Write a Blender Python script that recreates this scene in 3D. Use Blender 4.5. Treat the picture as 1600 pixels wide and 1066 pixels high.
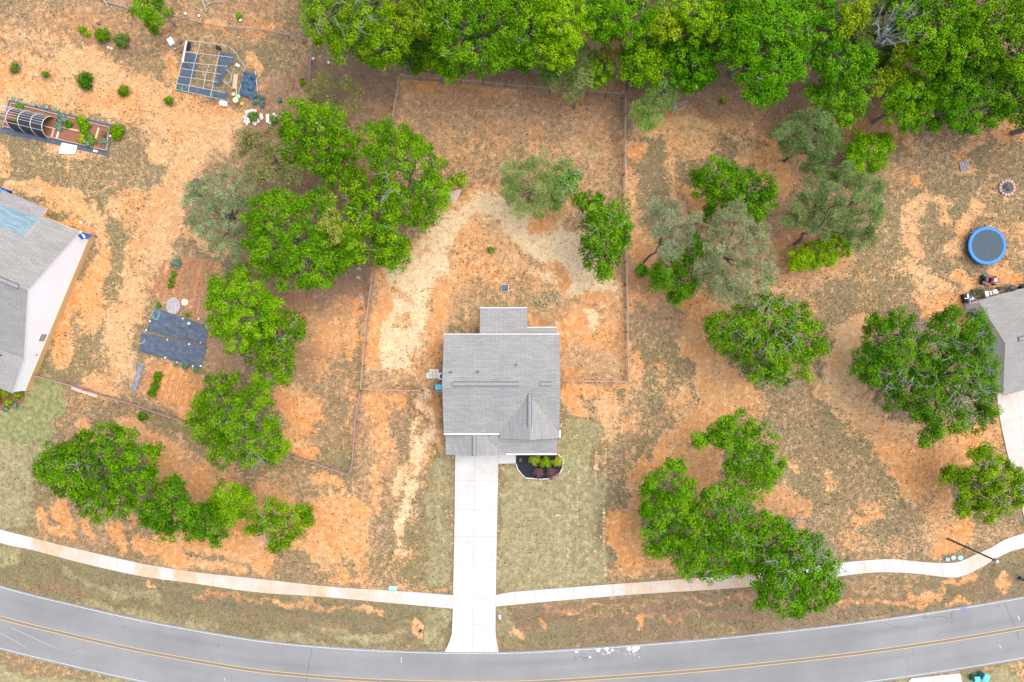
import bpy, math, random
import numpy as np
from mathutils import Vector
for o in list(bpy.data.objects): bpy.data.objects.remove(o)
SC = bpy.context.scene
COL = SC.collection
H = 79.0            # camera height in metres
S = 13.5            # survey scale: photo pixels per metre on the ground

# ---------------------------------------------------------------- camera, sky, sun, exposure
cam = bpy.data.cameras.new('camera'); cam.sensor_width = 36; cam.lens = 36*H/(1600/S)
cam.clip_end = 3000; cam.clip_start = 1
camo = bpy.data.objects.new('camera', cam); camo.location = (0, 0, H); COL.objects.link(camo); SC.camera = camo
SUN_EL, SUN_AZ = 66.0, 68.0      # degrees, azimuth clockwise from +Y
W = bpy.data.worlds.new('World'); SC.world = W; W.use_nodes = True
nt = W.node_tree; bg = nt.nodes['Background']
sky = nt.nodes.new('ShaderNodeTexSky'); sky.sky_type = 'NISHITA'; sky.sun_disc = False
sky.sun_elevation = math.radians(SUN_EL); sky.sun_rotation = math.radians(SUN_AZ)
sky.air_density = 1.0; sky.dust_density = 3.5; sky.ozone_density = 0.6
nt.links.new(sky.outputs[0], bg.inputs[0]); bg.inputs[1].default_value = 0.15
sl = bpy.data.lights.new('sun', 'SUN'); sl.energy = 1.5; sl.angle = math.radians(85); sl.color = (1.0, 0.945, 0.87)
so = bpy.data.objects.new('sun', sl); COL.objects.link(so)
so.rotation_euler = (math.radians(90-SUN_EL), 0, math.radians(180-SUN_AZ) + math.pi)
so.rotation_euler = Vector((-math.sin(math.radians(SUN_AZ))*math.cos(math.radians(SUN_EL)), -math.cos(math.radians(SUN_AZ))*math.cos(math.radians(SUN_EL)), -math.sin(math.radians(SUN_EL)))).to_track_quat('-Z', 'Y').to_euler()
SC.view_settings.view_transform = 'Standard'; SC.view_settings.look = 'None'
SC.view_settings.gamma = 1; SC.view_settings.exposure = 0.93

def P(px, py, z=0.0):
    """survey point -> world, for something standing z metres above the ground"""
    f = (H - z)/H/S
    return ((px-800)*f, (533-py)*f, z)
rng = np.random.default_rng(7)
random.seed(5)

# ---------------------------------------------------------------- materials
def newmat(name):
    m = bpy.data.materials.new(name); m.use_nodes = True
    n = m.node_tree.nodes; return m, n, m.node_tree.links, n['Principled BSDF']
def plain(name, col, rough=0.7, var=0.12, scale=6.0, bump=0.0, metallic=0.0, spec=0.3, dirt=None, dscale=1.2):
    m, n, l, b = newmat(name)
    geo = n.new('ShaderNodeNewGeometry')
    no = n.new('ShaderNodeTexNoise'); no.inputs['Scale'].default_value = scale; no.inputs['Detail'].default_value = 5
    l.new(geo.outputs['Position'], no.inputs['Vector'])
    r = n.new('ShaderNodeMapRange'); r.inputs['From Min'].default_value = .3; r.inputs['From Max'].default_value = .7
    r.inputs['To Min'].default_value = 1-var; r.inputs['To Max'].default_value = 1+var
    l.new(no.outputs['Fac'], r.inputs['Value'])
    mx = n.new('ShaderNodeVectorMath'); mx.operation = 'SCALE'; mx.inputs[0].default_value = col
    l.new(r.outputs[0], mx.inputs['Scale'])
    out = mx.outputs[0]
    if dirt:
        n2 = n.new('ShaderNodeTexNoise'); n2.inputs['Scale'].default_value = dscale; n2.inputs['Detail'].default_value = 6
        l.new(geo.outputs['Position'], n2.inputs['Vector'])
        r2 = n.new('ShaderNodeMapRange'); r2.inputs['From Min'].default_value = .5; r2.inputs['From Max'].default_value = .75
        r2.inputs['To Max'].default_value = .8
        l.new(n2.outputs['Fac'], r2.inputs['Value'])
        mm = n.new('ShaderNodeMix'); mm.data_type = 'RGBA'; l.new(r2.outputs[0], mm.inputs[0]); l.new(out, mm.inputs[6]); mm.inputs[7].default_value = (*dirt, 1)
        out = mm.outputs[2]
    l.new(out, b.inputs['Base Color'])
    b.inputs['Roughness'].default_value = rough; b.inputs['Metallic'].default_value = metallic
    b.inputs['Specular IOR Level'].default_value = spec
    if bump:
        bp = n.new('ShaderNodeBump'); bp.inputs['Strength'].default_value = bump; bp.inputs['Distance'].default_value = .05
        l.new(no.outputs['Fac'], bp.inputs['Height']); l.new(bp.outputs[0], b.inputs['Normal'])
    return m
M = {}
def mat(key, *a, **k):
    M[key] = plain(key, *a, **k); return M[key]

def attr_mat(name, rough=.65, transl=0.0, var=.0):
    m, n, l, b = newmat(name)
    a = n.new('ShaderNodeAttribute'); a.attribute_name = 'col'
    l.new(a.outputs['Color'], b.inputs['Base Color']); b.inputs['Roughness'].default_value = rough
    b.inputs['Specular IOR Level'].default_value = .03
    if transl:
        t = n.new('ShaderNodeBsdfTranslucent'); mx = n.new('ShaderNodeMixShader'); mx.inputs[0].default_value = transl
        sc = n.new('ShaderNodeVectorMath'); sc.operation = 'MULTIPLY'; sc.inputs[1].default_value = (1.15, 1.2, .6)
        l.new(a.outputs['Color'], sc.inputs[0]); l.new(sc.outputs[0], t.inputs['Color'])
        l.new(b.outputs[0], mx.inputs[1]); l.new(t.outputs[0], mx.inputs[2]); l.new(mx.outputs[0], n['Material Output'].inputs['Surface'])
    return m
M['leaf'] = attr_mat('leaf', .55, .32)
M['needle'] = attr_mat('needle', .7, .15)

# shingles, laid by uv: u along the eave, v up the slope (metres)
def shingle(name, c1, c2, mortar=(.15, .15, .145)):
    m, n, l, b = newmat(name)
    uv = n.new('ShaderNodeUVMap')
    br = n.new('ShaderNodeTexBrick'); l.new(uv.outputs[0], br.inputs['Vector'])
    br.inputs['Scale'].default_value = 1; br.inputs['Brick Width'].default_value = .95; br.inputs['Row Height'].default_value = .22
    br.inputs['Mortar Size'].default_value = .022; br.inputs['Mortar Smooth'].default_value = .8; br.inputs['Bias'].default_value = 0
    br.inputs['Color1'].default_value = (*c1, 1); br.inputs['Color2'].default_value = (*c2, 1); br.inputs['Mortar'].default_value = (*mortar, 1)
    no = n.new('ShaderNodeTexNoise'); no.inputs['Scale'].default_value = 5; no.inputs['Detail'].default_value = 8; no.inputs['Roughness'].default_value = .8
    l.new(uv.outputs[0], no.inputs['Vector'])
    n2 = n.new('ShaderNodeTexNoise'); n2.inputs['Scale'].default_value = .35; n2.inputs['Detail'].default_value = 4
    l.new(uv.outputs[0], n2.inputs['Vector'])
    r = n.new('ShaderNodeMapRange'); r.inputs['From Min'].default_value = .32; r.inputs['From Max'].default_value = .68; r.inputs['To Min'].default_value = .80; r.inputs['To Max'].default_value = 1.20
    l.new(no.outputs['Fac'], r.inputs['Value'])
    r2 = n.new('ShaderNodeMapRange'); r2.inputs['From Min'].default_value = .3; r2.inputs['From Max'].default_value = .7; r2.inputs['To Min'].default_value = .93; r2.inputs['To Max'].default_value = 1.07
    l.new(n2.outputs['Fac'], r2.inputs['Value'])
    mu = n.new('ShaderNodeMath'); mu.operation = 'MULTIPLY'; l.new(r.outputs[0], mu.inputs[0]); l.new(r2.outputs[0], mu.inputs[1])
    sc = n.new('ShaderNodeVectorMath'); sc.operation = 'SCALE'; l.new(br.outputs['Color'], sc.inputs[0]); l.new(mu.outputs[0], sc.inputs['Scale'])
    l.new(sc.outputs[0], b.inputs['Base Color']); b.inputs['Roughness'].default_value = .9
    bp = n.new('ShaderNodeBump'); bp.inputs['Strength'].default_value = .5; bp.inputs['Distance'].default_value = .02
    l.new(br.outputs['Fac'], bp.inputs['Height']); bp.invert = True; l.new(bp.outputs[0], b.inputs['Normal'])
    return m
M['shingle'] = shingle('grey_shingle', (.29, .287, .268), (.245, .243, .228))
M['shingle_warm'] = shingle('warm_grey_shingle', (.30, .288, .265), (.255, .246, .228))
M['shingle_blue'] = shingle('blue_grey_shingle', (.22, .31, .35), (.15, .23, .27), (.12, .18, .21))
def brick(name, c1, c2, mo):
    m, n, l, b = newmat(name)
    geo = n.new('ShaderNodeNewGeometry'); sp = n.new('ShaderNodeSeparateXYZ'); l.new(geo.outputs['Position'], sp.inputs[0])
    ad = n.new('ShaderNodeMath'); l.new(sp.outputs[0], ad.inputs[0]); l.new(sp.outputs[1], ad.inputs[1])
    cb = n.new('ShaderNodeCombineXYZ'); l.new(ad.outputs[0], cb.inputs[0]); l.new(sp.outputs[2], cb.inputs[1])
    br = n.new('ShaderNodeTexBrick'); l.new(cb.outputs[0], br.inputs['Vector']); br.inputs['Scale'].default_value = 1
    br.inputs['Brick Width'].default_value = .21; br.inputs['Row Height'].default_value = .075; br.inputs['Mortar Size'].default_value = .006
    br.inputs['Color1'].default_value = (*c1, 1); br.inputs['Color2'].default_value = (*c2, 1); br.inputs['Mortar'].default_value = (*mo, 1)
    l.new(br.outputs['Color'], b.inputs['Base Color']); b.inputs['Roughness'].default_value = .9
    return m
M['brick'] = brick('red_brick', (.23, .085, .06), (.16, .06, .05), (.35, .3, .27))
M['tan_brick'] = brick('tan_brick', (.58, .38, .16), (.5, .31, .13), (.55, .42, .26))
mat('white', (.74, .75, .75), .6, .03)
mat('siding', (.82, .86, .92), .6, .02)
mat('trim', (.72, .72, .72), .5, .04)
mat('glass', (.12, .2, .19), .15, .1, spec=.6)
mat('vent', (.13, .13, .14), .8, .15)
mat('dark', (.02, .022, .025), .6, .2)
mat('black_fabric', (.07, .092, .13), .65, .25, 5.0, bump=.3, dirt=(.13, .14, .17), dscale=2)
mat('blue_tarp', (.06, .11, .18), .5, .25, 4.0, bump=.5)
mat('wood_grey', (.38, .26, .185), .85, .25, 9)
mat('wood_brown', (.22, .12, .08), .85, .3, 9)
mat('wood_pale', (.52, .38, .25), .8, .2, 8)
mat('wire', (.16, .13, .12), .6, .2)
mat('pvc', (.6, .6, .58), .45, .05)
mat('pipe', (.45, .45, .44), .5, .15)
mat('grey_plastic', (.2, .22, .27), .5, .25, 5)
mat('shade_cloth', (.035, .035, .045), .8, .2, 20)
mat('soil_dark', (.24, .105, .06), .95, .35, 14, bump=.5)
mat('black_mulch', (.018, .022, .032), .95, .4, 25, bump=.8)
mat('bark', (.26, .225, .20), .9, .3, 8, bump=.5)
mat('pine_bark', (.16, .125, .11), .95, .3, 8, bump=.5)
mat('grey_twig', (.30, .29, .26), .85, .2, 8)
mat('dead_twig', (.52, .52, .50), .85, .2, 8)
mat('stone', (.62, .55, .45), .85, .2, 5)
mat('grey_stone', (.36, .34, .34), .85, .25, 5)
mat('pink_sand', (.62, .42, .36), .95, .18, 8)
mat('blue', (.02, .2, .72), .4, .1, 3)
mat('deep_blue', (.01, .04, .3), .4, .1, 3)
mat('jump_mat', (.035, .062, .088), .55, .12, 3)
mat('metal', (.45, .46, .47), .35, .1, metallic=.8)
mat('metal_dark', (.07, .075, .08), .4, .2)
mat('red', (.35, .045, .05), .4, .15)
mat('rubber', (.025, .025, .027), .75, .2)
mat('cyan', (.12, .50, .62), .45, .06)
mat('green_plastic', (.01, .17, .10), .45, .1)
mat('teal_plastic', (.03, .33, .33), .45, .1)
mat('mint', (.3, .62, .5), .6, .1)
mat('cream', (.66, .56, .36), .8, .1)
mat('pole', (.12, .125, .12), .6, .15)
mat('yellow', (.62, .4, .06), .6, .1)
mat('hose_green', (.2, .5, .4), .5, .05)
mat('ash', (.13, .13, .14), .95, .5, 12, bump=.6)
mat('edging', (.6, .6, .58), .8, .08)
mat('orange_dirt', (.55, .24, .09), .95, .15, 4)

def prop(o, label=None, cat=None, group=None, kind=None):
    if label: o['label'] = label
    if cat: o['category'] = cat
    if group: o['group'] = group
    if kind: o['kind'] = kind
    return o
def empty(name, loc, label=None, cat=None, group=None, rz=0):
    o = bpy.data.objects.new(name, None); COL.objects.link(o); o.location = loc; o.rotation_euler = (0, 0, rz)
    o.empty_display_size = .3
    return prop(o, label, cat, group)

class MB:
    """collects shapes (world coordinates) into one mesh"""
    def __init__(s): s.v = []; s.f = []; s.m = []; s.uv = {}
    def poly(s, pts, m=0, uvs=None):
        b = len(s.v); s.v += [tuple(p) for p in pts]; s.f.append(tuple(range(b, b+len(pts)))); s.m.append(m)
        if uvs: s.uv[len(s.f)-1] = uvs
        return s
    def box(s, c, d, rz=0, m=0, rx=0, ry=0):
        from mathutils import Euler
        R = Euler((rx, ry, rz)).to_matrix(); b = len(s.v)
        for z in (-1, 1):
            for x, y in ((-1, -1), (1, -1), (1, 1), (-1, 1)):
                s.v.append(tuple(Vector(c) + R @ Vector((x*d[0]/2, y*d[1]/2, z*d[2]/2))))
        for f in ((3, 2, 1, 0), (4, 5, 6, 7), (0, 1, 5, 4), (1, 2, 6, 5), (2, 3, 7, 6), (3, 0, 4, 7)):
            s.f.append(tuple(b+i for i in f)); s.m.append(m)
        return s
    def prism(s, pts, z0, z1, m=0, mside=None):
        n = len(pts); b = len(s.v); ms = m if mside is None else mside
        s.v += [(p[0], p[1], z0) for p in pts] + [(p[0], p[1], z1) for p in pts]
        s.f.append(tuple(b+n+i for i in range(n))); s.m.append(m)
        s.f.append(tuple(b+i for i in reversed(range(n)))); s.m.append(ms)
        for i in range(n):
            j = (i+1) % n; s.f.append((b+i, b+j, b+n+j, b+n+i)); s.m.append(ms)
        return s
    def tube(s, pts, rad, k=6, m=0, cap=True):
        pts = [Vector(p) for p in pts]; n = len(pts)
        if not hasattr(rad, '__len__'): rad = [rad]*n
        b = len(s.v); up = None
        for i, p in enumerate(pts):
            d = (pts[min(i+1, n-1)] - pts[max(i-1, 0)])
            if d.length < 1e-6: d = Vector((0, 0, 1))
            d.normalize()
            if up is None or abs(up.dot(d)) > .95: up = Vector((0, 0, 1)) if abs(d.z) < .8 else Vector((1, 0, 0))
            x = d.cross(up).normalized(); y = x.cross(d)
            for q in range(k):
                a = 2*math.pi*q/k; s.v.append(tuple(p + (x*math.cos(a) + y*math.sin(a))*rad[i]))
        for i in range(n-1):
            for q in range(k):
                r = (q+1) % k; s.f.append((b+i*k+q, b+i*k+r, b+(i+1)*k+r, b+(i+1)*k+q)); s.m.append(m)
        if cap:
            s.f.append(tuple(b+q for q in reversed(range(k)))); s.m.append(m)
            s.f.append(tuple(b+(n-1)*k+q for q in range(k))); s.m.append(m)
        return s
    def cyl(s, c, r, h, k=16, m=0, r2=None):
        return s.tube([(c[0], c[1], c[2]), (c[0], c[1], c[2]+h)], [r, r if r2 is None else r2], k, m)
    def lump(s, c, r, sx=1, sy=1, sz=.6, m=0, k=8, rings=5, jit=.15):
        b = len(s.v); R = random.random()*6
        for i in range(rings+1):
            th = math.pi*i/rings
            for q in range(k):
                a = 2*math.pi*q/k + R; rr = r*(1+random.uniform(-jit, jit))
                s.v.append((c[0]+rr*sx*math.sin(th)*math.cos(a), c[1]+rr*sy*math.sin(th)*math.sin(a), c[2]+rr*sz*math.cos(th)))
        for i in range(rings):
            for q in range(k):
                r_ = (q+1) % k; s.f.append((b+i*k+q, b+(i+1)*k+q, b+(i+1)*k+r_, b+i*k+r_)); s.m.append(m)
        return s
    def build(s, name, mats, parent=None, smooth=False):
        me = bpy.data.meshes.new(name); v = s.v
        if parent is not None:
            from mathutils import Matrix
            root = parent
            while root.parent: root = root.parent
            inv = (Matrix.Translation(root.location) @ root.rotation_euler.to_matrix().to_4x4()).inverted()
            v = [tuple(inv @ Vector(p)) for p in s.v]
        me.from_pydata(v, [], s.f)
        if not isinstance(mats, (list, tuple)): mats = [mats]
        for m in mats: me.materials.append(m)
        me.polygons.foreach_set('material_index', s.m)
        if smooth: me.polygons.foreach_set('use_smooth', [True]*len(s.f))
        if s.uv:
            u = me.uv_layers.new(name='UVMap')
            for fi, uvs in s.uv.items():
                for li, c in zip(me.polygons[fi].loop_indices, uvs): u.data[li].uv = c
        me.validate(); me.update()
        o = bpy.data.objects.new(name, me); COL.objects.link(o)
        if parent is not None: o.parent = parent
        return o
def thing_mesh(name, mb, mats, label, cat, group=None, kind=None, smooth=False, origin=None):
    """a one-mesh thing with its origin at its own base"""
    if origin is None:
        a = np.array(mb.v); origin = ((a[:, 0].min()+a[:, 0].max())/2, (a[:, 1].min()+a[:, 1].max())/2, a[:, 2].min())
    mb.v = [(p[0]-origin[0], p[1]-origin[1], p[2]-origin[2]) for p in mb.v]
    o = mb.build(name, mats, None, smooth); o.location = origin
    return prop(o, label, cat, group, kind)

# ---------------------------------------------------------------- value noise for numpy
def vnoise(x, y, seed):
    r = np.random.default_rng(seed).random((256, 256))
    xi = np.floor(x).astype(int); yi = np.floor(y).astype(int); fx = x-xi; fy = y-yi
    fx = fx*fx*(3-2*fx); fy = fy*fy*(3-2*fy)
    g = lambda a, b: r[a % 256, b % 256]
    return (g(xi, yi)*(1-fx)*(1-fy)+g(xi+1, yi)*fx*(1-fy)+g(xi, yi+1)*(1-fx)*fy+g(xi+1, yi+1)*fx*fy)*2-1
def fbm(x, y, seed, o=4):
    t = 0; a = 1
    for i in range(o): t = t + a*vnoise(x*2**i, y*2**i, seed+i); a *= .55
    return t
# ---------------------------------------------------------------- ground: one sheet to the horizon, cover painted by survey
#            grass straw litter lawn  orange soil
CL = {'or': (.06, 0, 0, .1, .85), 'pe': (.07, 0, 0, .1, .12), 'mi': (.13, 0, .22, .1, .5), 'dk': (.0, 0, 0, 0, 1.35), 'sp': (.34, 0, .28, .15, .5), 'sq': (.46, 0, .48, .15, .2),
      'gr': (.68, 0, .42, .15, .3), 'dg': (.84, 0, .1, .4, .4), 'lw': (.99, .10, 0, .66, .3), 'gl': (1.0, 0, 0, 1.05, .3), 'st': (.12, .95, 0, .2, .4),
      'ss': (.28, .5, .05, .2, .5), 'br': (.12, 0, .85, .1, .5), 'bb': (.05, 0, 1.1, .0, .6), 'bo': (.08, 0, .52, .1, .85), 'ga': (.02, 0, .62, 0, 1.25), 'gb': (.5, 0, .55, .15, .4),
      've': (.92, 0, .55, .42, .4), 'vb': (.6, 0, .8, .25, .4)}
# ('class', strength, width or 0 for a filled outline, softness, [points])
G = [
 # ---- top left
 ('gr', .9, 0, 25, [(-60,-60),(500,-60),(500,60),(420,110),(260,90),(150,60),(-60,90)]),
 ('gb', .8, 0, 25, [(-60,-60),(60,-60),(150,20),(260,30),(420,20),(440,60),(300,60),(180,50),(60,60),(-60,40)]),
 ('bo', .8, 60, 25, [(120,40),(200,30),(260,60)]),('or', .8, 26, 10, [(88,22),(96,30)]),('or', .7, 20, 8, [(58,6),(70,10)]),('or',.7,22,10,[(150,30),(168,36)]),('or',.8,14,8,[(205,58),(225,62)]),
 ('dk', .7, 12, 6, [(330,35),(352,40)]),
 ('dg', .7, 22, 12, [(30,38),(85,52),(100,50)]),
 ('pe', .95, 0, 14, [(-60,80),(60,82),(110,70),(160,82),(200,105),(240,130),(300,150),(350,190),(300,250),(210,190),(130,180),(60,160),(-60,165)]),
 ('pe', .9, 26, 12, [(-10,48),(30,50),(60,62),(90,68)]),('sq', .85, 22, 12, [(-20,72),(50,72),(90,80)]),
 ('sp', .85, 40, 14, [(-20,95),(30,100),(40,112)]), ('sp', .8, 26, 14, [(70,108),(92,128)]), ('or', .8, 34, 16, [(10,120),(60,135)]),('or', .8, 40, 16, [(150,150),(190,160)]),('or',.6,26,12,[(40,120),(64,128)]),
 ('sq', .85, 26, 12, [(195,98),(240,112)]),('sp', .7, 40, 14, [(280,160),(310,170)]),('sp',.75,26,14,[(115,165),(140,176)]),
 ('sp', .7, 34, 14, [(215,180),(240,190),(232,210)]),
 ('sq', .8, 30, 12, [(300,215),(330,250),(300,265)]),('sp',.7,26,10,[(262,200),(285,220)]),('gb',.6,34,14,[(320,150),(335,175)]),
 ('gr', .95, 0, 18, [(-60,210),(25,205),(80,230),(160,250),(215,215),(250,250),(230,290),(210,380),(170,450),(130,440),(165,340),(130,290),(70,285),(-60,280)]),
 ('pe', .85, 26, 12, [(-20,235),(15,248)]),('pe', .8, 26, 12, [(88,228),(130,232)]),('pe',.75,16,8,[(-20,262),(5,268)]),('pe',.7,16,8,[(85,262),(105,262)]),
 ('dg', .5, 60, 30, [(40,265),(100,270),(150,300),(175,345)]),
 ('gr', .9, 0, 16, [(370,50),(480,55),(490,150),(440,150),(395,130),(370,100)]),('bo',.6,40,20,[(400,40),(440,20)]),
 ('or', .85, 20, 8, [(393,90),(402,108)]),('or',.6,22,10,[(404,142),(440,150),(430,165)]),('dk',.7,12,5,[(412,50),(424,46)]),('dk',.7,10,5,[(486,60),(494,66)]),
 ('bo', .6, 30, 14, [(440,125),(460,125)]),('or',.7,18,10,[(270,60),(275,95),(268,125)]),('bo',.6,10,5,[(268,70),(262,140)]),
 ('or', .75, 24, 10, [(345,175),(375,185)]),('pe',.8,26,14,[(280,190),(350,215)]),
 # ---- the bare track running down the left
 ('pe', .95, 46, 16, [(350,200),(305,235),(285,275),(262,320),(235,360),(222,400),(205,440),(195,480)]),
 ('or', .7, 20, 12, [(262,300),(240,330),(225,370),(215,410)]),
 ('pe', .85, 40, 18, [(195,470),(175,520),(180,560),(165,600)]),('pe',.8,26,12,[(240,235),(262,240)]),
 ('sp', .8, 44, 16, [(200,320),(200,370)]),('pe', .8, 26, 10, [(180,325),(190,350)]),('or',.55,22,10,[(212,320),(230,310)]),
 ('pe', .95, 24, 8, [(12,295),(60,298),(108,312),(140,330),(156,350),(165,378)]),('sp',.6,20,8,[(90,335),(125,345)]),
 ('or', .8, 18, 8, [(66,325),(100,345),(135,362)]),('dg', .8, 12, 6, [(84,331),(100,336)]),
 ('dg', .75, 34, 14, [(182,360),(178,420),(165,480),(150,530),(155,570)]),
 ('or', 1, 0, 10, [(155,375),(150,395),(108,500),(78,560),(62,590),(120,560),(140,500),(165,430),(172,385)]),
 ('dk', .9, 18, 8, [(122,450),(98,505),(84,548)]),('gb', .5, 20, 12, [(140,400),(135,430)]),('dk',.8,14,6,[(85,535),(95,540)]),
 ('gr', .85, 24, 12, [(124,495),(118,525),(85,570),(72,585)]),('or', .6, 30, 12, [(150,430),(138,500)]),
 ('pe', .8, 30, 12, [(118,545),(100,560)]),('pe',.8,36,14,[(175,490),(185,540),(195,575)]),
 ('dg', .7, 26, 12, [(68,580),(95,590)]),('dg',.7,26,10,[(130,540),(128,570)]),('sq',.7,30,12,[(150,560),(195,605)]),('sq',.6,24,10,[(205,400),(240,430),(225,470)]),
 ('sp', .7, 26, 12, [(260,430),(235,450)]),
 ('pe', .85, 26, 12, [(140,600),(165,625)]),('or', .9, 34, 10, [(128,615),(150,650)]),
 # ---- garden rows and the plot round the fabric
 ('ga', .8, 0, 10, [(255,400),(340,405),(345,470),(320,500),(262,478),(238,470)]),('br', .5, 12, 4, [(300,415),(285,440),(290,465)]),('br',.5,9,4,[(320,410),(315,470)]),('bo',.5,8,4,[(262,405),(255,460)]),
 ('pe', .8, 26, 12, [(300,370),(340,385)]),('gb', .7, 26, 12, [(272,360),(285,392)]),('pe',.9,30,12,[(270,345),(255,400)]),
 ('ga', .75, 0, 10, [(225,570),(240,562),(330,590),(330,640),(290,665),(240,630),(212,610)]),('or', .8, 46, 14, [(265,600),(300,640)]),
 ('ga', .9, 14, 6, [(238,570),(222,610)]),
 ('br', .75, 50, 20, [(335,510),(350,560)]),('br',.7,40,18,[(400,480),(450,520)]),
 # ---- left yard
 ('gl', 1, 0, 14, [(-60,620),(45,615),(58,590),(98,600),(100,640),(85,680),(70,700),(-60,700)]),
 ('lw', 1, 0, 16, [(-60,690),(75,690),(60,740),(55,830),(-60,830)]),
 ('gr', .8, 0, 14, [(95,612),(300,668),(300,690),(230,700),(120,640)]),('gb', .7, 24, 10, [(115,605),(120,660),(100,690)]),
 ('dg', .9, 12, 5, [(215,645),(285,668)]),('gb', .8, 34, 14, [(155,640),(150,670),(200,650)]),('or', .8, 24, 10, [(125,660),(130,690)]),
 ('or', .9, 26, 12, [(195,665),(240,690),(290,710)]),('gb',.7,30,12,[(265,680),(310,700),(300,730)]),
 ('or', 1, 0, 14, [(230,700),(300,720),(370,760),(440,760),(480,780),(520,800),(520,860),(300,870),(250,850)]),
 ('bo', .7, 60, 24, [(300,740),(420,790),(360,840)]),
 ('gb', .9, 0, 12, [(50,800),(230,850),(330,870),(420,880),(560,900),(560,925),(300,895),(140,862),(50,842)]),
 ('gb', .8, 60, 20, [(80,800),(130,825),(200,830)]),
 ('or', .9, 18, 7, [(90,800),(100,820)]),('or', .85, 14, 6, [(62,798),(66,815)]),('dk', .7, 22, 8, [(180,832),(190,852)]),('or',.8,14,6,[(128,815),(135,830)]),('dk',.6,10,5,[(200,812),(206,818)]),('or',.8,12,6,[(70,833),(110,838)]),
 ('or', .9, 26, 8, [(225,850),(280,862)]),('or', .85, 16, 6, [(250,870),(320,885),(370,890)]),('or', .9, 60, 16, [(380,845),(470,820),(510,850)]),('or',.8,24,9,[(400,880),(420,870)]),
 # ---- plot between the left trees and the back fence
 ('br', .95, 0, 22, [(380,150),(490,90),(620,105),(608,215),(585,412),(570,500),(480,470),(380,440),(380,300)]),
 ('gb', .8, 60, 30, [(560,170),(585,240)]),('sq', .5, 30, 20, [(470,80),(480,150)]),
 ('bb', .5, 60, 25, [(590,130),(500,120)]),('bb', .55, 60, 30, [(540,420),(555,470)]),
 ('bo', .8, 50, 20, [(420,460),(500,500),(540,480)]),('bo',.7,40,20,[(440,500),(480,540)]),
 ('gb', .8, 0, 18, [(450,530),(560,500),(562,600),(548,725),(450,700),(440,600),(400,560)]),
 ('or', .95, 12, 5, [(566,470),(553,510),(560,540)]),
 ('bo', .6, 60, 20, [(500,540),(470,600)]),('mi', .6, 60, 24, [(470,510),(520,520)]),
 ('or', .95, 50, 16, [(445,620),(480,650),(460,690)]),('or', .8, 16, 6, [(500,570),(505,580)]),('or',.6,10,5,[(548,540),(540,570)]),
 ('pe', .7, 26, 12, [(480,640),(500,630)]),('gr', .8, 34, 12, [(480,690),(520,680),(500,715)]),('dg', .8, 18, 7, [(510,715),(535,722)]),('gr',.6,30,12,[(530,600),(535,660)]),
 ('or',.8,8,3,[(556,615),(550,700)]),('or', .8, 16, 6, [(460,700),(490,715)]),
 # ---- strip left of the drive
 ('sp', .9, 0, 14, [(565,610),(690,612),(690,700),(700,930),(560,920),(540,800),(552,740)]),
 ('or', .95, 36, 10, [(575,640),(600,625),(620,635)]),('or', .8, 30, 12, [(590,660),(605,700),(590,740)]),
 ('gb', .8, 20, 8, [(565,640),(568,700),(560,800)]),('gb', .85, 26, 10, [(620,650),(625,720),(610,800),(600,860)]),('gb',.6,14,6,[(606,640),(600,690)]),
 ('gb', .8, 22, 10, [(640,625),(650,660),(620,690)]),
 ('or', .95, 50, 14, [(490,790),(540,800),(560,860)]),('or', .9, 30, 12, [(500,860),(530,900)]),('gb', .7, 14, 7, [(505,870),(525,890),(515,905)]),
 ('or', .7, 14, 6, [(575,870),(555,905)]),('gb', .7, 12, 6, [(585,800),(570,900)]),
 ('gb', .8, 40, 14, [(430,740),(480,770),(500,760)]),('or', .8, 18, 8, [(500,750),(530,760)]),
 ('sq', .8, 44, 14, [(665,720),(680,780),(670,900)]),('dg', .85, 34, 14, [(690,700),(685,760)]),('mi',.6,30,16,[(675,760),(685,800)]),
 ('dg', .95, 40, 16, [(660,850),(675,900),(690,860)]),('lw',.8,26,10,[(640,890),(690,900)]),('gr',.6,30,14,[(650,790),(655,830)]),
 ('st', .95, 20, 8, [(665,612),(658,640),(672,645)]),('st', .85, 14, 6, [(645,655),(640,680),(650,700),(645,730)]),('st', .9, 18, 8, [(675,670),(665,695),(650,705)]),
 ('st', .9, 14, 6, [(632,735),(625,765),(620,770)]),('st', .85, 12, 6, [(645,745),(640,790),(625,830),(622,860)]),('st',.8,14,7,[(645,780),(632,815)]),('st', .6, 14, 7, [(690,750),(685,765)]),('ss',.6,14,6,[(622,865),(620,885)]),
 # ---- fenced back yard
 ('sq', 1, 0, 8, [(624,120),(978,148),(983,595),(565,606),(585,412),(608,215)]),
 ('bo', .8, 26, 14, [(630,135),(720,140),(860,152),(970,155)]),('or', .85, 12, 6, [(630,126),(700,131),(760,135)]),('or', .8, 20, 8, [(775,142),(800,148)]),('dk',.5,14,6,[(655,135),(665,137)]),
 ('bo', .7, 50, 20, [(680,155),(740,150)]),('sp', .6, 50, 20, [(700,200),(740,190)]),('bo',.8,50,18,[(880,165),(960,165)]),
 ('or', .85, 16, 7, [(770,225),(772,238)]),('or', .75, 14, 7, [(830,215),(836,228)]),('mi', .6, 30, 12, [(935,200),(955,240)]),('mi',.6,16,8,[(735,213),(745,220)]),
 ('br', .5, 20, 10, [(970,160),(970,250)]),
 ('gr', .5, 100, 50, [(700,230),(820,210),(900,230)]),
 ('mi', .8, 22, 10, [(700,330),(740,300),(770,295)]),('br',.5,24,10,[(690,340),(680,370)]),
 ('bo', .8, 34, 14, [(850,345),(880,320),(905,300)]),('or',.8,26,10,[(838,350),(855,358)]),
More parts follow.
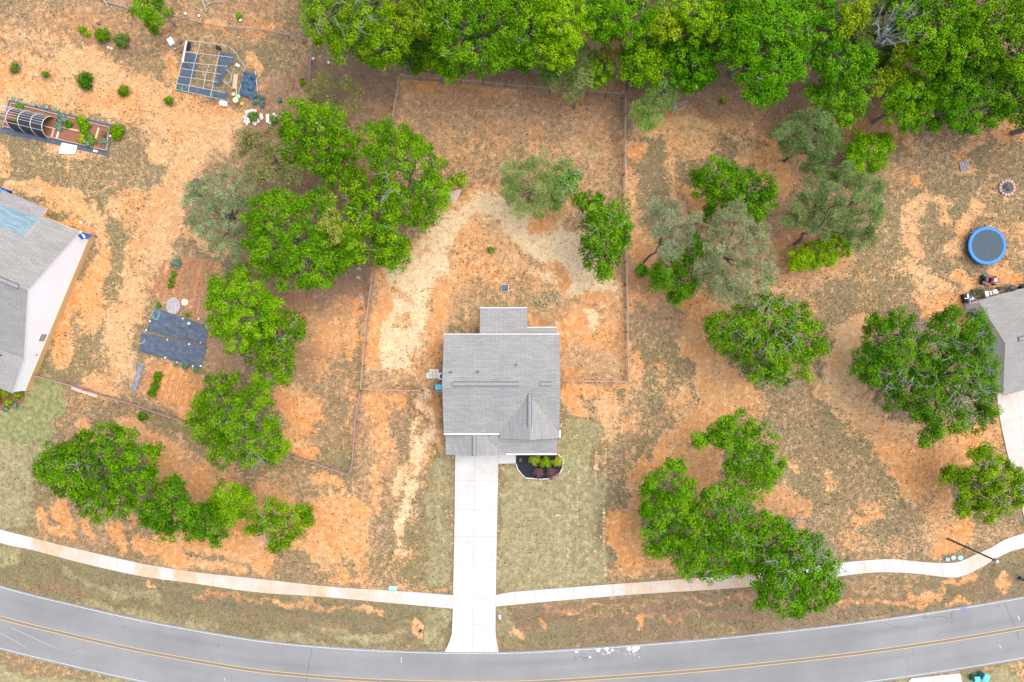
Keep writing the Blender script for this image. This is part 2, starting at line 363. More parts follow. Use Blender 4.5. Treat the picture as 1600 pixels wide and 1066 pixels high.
 ('mi', .85, 0, 16, [(700,360),(790,340),(800,380),(850,440),(870,480),(960,470),(965,590),(880,590),(760,510),(690,520),(660,600),(640,560),(680,470)]),
 ('st', 1, 0, 9, [(680,358),(700,335),(740,325),(775,305),(800,330),(828,345),(850,362),(880,350),(905,365),(920,420),(955,440),(972,455),(970,470),(900,460),(870,448),(845,440),(860,425),(830,400),(800,370),(785,360),(750,350),(740,370),(715,370),(700,400),(700,430),(680,465),(665,470),(665,520),(655,545),(652,590),(620,600),(595,570),(590,520),(600,470),(608,430),(640,400)]),
 ('st', .9, 16, 7, [(800,425),(830,432),(850,440)]),('or',.75,16,7,[(735,370),(720,400)]),('bo',.6,18,8,[(742,345),(755,335)]),('bo',.7,14,6,[(705,350),(708,353)]),('sq',.6,20,10,[(760,345),(778,352)]),
 ('sq', .7, 24, 10, [(620,460),(630,480)]),('sq',.75,18,9,[(628,500),(632,510)]),('bo',.6,12,6,[(668,390),(672,396)]),
 ('or', .8, 22, 8, [(596,420),(598,470),(592,520),(585,560)]),('mi', .7, 20, 8, [(586,480),(578,560)]),('sq',.6,26,10,[(590,590),(640,595)]),
 ('or', .8, 30, 12, [(745,370),(730,420),(760,440)]),('sp', .7, 40, 16, [(740,390),(790,420)]),('gr', .75, 26, 12, [(700,480),(722,500),(700,520)]),('or', .85, 20, 8, [(680,505),(690,520),(680,545)]),('or',.8,26,10,[(688,455),(700,470),(680,500)]),
 ('gr', .8, 40, 16, [(740,450),(760,480),(720,470)]),('gb', .85, 24, 10, [(812,435),(815,470)]),('bo',.7,16,8,[(880,420),(885,440)]),
 ('gb', .8, 40, 14, [(840,465),(870,480),(850,500)]),('gr', .7, 24, 10, [(830,470),(860,450)]),
 ('or', .8, 22, 8, [(925,470),(955,470)]),('sp', .7, 30, 12, [(950,490),(950,520)]),
 ('st', 1, 16, 6, [(918,490),(928,495),(926,520),(922,525)]),('sp', .7, 20, 9, [(900,530),(960,545)]),('or', .75, 16, 7, [(910,505),(925,545)]),('or', .8, 20, 8, [(895,520),(885,512)]),('bo', .7, 40, 14, [(895,570),(960,580)]),('or',.8,14,5,[(910,535),(925,548)]),
 ('or', .8, 6, 4, [(978,440),(978,590)]),('bo', .7, 6, 3, [(972,500),(974,590)]),('ga', .8, 10, 4, [(878,520),(880,600)]),('or', .8, 12, 5, [(690,530),(686,570)]),('bo', .8, 10, 4, [(684,620),(688,700)]),
 # ---- right of the house, front
 ('or', .95, 14, 5, [(880,603),(980,604)]),('or', .95, 34, 10, [(890,620),(900,640)]),('or',.9,26,7,[(925,610),(950,612)]),
 ('sq', .8, 20, 8, [(910,625),(925,640),(970,625)]),('dg',.7,14,6,[(962,612),(975,612)]),
 ('lw', 1, 0, 12, [(780,725),(870,745),(880,660),(935,655),(950,720),(950,920),(780,930)]),
 ('gl', .4, 30, 12, [(885,670),(888,720)]),
 ('pe', .95, 34, 12, [(950,640),(958,680),(960,700)]),('or',.7,20,8,[(990,670),(1000,690)]),
 ('sp', 1, 0, 14, [(985,580),(1060,560),(1090,640),(1100,650),(1020,700),(1000,760),(960,760),(950,700),(965,640)]),
 ('or', .7, 14, 6, [(992,560),(990,590),(1000,570)]),
 ('dg', .75, 30, 12, [(1010,550),(1020,600),(1030,640)]),('dg', .7, 26, 12, [(1060,560),(1055,600)]),('gr', .8, 60, 20, [(1010,640),(1030,670),(1000,700)]),('gr',.7,60,20,[(960,720),(980,750),(960,830)]),
 ('dg', .6, 20, 8, [(1005,690),(1005,720),(990,740)]),('or',.7,12,5,[(1070,610),(1062,630)]),
 # ---- bare paths to the right
 ('or', 1, 0, 14, [(1065,520),(1110,540),(1160,590),(1170,610),(1150,650),(1100,650),(1090,620),(1080,570),(1062,540)]),
 ('pe', .6, 40, 16, [(1100,560),(1150,620)]),
 ('or', .95, 30, 10, [(1085,660),(1120,650),(1040,690),(1025,720),(1010,730)]),('dk', .5, 10, 5, [(1095,648),(1120,645)]),
 ('or', 1, 0, 12, [(1000,740),(1020,710),(1110,690),(1140,720),(1110,760),(1090,790),(1070,730),(1040,720)]),('bo', .6, 40, 16, [(1100,730),(1120,780),(1100,830)]),
 ('or', .9, 26, 10, [(995,740),(1000,780),(990,800)]),('or', 1, 0, 12, [(955,810),(985,790),(1010,820),(1020,850),(1060,890),(1040,905),(965,900),(955,850)]),
 ('sp', .8, 20, 10, [(1010,880),(1045,900)]),('gb', .7, 14, 7, [(960,895),(1050,902)]),
 # ---- right plot
 ('gr', 1, 0, 20, [(985,200),(1600,200),(1660,200),(1660,480),(1530,470),(1490,500),(1340,500),(1290,520),(1230,460),(1100,480),(985,560)]),
 ('bo', .9, 0, 20, [(985,120),(1060,150),(1200,190),(1260,240),(1240,330),(1260,380),(1200,420),(1190,360),(1200,290),(1130,200),(1000,210)]),
 ('br', .8, 60, 22, [(985,140),(1080,140),(1160,160)]),('br', .9, 50, 20, [(1260,140),(1210,190),(1230,230),(1225,330),(1240,400)]),
 ('or', .7, 50, 20, [(1210,250),(1215,290)]),('bo',.8,60,20,[(1250,380),(1220,440),(1300,410)]),
 ('pe', .8, 20, 9, [(1025,205),(1060,190),(1090,190),(1110,200)]),('or',.75,20,8,[(985,230),(1010,235)]),('mi', .8, 26, 12, [(990,270),(990,340)]),('or',.9,22,8,[(1160,245),(1190,240)]),
 ('pe', .8, 14, 6, [(1050,240),(1055,290),(1060,330)]),('or', .8, 24, 10, [(1080,300),(1100,340),(1070,340)]),('gr', .8, 40, 14, [(1010,300),(1020,340)]),('dg', .6, 30, 12, [(1030,240),(1045,300)]),
 ('dg', .6, 30, 14, [(1150,215),(1190,220),(1140,230)]),('mi', .6, 34, 14, [(1100,230),(1060,220)]),
 ('or', .9, 40, 12, [(1000,380),(1010,430),(1030,470),(1000,460)]),('bo', .7, 30, 14, [(990,420),(1000,440)]),
 ('or', 1, 40, 12, [(1075,475),(1090,470),(1110,480),(1080,520),(1100,540)]),('gb', .8, 50, 18, [(1000,510),(1050,500)]),('or',.85,30,10,[(1085,450),(1115,478)]),
 ('or', .8, 30, 14, [(1380,190),(1420,230)]),('bo', .9, 70, 20, [(1350,170),(1380,190),(1320,200)]),
 ('mi', .8, 40, 16, [(1560,180),(1600,230)]),('sq', .6, 40, 20, [(1450,230),(1400,270)]),('mi', .7, 24, 10, [(1530,210),(1500,240),(1510,270)]),('or',.7,12,6,[(1425,275),(1432,280)]),
 ('gr', .8, 50, 20, [(1560,240),(1600,260)]),
 ('pe', .85, 20, 9, [(1430,320),(1440,300),(1425,340),(1420,380),(1440,400),(1430,420)]),('pe', .85, 24, 9, [(1520,320),(1500,350),(1490,390)]),('pe', .75, 14, 7, [(1440,300),(1480,310),(1470,340)]),
 ('pe', .85, 26, 10, [(1440,430),(1470,450),(1440,470),(1470,480)]),('or', .85, 26, 10, [(1500,430),(1510,460),(1490,470),(1450,490)]),('or', .9, 20, 8, [(1560,425),(1590,440),(1530,440)]),('pe',.7,14,6,[(1400,425),(1440,420)]),
 ('or', .95, 14, 5, [(1507,480),(1515,520),(1505,500)]),('sp', .5, 60, 22, [(1560,300),(1590,400)]),
 ('mi', .7, 14, 7, [(1290,425),(1300,430)]),('mi', .6, 20, 9, [(1240,450),(1270,480)]),
 ('dg', .45, 70, 30, [(1330,470),(1400,420),(1380,380)]),
 ('pe', .95, 0, 16, [(1300,520),(1340,490),(1380,490),(1360,530),(1330,560),(1350,600),(1380,640),(1400,690),(1360,700),(1310,660),(1275,620),(1290,570)]),
 ('gr', 1, 0, 16, [(1150,650),(1230,600),(1275,630),(1310,660),(1380,700),(1400,740),(1440,800),(1440,870),(1310,880),(1290,820),(1210,800),(1220,700)]),
 ('gb', .7, 50, 20, [(1240,590),(1260,630)]),('mi', .7, 14, 6, [(1265,585),(1280,620)]),('dg', .5, 40, 18, [(1300,660),(1340,680)]),('dg', .5, 40, 18, [(1380,800),(1400,760)]),
 ('mi', .7, 16, 7, [(1235,730),(1245,740)]),('mi', .7, 18, 8, [(1285,750),(1300,765)]),('mi', .7, 18, 8, [(1355,785),(1370,790)]),('bo', .8, 40, 12, [(1200,780),(1250,795),(1230,820)]),('mi',.6,26,12,[(1180,625),(1190,670)]),
 ('or', .95, 0, 14, [(1380,690),(1360,670),(1450,665),(1540,660),(1560,700),(1500,740),(1480,760),(1490,800),(1480,880),(1450,870),(1440,800),(1390,740)]),
 ('mi', .7, 60, 20, [(1400,690),(1440,690)]),('sp', .6, 30, 12, [(1410,690),(1460,690)]),('bo', .8, 26, 10, [(1470,730),(1465,745)]),('sq', .7, 40, 16, [(1440,790),(1440,850)]),
 ('bo', .8, 40, 12, [(1545,650),(1565,700)]),('dg', .6, 12, 5, [(1555,670),(1568,720)]),('sq', .7, 40, 14, [(1560,820),(1540,840),(1580,830)]),
 ('dk', .9, 26, 8, [(1500,820),(1508,835),(1485,845)]),('sp', .6, 40, 14, [(1330,850),(1400,860)]),('or', .7, 18, 8, [(1340,815),(1370,810)]),
 ('dg', .7, 8, 4, [(1420,873),(1480,875)]),
 # ---- verge between pavement and road
 ('ve', 1, 0, 6, [(-60,840),(50,859),(130,880),(220,900),(300,911),(400,925),(500,932),(600,941),(707,951),(700,1022),(500,1014),(250,984),(60,940),(-60,900)]),
 ('gl', .6, 26, 10, [(-20,880),(20,870)]),('vb', .75, 16, 7, [(60,885),(130,905),(230,940)]),('bb', .6, 9, 4, [(40,915),(90,930),(130,940)]),('gl', .45, 14, 6, [(100,895),(180,925),(260,940)]),('lw',.8,14,6,[(130,945),(240,970),(330,985)]),
 ('vb', .8, 26, 10, [(260,930),(400,960),(520,985)]),('bo', .7, 10, 5, [(300,928),(420,938),(560,952)]),('or', .8, 10, 4, [(230,912),(240,920)]),('or', .7, 9, 4, [(430,942),(455,945)]),('or', .75, 12, 5, [(570,955),(590,960)]),
 ('gl', .4, 18, 8, [(500,985),(600,995),(640,985)]),('lw',.9,10,5,[(420,1000),(520,1008),(620,1014)]),('vb', .7, 12, 5, [(520,975),(640,990)]),('lw', .9, 34, 12, [(680,960),(690,1000)]),('gl',.4,20,8,[(670,1000),(690,960)]),
 ('pe', .95, 20, 5, [(653,978),(656,990)]),('vb',.6,8,4,[(520,1003),(565,1006),(610,1010)]),
 ('vb', 1, 0, 6, [(778,948),(900,937),(1000,929),(1100,923),(1200,915),(1320,900),(1430,897),(1480,903),(1530,889),(1600,857),(1660,830),(1660,930),(1600,934),(1400,968),(1200,992),(1000,1010),(780,1022)]),
 ('lw', .85, 26, 10, [(785,960),(800,1000)]),('ve', .7, 26, 10, [(800,1000),(880,1005),(840,980)]),('bo', .7, 5, 2.5, [(850,952),(1000,948),(1180,935)]),('or', .6, 3, 2, [(880,955),(940,950)]),('bb', .5, 8, 3, [(870,970),(1000,965),(1180,955)]),('bo', .6, 6, 3, [(1000,972),(1100,968)]),('dg', .8, 10, 5, [(900,970),(1000,960)]),('or', .7, 8, 3, [(995,975),(1010,978)]),('or',.7,8,4,[(845,975),(855,985)]),('pe',.9,14,4,[(806,980),(812,985)]),
 ('dg', .7, 20, 8, [(1100,975),(1140,990)]),('sq', .8, 30, 12, [(1330,920),(1420,915)]),('or', .65, 14, 7, [(1420,930),(1475,928),(1440,940)]),('or', .5, 8, 4, [(1300,948),(1380,942),(1450,944)]),('or', .8, 8, 4, [(1480,945),(1510,942)]),('dg', .85, 12, 5, [(1390,908),(1440,918)]),('dg', .9, 9, 4, [(1380,900),(1480,908)]),('or', .75, 14, 6, [(1480,910),(1520,900)]),('or', .8, 18, 7, [(1565,905),(1572,915)]),('dg', .6, 24, 10, [(1570,870),(1600,865)]),
 # ---- far side of the road
 ('lw', 1, 0, 8, [(-60,1040),(140,1058),(260,1066),(800,1085),(1340,1068),(1500,1052),(1580,1038),(1660,1020),(1660,1200),(-60,1200)]),
 ('gl', .5, 10, 4, [(165,1063),(200,1066)]),('sp', .9, 24, 10, [(1590,1045),(1600,1060)]),
 # ---- leaf litter under the wood
 ('bb', 1, 0, 22, [(600,-80),(1660,-80),(1660,160),(1540,190),(1400,160),(1260,150),(1130,130),(980,140),(800,120),(640,110),(590,60)]),
]
G += [('br', .45, 90, 40, [(680, 190), (800, 175), (940, 190)]), ('sq', .8, 60, 24, [(690, 240), (800, 250), (930, 260)]), ('gb', .6, 50, 24, [(600, 640), (600, 760), (585, 880)]), ('or', .7, 22, 9, [(590, 640), (598, 700)]), ('or', .7, 14, 7, [(585, 740), (590, 800)]), ('gr', .8, 40, 16, [(650, 640), (640, 700), (640, 780)]),
  ('lw', .9, 44, 16, [(688, 730), (684, 800), (680, 900)]), ('dg', .7, 36, 16, [(655, 830), (648, 900)]), ('gr', .6, 50, 20, [(610, 850), (600, 900)]), ('st', .85, 16, 7, [(665,612),(658,640),(672,645)]), ('st', .7, 12, 6, [(645,655),(640,680),(650,700),(645,730)]), ('st', .8, 16, 7, [(675,670),(665,695),(650,705)]), ('st', .75, 13, 6, [(645,745),(638,790),(628,830),(622,860)]), ('st', .7, 12, 6, [(630,738),(622,770)]),
  ('gb', .6, 70, 30, [(440, 560), (520, 600), (540, 680)]), ('br', .6, 50, 24, [(430, 440), (500, 470)]), ('gb', .5, 60, 26, [(60, 30), (180, 60), (240, 60)]), ('br', .4, 60, 26, [(400, 420), (460, 500), (480, 560)]), ('gr', .5, 60, 30, [(1230, 460), (1320, 440)]), ('br', .35, 80, 30, [(1000, 420), (1100, 500)])]
G += [('bo', .9, 50, 18, [(900, 570), (960, 570)]), ('sq', .7, 40, 16, [(900, 560), (950, 585)]), ('sq', .7, 50, 20, [(800, 440), (850, 470), (760, 465)]), ('bo', .6, 40, 18, [(720, 455), (700, 490)]), ('sp', .7, 60, 22, [(740, 400), (780, 420)])]
G += [('st', .95, 34, 12, [(700, 345), (745, 318), (790, 318), (825, 365), (865, 395), (905, 400), (930, 430), (958, 450)]), ('st', .9, 30, 10, [(870, 375), (910, 375), (915, 410)]), ('or', .8, 18, 8, [(838, 352), (858, 356)]), ('bo', .6, 22, 9, [(872, 425), (885, 440)]), ('st', .9, 40, 14, [(650, 400), (640, 440), (625, 480), (628, 540)]), ('st', .8, 30, 10, [(690, 345), (670, 380), (670, 440)]), ('sq', .6, 16, 9, [(628, 500), (634, 512)]), ('sq', .5, 16, 8, [(622, 455), (632, 470)]), ('or', .6, 10, 5, [(665, 392), (655, 400)]), ('ss', .7, 24, 12, [(655, 560), (668, 520)])]
for (x_, y_, r_) in ((133,127,15),(194,145,14),(265,159,12),(158,62,14),(190,68,16),(24,107,18),(72,118,13),(182,210,14),(35,49,8),(96,12,12),(90,65,9),(767,391,8),(472,130,8),(445,122,16)):
    G.append(('br', .85, r_*1.3, 6, [(x_, y_), (x_+3, y_+2)]))
G += [('gb', .7, 60, 30, [(0, 30), (100, 10), (200, 20)]), ('gb', .8, 40, 20, [(260, 10), (400, 5), (470, 20)]), ('gb', .7, 34, 18, [(210, 60), (240, 75), (290, 55)])]
def seg_d(px, py, pts, closed=False):
    d = np.full(px.shape, 1e9); n = len(pts)
    for i in range(n if closed else n-1):
        (ax, ay), (bx, by) = pts[i], pts[(i+1) % n]
        dx, dy = bx-ax, by-ay; L = dx*dx+dy*dy
        t = np.clip(((px-ax)*dx+(py-ay)*dy)/max(L, 1e-9), 0, 1)
        d = np.minimum(d, np.hypot(px-ax-t*dx, py-ay-t*dy))
    return d
def inside(px, py, pts):
    r = np.zeros(px.shape, bool); n = len(pts)
    for i in range(n):
        (ax, ay), (bx, by) = pts[i], pts[(i+1) % n]
        if ay == by: continue
        r ^= ((ay > py) != (by > py)) & (px < (bx-ax)*(py-ay)/(by-ay)+ax)
    return r
xs = np.concatenate([[-9000, -4000, -1500, -700, -300, -150], np.arange(-70, 1671, 2.6), [1750, 1900, 2300, 3100, 5600, 10600]])
ys = np.concatenate([[-9000, -4000, -1500, -700, -300, -150], np.arange(-70, 1137, 2.6), [1220, 1400, 1800, 2600, 5000, 10000]])
GX, GY = np.meshgrid(xs, ys)
px0, py0 = GX.ravel(), GY.ravel()
wx = px0 + 9*fbm(px0/30, py0/30, 11, 4) + 3.0*fbm(px0/6, py0/6, 21, 2)
wy = py0 + 9*fbm(px0/30, py0/30, 31, 4) + 3.0*fbm(px0/6, py0/6, 41, 2)
V = np.tile(np.array(CL['gr'], float), (len(px0), 1))
inr = (px0 > -160) & (px0 < 1760) & (py0 > -160) & (py0 < 1230)
for c, st, w, soft, pts in G:
    if c == 'st': soft = soft*1.7
    a = np.array(pts, float); R = w/2+soft+30
    sel = np.nonzero(inr & (px0 > a[:, 0].min()-R) & (px0 < a[:, 0].max()+R) & (py0 > a[:, 1].min()-R) & (py0 < a[:, 1].max()+R))[0]
    x, y = wx[sel], wy[sel]
    if w: d = seg_d(x, y, pts) - w/2
    else:
        d = seg_d(x, y, pts, True); d = np.where(inside(x, y, pts), -d, d)
    t = np.clip(.5 - d/(soft*1.1), 0, 1); t = t*t*(3-2*t)*st
    V[sel] += (np.array(CL[c]) - V[sel])*t[:, None]
# ruts and wear: low-frequency unevenness of the cover itself
V[:, 0] = np.clip(V[:, 0] + .10*fbm(px0/30, py0/30, 51, 3)*(V[:, 0] > .1), 0, 1.2)
V[:, 4] = np.clip(V[:, 4] + .08 + .34*fbm(px0/40, py0/40, 61, 3), 0, 1.5)
# mower stripes in the right front lawn, paler lines running to the road
stripe = inside(px0, py0, [(790, 740), (950, 700), (950, 915), (785, 925)])
V[:, 1] += np.where(stripe, .75*np.clip(1-np.abs(((px0+1.5*np.sin(py0/40)+(1000-px0)*.0)/14) % 1-.5)*3.4, 0, 1)*(.3+.7*np.clip((px0-820)/80, 0, 1)), 0)
V[:, 0] -= np.where(stripe, .32*np.clip(1-np.abs(((px0+1.5*np.sin(py0/40))/14) % 1-.5)*3.4, 0, 1)*(.25+.75*np.clip((px0-820)/80, 0, 1)), 0)
gz = -.06 + .025*fbm(px0/20, py0/20, 71, 3)
ditch = seg_d(px0, py0, [(-60, 890), (60, 900), (200, 935), (350, 955), (500, 972), (690, 985)]); gz -= .28*np.exp(-(ditch/14)**2)
ditch = seg_d(px0, py0, [(790, 982), (1000, 970), (1200, 955), (1400, 930), (1600, 895), (1680, 880)]); gz -= .28*np.exp(-(ditch/14)**2)
nx, ny = len(xs), len(ys)
co = np.stack([(px0-800)/S, (533-py0)/S, np.minimum(gz, -.012)], 1)
me = bpy.data.meshes.new('ground'); me.vertices.add(nx*ny); me.vertices.foreach_set('co', co.ravel())
ii, jj = np.meshgrid(np.arange(nx-1), np.arange(ny-1)); b0 = (jj*nx+ii).ravel()
fc = np.stack([b0, b0+nx, b0+nx+1, b0+1], 1).ravel()
nf = len(b0); me.loops.add(nf*4); me.loops.foreach_set('vertex_index', fc)
me.polygons.add(nf); me.polygons.foreach_set('loop_start', np.arange(nf)*4); me.polygons.foreach_set('loop_total', np.full(nf, 4))
me.polygons.foreach_set('use_smooth', np.ones(nf, bool))
at = me.color_attributes.new('cover', 'FLOAT_COLOR', 'POINT'); at.data.foreach_set('color', V[:, :4].astype(np.float32).ravel())
a2 = me.attributes.new('iron', 'FLOAT', 'POINT'); a2.data.foreach_set('value', V[:, 4].astype(np.float32))
me.update()
ground = bpy.data.objects.new('ground', me); COL.objects.link(ground); ground['kind'] = 'structure'

def ground_mat():
    m, n, l, b = newmat('soil_and_grass')
    geo = n.new('ShaderNodeNewGeometry')
    cv = n.new('ShaderNodeAttribute'); cv.attribute_name = 'cover'; ir = n.new('ShaderNodeAttribute'); ir.attribute_name = 'iron'
    sp = n.new('ShaderNodeSeparateColor'); l.new(cv.outputs['Color'], sp.inputs[0])
    Gr, St, Li, La = sp.outputs[0], sp.outputs[1], sp.outputs[2], cv.outputs['Alpha']
    def noise(s, d=4, r=.6, dist=0, vec=None):
        k = n.new('ShaderNodeTexNoise'); k.inputs['Scale'].default_value = s; k.inputs['Detail'].default_value = d; k.inputs['Roughness'].default_value = r
        k.inputs['Distortion'].default_value = dist; l.new(vec or geo.outputs['Position'], k.inputs['Vector']); return k.outputs['Fac']
    def math_(op, a, c, clamp=False):
        k = n.new('ShaderNodeMath'); k.operation = op; k.use_clamp = clamp
        for i, q in enumerate((a, c)):
            if isinstance(q, (int, float)): k.inputs[i].default_value = q
            else: l.new(q, k.inputs[i])
        return k.outputs[0]
    def mr(v, a, c, x, y):
        k = n.new('ShaderNodeMapRange'); l.new(v, k.inputs['Value'])
        for nme, q in zip(('From Min', 'From Max', 'To Min', 'To Max'), (a, c, x, y)): k.inputs[nme].default_value = q
        return k.outputs[0]
    def mix(f, a, c):
        k = n.new('ShaderNodeMix'); k.data_type = 'RGBA'; l.new(f, k.inputs[0])
        for i, q in ((6, a), (7, c)):
            if isinstance(q, tuple): k.inputs[i].default_value = (*q, 1)
            else: l.new(q, k.inputs[i])
        return k.outputs[2]
    n_big, n_mid, n_fine, n_vf = noise(.45, 5), noise(1.6, 5, .65), noise(4.2, 4, .7), noise(11, 3, .7)
    # threshold noise, spread to cover 0..1
    blend = math_('ADD', math_('MULTIPLY', n_mid, .35), math_('MULTIPLY', n_fine, .65))
    th = mr(blend, .36, .64, 0, 1)
    # soils
    soil = mix(mr(math_('ADD', ir.outputs['Fac'], math_('MULTIPLY', math_('SUBTRACT', n_mid, .5), 1.2)), 0, 1.1, 0, 1), SOIL_PEACH, SOIL_ORANGE)
    soil = mix(mr(n_vf, .35, .7, .0, .30), soil, SOIL_DARK)
    soil = mix(mr(n_mid, .50, .66, 0, .6), soil, SOIL_PALE)
    # leaf litter
    lit = mix(mr(n_vf, .3, .7, 0, 1), LIT_A, LIT_B)
    lit = mix(mr(n_fine, .55, .68, 0, .6), lit, LIT_C)
    lf = math_('MULTIPLY', math_('SUBTRACT', math_('ADD', Li, mr(n_fine, .3, .7, -.35, .35)), .35), 1.9, True)
    c = mix(math_('MULTIPLY', lf, .92), soil, lit)
    # straw, combed
    mp = n.new('ShaderNodeMapping'); mp.inputs['Scale'].default_value = (1, 1, 1); l.new(geo.outputs['Position'], mp.inputs['Vector'])
    n_st = noise(7, 5, .75, 1.5)
    stc = mix(mr(n_st, .33, .66, 0, 1), STRAW_A, STRAW_B)
    sf = math_('MULTIPLY', mr(n_mid, .36, .60, 1, .72), math_('MULTIPLY', math_('SUBTRACT', math_('ADD', St, mr(blend, .35, .65, -.55, .55)), .42), 1.7, True))
    c = mix(sf, c, stc)
    # grass
    g_dry = mix(mr(n_vf, .34, .66, 0, 1), DRY_A, DRY_B)
    g_green = mix(mr(n_vf, .34, .66, 0, 1), GREEN_A, GREEN_B)
    g_lawn = mix(mr(n_mid, .35, .65, 0, 1), LAWN_A, LAWN_B)
    g_lush = mix(mr(n_mid, .35, .65, 0, 1), LGREEN_A, LGREEN_B); g_lawn = mix(math_('MULTIPLY', math_('SUBTRACT', La, .68), 3.0, True), g_lawn, g_lush)
    g_green = mix(math_('MULTIPLY', math_('SUBTRACT', La, .40), 4.0, True), g_green, g_lawn)
    gcol = mix(math_('ADD', La, mr(n_big, .35, .65, -.15, .15), True), g_dry, g_green)
    gcol = mix(mr(n_vf, .60, .74, 0, .55), gcol, DRY_STEM)
    gf = math_('MULTIPLY', math_('SUBTRACT', Gr, th), 3.2)
    gf = math_('ADD', gf, .35, True)
    c = mix(math_('MULTIPLY', gf, .93), c, gcol)
    # dark little weeds
    vo = n.new('ShaderNodeTexVoronoi'); vo.inputs['Scale'].default_value = 1.9; vo.inputs['Randomness'].default_value = 1; l.new(geo.outputs['Position'], vo.inputs['Vector'])
    wr = math_('MULTIPLY', n_fine, mr(Gr, .03, .45, .10, .36))
    wf = math_('LESS_THAN', vo.outputs['Distance'], wr)
    wf = math_('MULTIPLY', wf, mr(La, .3, .6, .75, 0))
    wf = math_('MULTIPLY', wf, mr(Li, .3, .8, 1, .2))
    wf = math_('MULTIPLY', wf, mr(Gr, .02, .06, 0, 1)); wf = math_('MULTIPLY', wf, mr(noise(.5, 3), .48, .62, .0, .8))
    c = mix(wf, c, WEED)
    # overall unevenness: crumbs, scuffs and damp
    n_cr = noise(5.5, 9, .72, .5); n_pt = noise(.8, 4, .6)
    mul = math_('MULTIPLY', mr(n_cr, .3, .7, .80, 1.22), mr(n_pt, .3, .7, .90, 1.10))
    sc = n.new('ShaderNodeVectorMath'); sc.operation = 'SCALE'; l.new(c, sc.inputs[0]); l.new(mul, sc.inputs['Scale']); c = sc.outputs[0]
    l.new(c, b.inputs['Base Color']); b.inputs['Roughness'].default_value = .95; b.inputs['Specular IOR Level'].default_value = .1
    bp = n.new('ShaderNodeBump'); bp.inputs['Strength'].default_value = .55; bp.inputs['Distance'].default_value = .05
    l.new(math_('ADD', math_('ADD', n_vf, n_fine), gf), bp.inputs['Height']); l.new(bp.outputs[0], b.inputs['Normal'])
    return m
SOIL_PEACH, SOIL_ORANGE, SOIL_DARK, SOIL_PALE = (.515, .325, .163), (.545, .242, .080), (.31, .165, .075), (.60, .41, .235)
LIT_A, LIT_B, LIT_C = (.11, .07, .048), (.245, .158, .108), (.36, .25, .17)
STRAW_A, STRAW_B = (.44, .33, .18), (.70, .59, .39)
DRY_A, DRY_B, DRY_STEM = (.115, .095, .048), (.25, .20, .12), (.38, .30, .19)
GREEN_A, GREEN_B = (.075, .085, .03), (.20, .19, .085)
LAWN_A, LAWN_B = (.215, .205, .10), (.36, .325, .18)
LGREEN_A, LGREEN_B = (.13, .165, .06), (.25, .26, .12)
WEED = (.11, .095, .045)
me.materials.append(ground_mat())

# sample the painted cover anywhere
def cover(px, py):
    i = np.clip(np.searchsorted(xs, px), 0, nx-1); j = np.clip(np.searchsorted(ys, py), 0, ny-1)
    return V[j*nx+i]
# ---------------------------------------------------------------- road, pavement, drives
def smooth(pts, n=8):
    out = []
    for i in range(len(pts)-1):
        p0, p1, p2, p3 = pts[max(i-1, 0)], pts[i], pts[i+1], pts[min(i+2, len(pts)-1)]
        for k in range(n):
            t = k/n
            out.append(tuple(.5*((2*p1[q])+(-p0[q]+p2[q])*t+(2*p0[q]-5*p1[q]+4*p2[q]-p3[q])*t*t+(-p0[q]+3*p1[q]-3*p2[q]+p3[q])*t**3) for q in (0, 1)))
    return out + [pts[-1]]
def offset(pts, d):
    out = []
    for i, p in enumerate(pts):
        a, c = pts[max(i-1, 0)], pts[min(i+1, len(pts)-1)]
        dx, dy = c[0]-a[0], c[1]-a[1]; L = math.hypot(dx, dy); out.append((p[0]-dy/L*d, p[1]+dx/L*d))
    return out
def ribbon(mb, A, B, z, m=0, thick=0):
    for i in range(len(A)-1):
        q = [P(*A[i]), P(*B[i]), P(*B[i+1]), P(*A[i+1])]
        mb.poly([(a[0], a[1], z) for a in q], m)
        if thick:
            for (u, v) in ((0, 3), (1, 2)):
                a, c = q[u], q[v]
                f = [(a[0], a[1], z-thick), (c[0], c[1], z-thick), (c[0], c[1], z), (a[0], a[1], z)]
                mb.poly(f if u else f[::-1], m)
